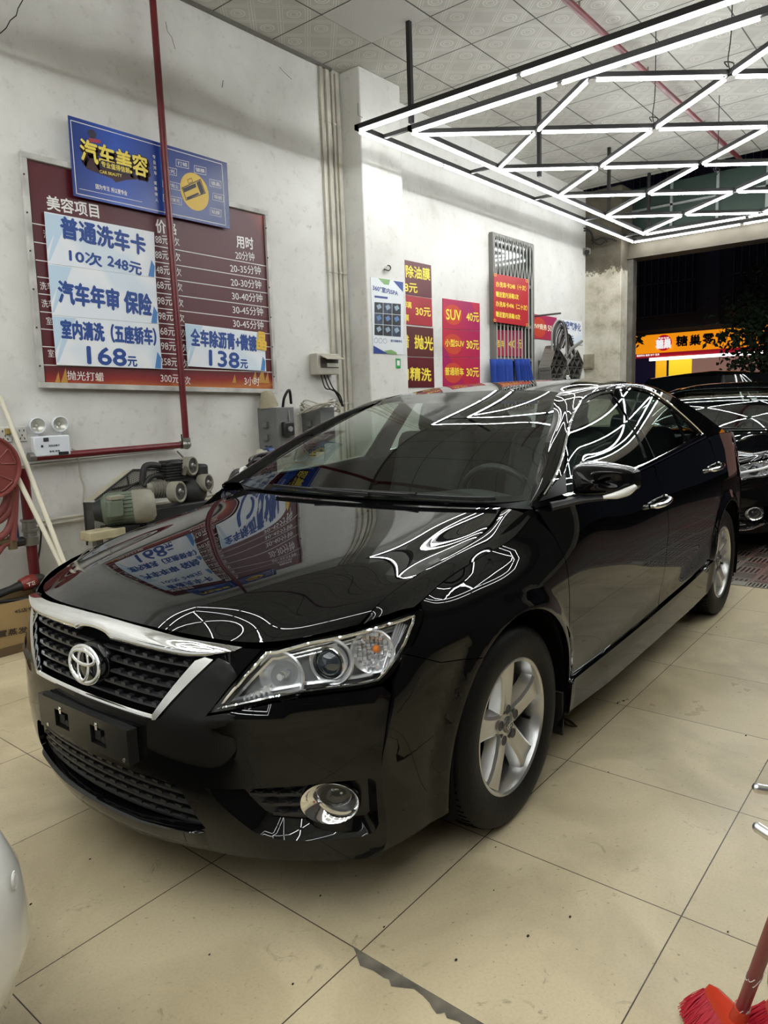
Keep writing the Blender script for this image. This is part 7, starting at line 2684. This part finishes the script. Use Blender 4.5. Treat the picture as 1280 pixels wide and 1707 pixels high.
# ---------------- litter on the tiles
rnd = random.Random(11)
lp = [on_z(u, v, .002) for u, v in ((912, 1198), (930, 1196), (950, 1203), (961, 1212), (948, 1211), (930, 1204), (915, 1202))]
mb = MB().tube([p + (0, 0, .003) for p in lp[:4]], .004, 5, smooth=3).tube([p + (0, 0, .004) for p in (lp[1], lp[4], lp[3])], .003, 5, smooth=3).tube([p + (0, 0, .004) for p in (lp[0], lp[5], lp[4])], .003, 5, smooth=3)
tag(mb.build('dry_stalk', mat('dry_brown', '5A4630', rough=.8)), 'dry brown leaf stalk on the floor under the front mud flap', 'leaf')
mb = MB()
for (u, v) in ((1040, 1168), (1032, 1170), (1047, 1166), (1148, 1035), (1142, 1036), (1014, 1287), (1194, 1045), (826, 1412), (950, 1528), (488, 1640), (593, 1460), (534, 1493), (823, 1484), (349, 1591), (1243, 1226), (1213, 1553), (51, 1507), (150, 1432), (36, 1462), (640, 1545), (880, 1560), (760, 1600)):
    for i in range(3 if 1025 < u < 1050 else 1):
        p = on_z(u + rnd.uniform(-3, 3) * (i > 0), v + rnd.uniform(-2, 2) * (i > 0), .002)
        s = rnd.uniform(.0018, .0038)
        mb.ball(p, s, 6, (1.6, 1, .5))
o = mb.build('grit', mat('grit_black', '1E1B17', rough=.9))
tag(o, 'black grit scattered over the beige floor tiles', 'grit', kind='stuff')

# ================================================================== the street at night
SX = 20.0


def xw(y0=SX):
    return lambda a, b, d: (y0 - d, -a, b)


def onx(u, v, x=SX):
    return on_x(u, v, x)


def sayx(mb, s, pa, pb, h, bold=.02, d=.01, x=SX):
    A, B = onx(*pa, x), onx(*pb, x)
    um, vm = (pa[0] + pb[0]) / 2, (pa[1] + pb[1]) / 2
    H = onx(um, vm - h / 2, x)[2] - onx(um, vm + h / 2, x)[2]
    write(mb, s, xw(x), -(A[1] + B[1]) / 2, (A[2] + B[2]) / 2, H, abs(B[1] - A[1]), bold, 0, d)


def cs_(x, y):
    return (1030 + x * .1953, 400 + y * .1953)


t = thing('snack_shop', 'lit snack shop across the street with an orange fascia', 'shop', (0, 0, 0))
A, B = onx(*cs_(85, 830)), onx(*cs_(85, 985))
fy0, fy1 = A[1], -1.5
fzt, fzb = A[2] + .02, B[2] + .0
MB().box((SX + .18, (fy0 + fy1) / 2, (fzt + fzb) / 2), (.30, fy0 - fy1, fzt - fzb)).build('fascia_box', mat('fascia_case', '3A2A18', rough=.5), t, bevel=.03)
MB().box((SX + .02, (fy0 + fy1) / 2, (fzt + fzb) / 2), (.03, fy0 - fy1 - .02, fzt - fzb - .02)).build('fascia', mat('fascia_orange', 'F0961B', rough=.4, emit='FF9A12', emit_s=.8), t, smooth=False)
rz0 = onx(*cs_(85, 1015))[2]
MB().box((SX + .12, (fy0 + fy1) / 2, (fzb + rz0) / 2), (.30, fy0 - fy1, fzb - rz0)).build('red_band', mat('band_red', 'A0142A', rough=.4, emit='B0152A', emit_s=.45), t, smooth=False)
tx = MB()
for s, x0, x1, y_ in (('糖', 498, 594, 866), ('巢', 612, 706, 858), ('零', 724, 820, 848), ('食', 838, 934, 838)):
    sayx(tx, s, cs_(x0, y_), cs_(x1, y_ - 8), 17, .03)
tx.build('characters', mat('fascia_ink', '1A120A', rough=.5), t, smooth=False)
dm = MB()
cD = onx(*cs_(392, 878))
rD = abs(onx(*cs_(460, 872))[1] - cD[1])
dm.lathe([(.0001, .02), (rD, .02), (rD, 0)], cD, (-1, 0, 0), 36)
dm.build('round_badge', mat('badge_red', 'A8142A', rough=.4, emit='B8162C', emit_s=.7), t)
tx = MB()
sayx(tx, '糖巢', cs_(330, 896), cs_(456, 878), 15, .04, d=.04)
sayx(tx, '零食有铺', cs_(345, 842), cs_(438, 834), 3, .02, d=.04)
sayx(tx, '糖巢零食 糖果 饼干 坚果', cs_(166, 992), cs_(358, 976), 3.4, .02, d=.05)
tx.build('white_characters', mat('lit_white', 'F4F0F0', rough=.4, emit='FFFFFF', emit_s=.8), t, smooth=False)
LITW = mat('shop_strip_light', (1, 1, 1), emit='FFF4F4', emit_s=2.2)
A, B = onx(*cs_(275, 1010)), onx(*cs_(760, 975))
MB().box((SX - .05, (A[1] + fy1) / 2, rz0 - .06), (.06, A[1] - fy1, .08)).build('strip_light', LITW, t, smooth=False)
zlo = -.07
MB().box((SX + .5, (fy0 + A[1]) / 2, (rz0 + zlo) / 2), (.2, fy0 - A[1], rz0 - zlo)).build('dark_shopfront', mat('shopfront_purple', '1C1A2C', rough=.15, emit='25203E', emit_s=.25), t, smooth=False)  # faint own glow stands in for light behind the glass
MB().box((SX + 2.4, (A[1] + fy1) / 2, (rz0 + zlo) / 2), (.1, A[1] - fy1, rz0 - zlo)).build('interior_wall', mat('shop_interior', 'A37F74', rough=.6, emit='A07A70', emit_s=.55), t, smooth=False)  # wall glows by itself in place of the shop's inside lighting
for i, (a, b, col, es) in enumerate((((292, 1020), (380, 1120), 'F2B51E', .8), ((405, 1008), (598, 1112), 'EFD02A', .85))):
    P0, P1 = onx(*cs_(*a)), onx(*cs_(*b))
    MB().box((SX + .3, (P0[1] + P1[1]) / 2, (P0[2] + P1[2]) / 2 - .1), (.03, P0[1] - P1[1], P0[2] - P1[2] + .25)).build('window_poster', mat('poster_yellow_%s' % 'ab'[i], col, rough=.5, emit=col, emit_s=es), t, smooth=False)  # poster colour also emits, standing in for light falling on it
MB().box((SX + .6, 3.75, 1.62), (.05, .9, .45)).build('green_panel', mat('panel_green', '7FA04A', rough=.5, emit='8FB257', emit_s=.4), t, smooth=False)  # flat stand-in for green goods, their lighting put in as emission
MB().box((SX + 1.3, (fy0 + fy1) / 2, -.06), (3.0, fy0 - fy1, .04)).build('shop_floor', mat('shop_floor_grey', '8A8478', rough=.4), t, smooth=False)
# the dark block over it
bl_ = thing('apartment_block', 'unlit dark apartment block rising behind the snack shop', 'building', (0, 0, 0))
MB().box((SX + 3.4, 4, 8.6), (5.6, 26, 11.0)).box((SX + 1.1, 9.4, 1.5), (1.0, 3.4, 3.1)).build('facade', mat('night_facade', (.16, .16, .20), rough=.9, spec=.1), bl_, smooth=False)
mb = MB()
for j in range(3):
    for i in range(7):
        y_ = 12 - i * 2.6
        z_ = 4.3 + j * 2.9
        o = MB().box((SX + .58, y_, z_), (.12, 1.7, 1.7)).build('window', mat('night_window', (.04, .045, .07), rough=.25), bl_, smooth=False)
        mb = MB()
        for q in range(10):
            mb.box((SX + .46, y_ - .8 + q * .178, z_), (.02, .02, 1.75))
        for q in (-.85, 0, .85):
            mb.box((SX + .46, y_, z_ + q), (.02, 1.75, .025))
        mb.build('window_bars', mat('night_bars', (.2, .2, .25), rough=.6), o, smooth=False)
for i in range(5):
    MB().box((SX + .48, 10.7 - i * 2.6 * 1.0, 7.6), (.25, .35, 9)).build('pilaster', mat('night_facade'), bl_, smooth=False)


# street tree in front of the shop
def tree(base, h, crown, n_, label, seed=2):
    t = thing('street_tree', label, 'tree', tuple(base))
    rnd = random.Random(seed)
    BARK = mat('bark_dark', (.018, .015, .012), rough=.9)
    mb = MB()
    mb.tube([(0, 0, 0), (.05, .05, h * .25), (-.05, .02, h * .5), (.05, 0, h * .8)], [.10, .085, .07, .03], 10, smooth=5)
    tips = []
    for i in range(9):
        a_ = rnd.uniform(0, 6.28)
        z0 = h * rnd.uniform(.28, .7)
        r_ = rnd.uniform(.5, 1.1) * crown
        e = np.array((r_ * math.cos(a_), r_ * math.sin(a_), z0 + rnd.uniform(.1, 1.0)))
        mb.tube([(0, .02, z0), e * (.5, .5, 1) + (0, 0, -.15), e], [.035, .025, .008], 6, smooth=4)
        tips.append(e)
    mb.build('trunk', BARK, t)
    mb = MB()
    for i in range(n_):
        if rnd.random() < .55:
            e = tips[rnd.randrange(len(tips))]
            c_ = e * rnd.uniform(.35, 1.05) + np.array([rnd.gauss(0, .28), rnd.gauss(0, .28), rnd.gauss(0, .25)])
            c_[2] = e[2] + rnd.gauss(0, .35)
        else:
            a_, r_, z_ = rnd.uniform(0, 6.28), crown * math.sqrt(rnd.random()), rnd.uniform(h * .30, h * 1.15)
            k_ = math.sin(min(1, max(0, (z_ - h * .25) / (h * .95))) * math.pi) ** .5
            c_ = np.array((r_ * k_ * math.cos(a_), r_ * k_ * math.sin(a_), z_))
        u = np.array([rnd.gauss(0, 1), rnd.gauss(0, 1), rnd.gauss(-.4, .6)])
        u /= np.linalg.norm(u)
        s = np.cross(u, (rnd.gauss(0, 1), rnd.gauss(0, 1), rnd.gauss(0, 1)))
        s /= np.linalg.norm(s)
        l_, w_ = rnd.uniform(.10, .17), rnd.uniform(.03, .05)
        n3 = np.cross(u, s) * .012
        mb.add([c_, c_ + u * l_ * .5 + s * w_ + n3, c_ + u * l_, c_ + u * l_ * .5 - s * w_ + n3], [(0, 1, 2, 3)])
    mb.build('crown', mat('leaf_night', (.030, .055, .022), rough=.6), t, smooth=False)
    return t


tb_ = on_x(1278, 640, 16.6)
tree((16.6, tb_[1], -.07), 3.5, .92, 3400, 'dark leafy street tree standing before the orange shop sign')
sp = on_x(1048, 590, 16.5)
t = thing('leaf_sprig', 'small dark leafy twig in front of the left end of the orange sign', 'twig', tuple(on_x(1047, 650, 16.5)))
o_ = np.array(t.location)
pts = [on_x(u, v, 16.5) - o_ for u, v in ((1046, 600), (1050, 588), (1055, 578), (1060, 570))]
MB().tube([np.array((0, 0, -1.6))] + pts, .012, 6, smooth=4).build('stem', mat('bark_dark'), t)
mb = MB()
rnd = random.Random(21)
for i in range(44):
    c_ = on_x(1060 + rnd.gauss(0, 3.4), 567 + rnd.gauss(0, 4), 16.5) - o_ if i < 34 else on_x(1047 + rnd.gauss(0, 2), 578 + rnd.gauss(0, 3), 16.5) - o_
    u = np.array([rnd.gauss(0, .4), rnd.gauss(0, 1), rnd.gauss(0, 1)])
    u /= np.linalg.norm(u)
    s = np.cross(u, (1, .2, .1))
    s /= np.linalg.norm(s)
    mb.add([c_, c_ + u * .06 + s * .025, c_ + u * .13, c_ + u * .06 - s * .025], [(0, 1, 2, 3)])
mb.build('leaves', mat('leaf_night'), t, smooth=False)


# ================================================================== seat every group empty at the base of its thing
bpy.context.view_layer.update()


def spread(o):
    pts = []
    for ch in o.children_recursive:
        if ch.type == 'MESH':
            pts += [ch.matrix_world @ Vector(c) for c in ch.bound_box]
    return pts


for o in list(SC.objects):
    if o.type == 'EMPTY' and o.parent is None and o.name.split('.')[0] not in ('sedan', 'suv', 'street_tree', 'hexagon_tray', 'hose_coil', 'leaf_sprig') and o.rotation_euler.z == 0:
        P = spread(o)
        base = Vector((sum(p.x for p in P) / len(P), sum(p.y for p in P) / len(P), min(p.z for p in P)))
        d = base - o.location
        o.location = base
        for ch in o.children:
            ch.location = ch.location - d
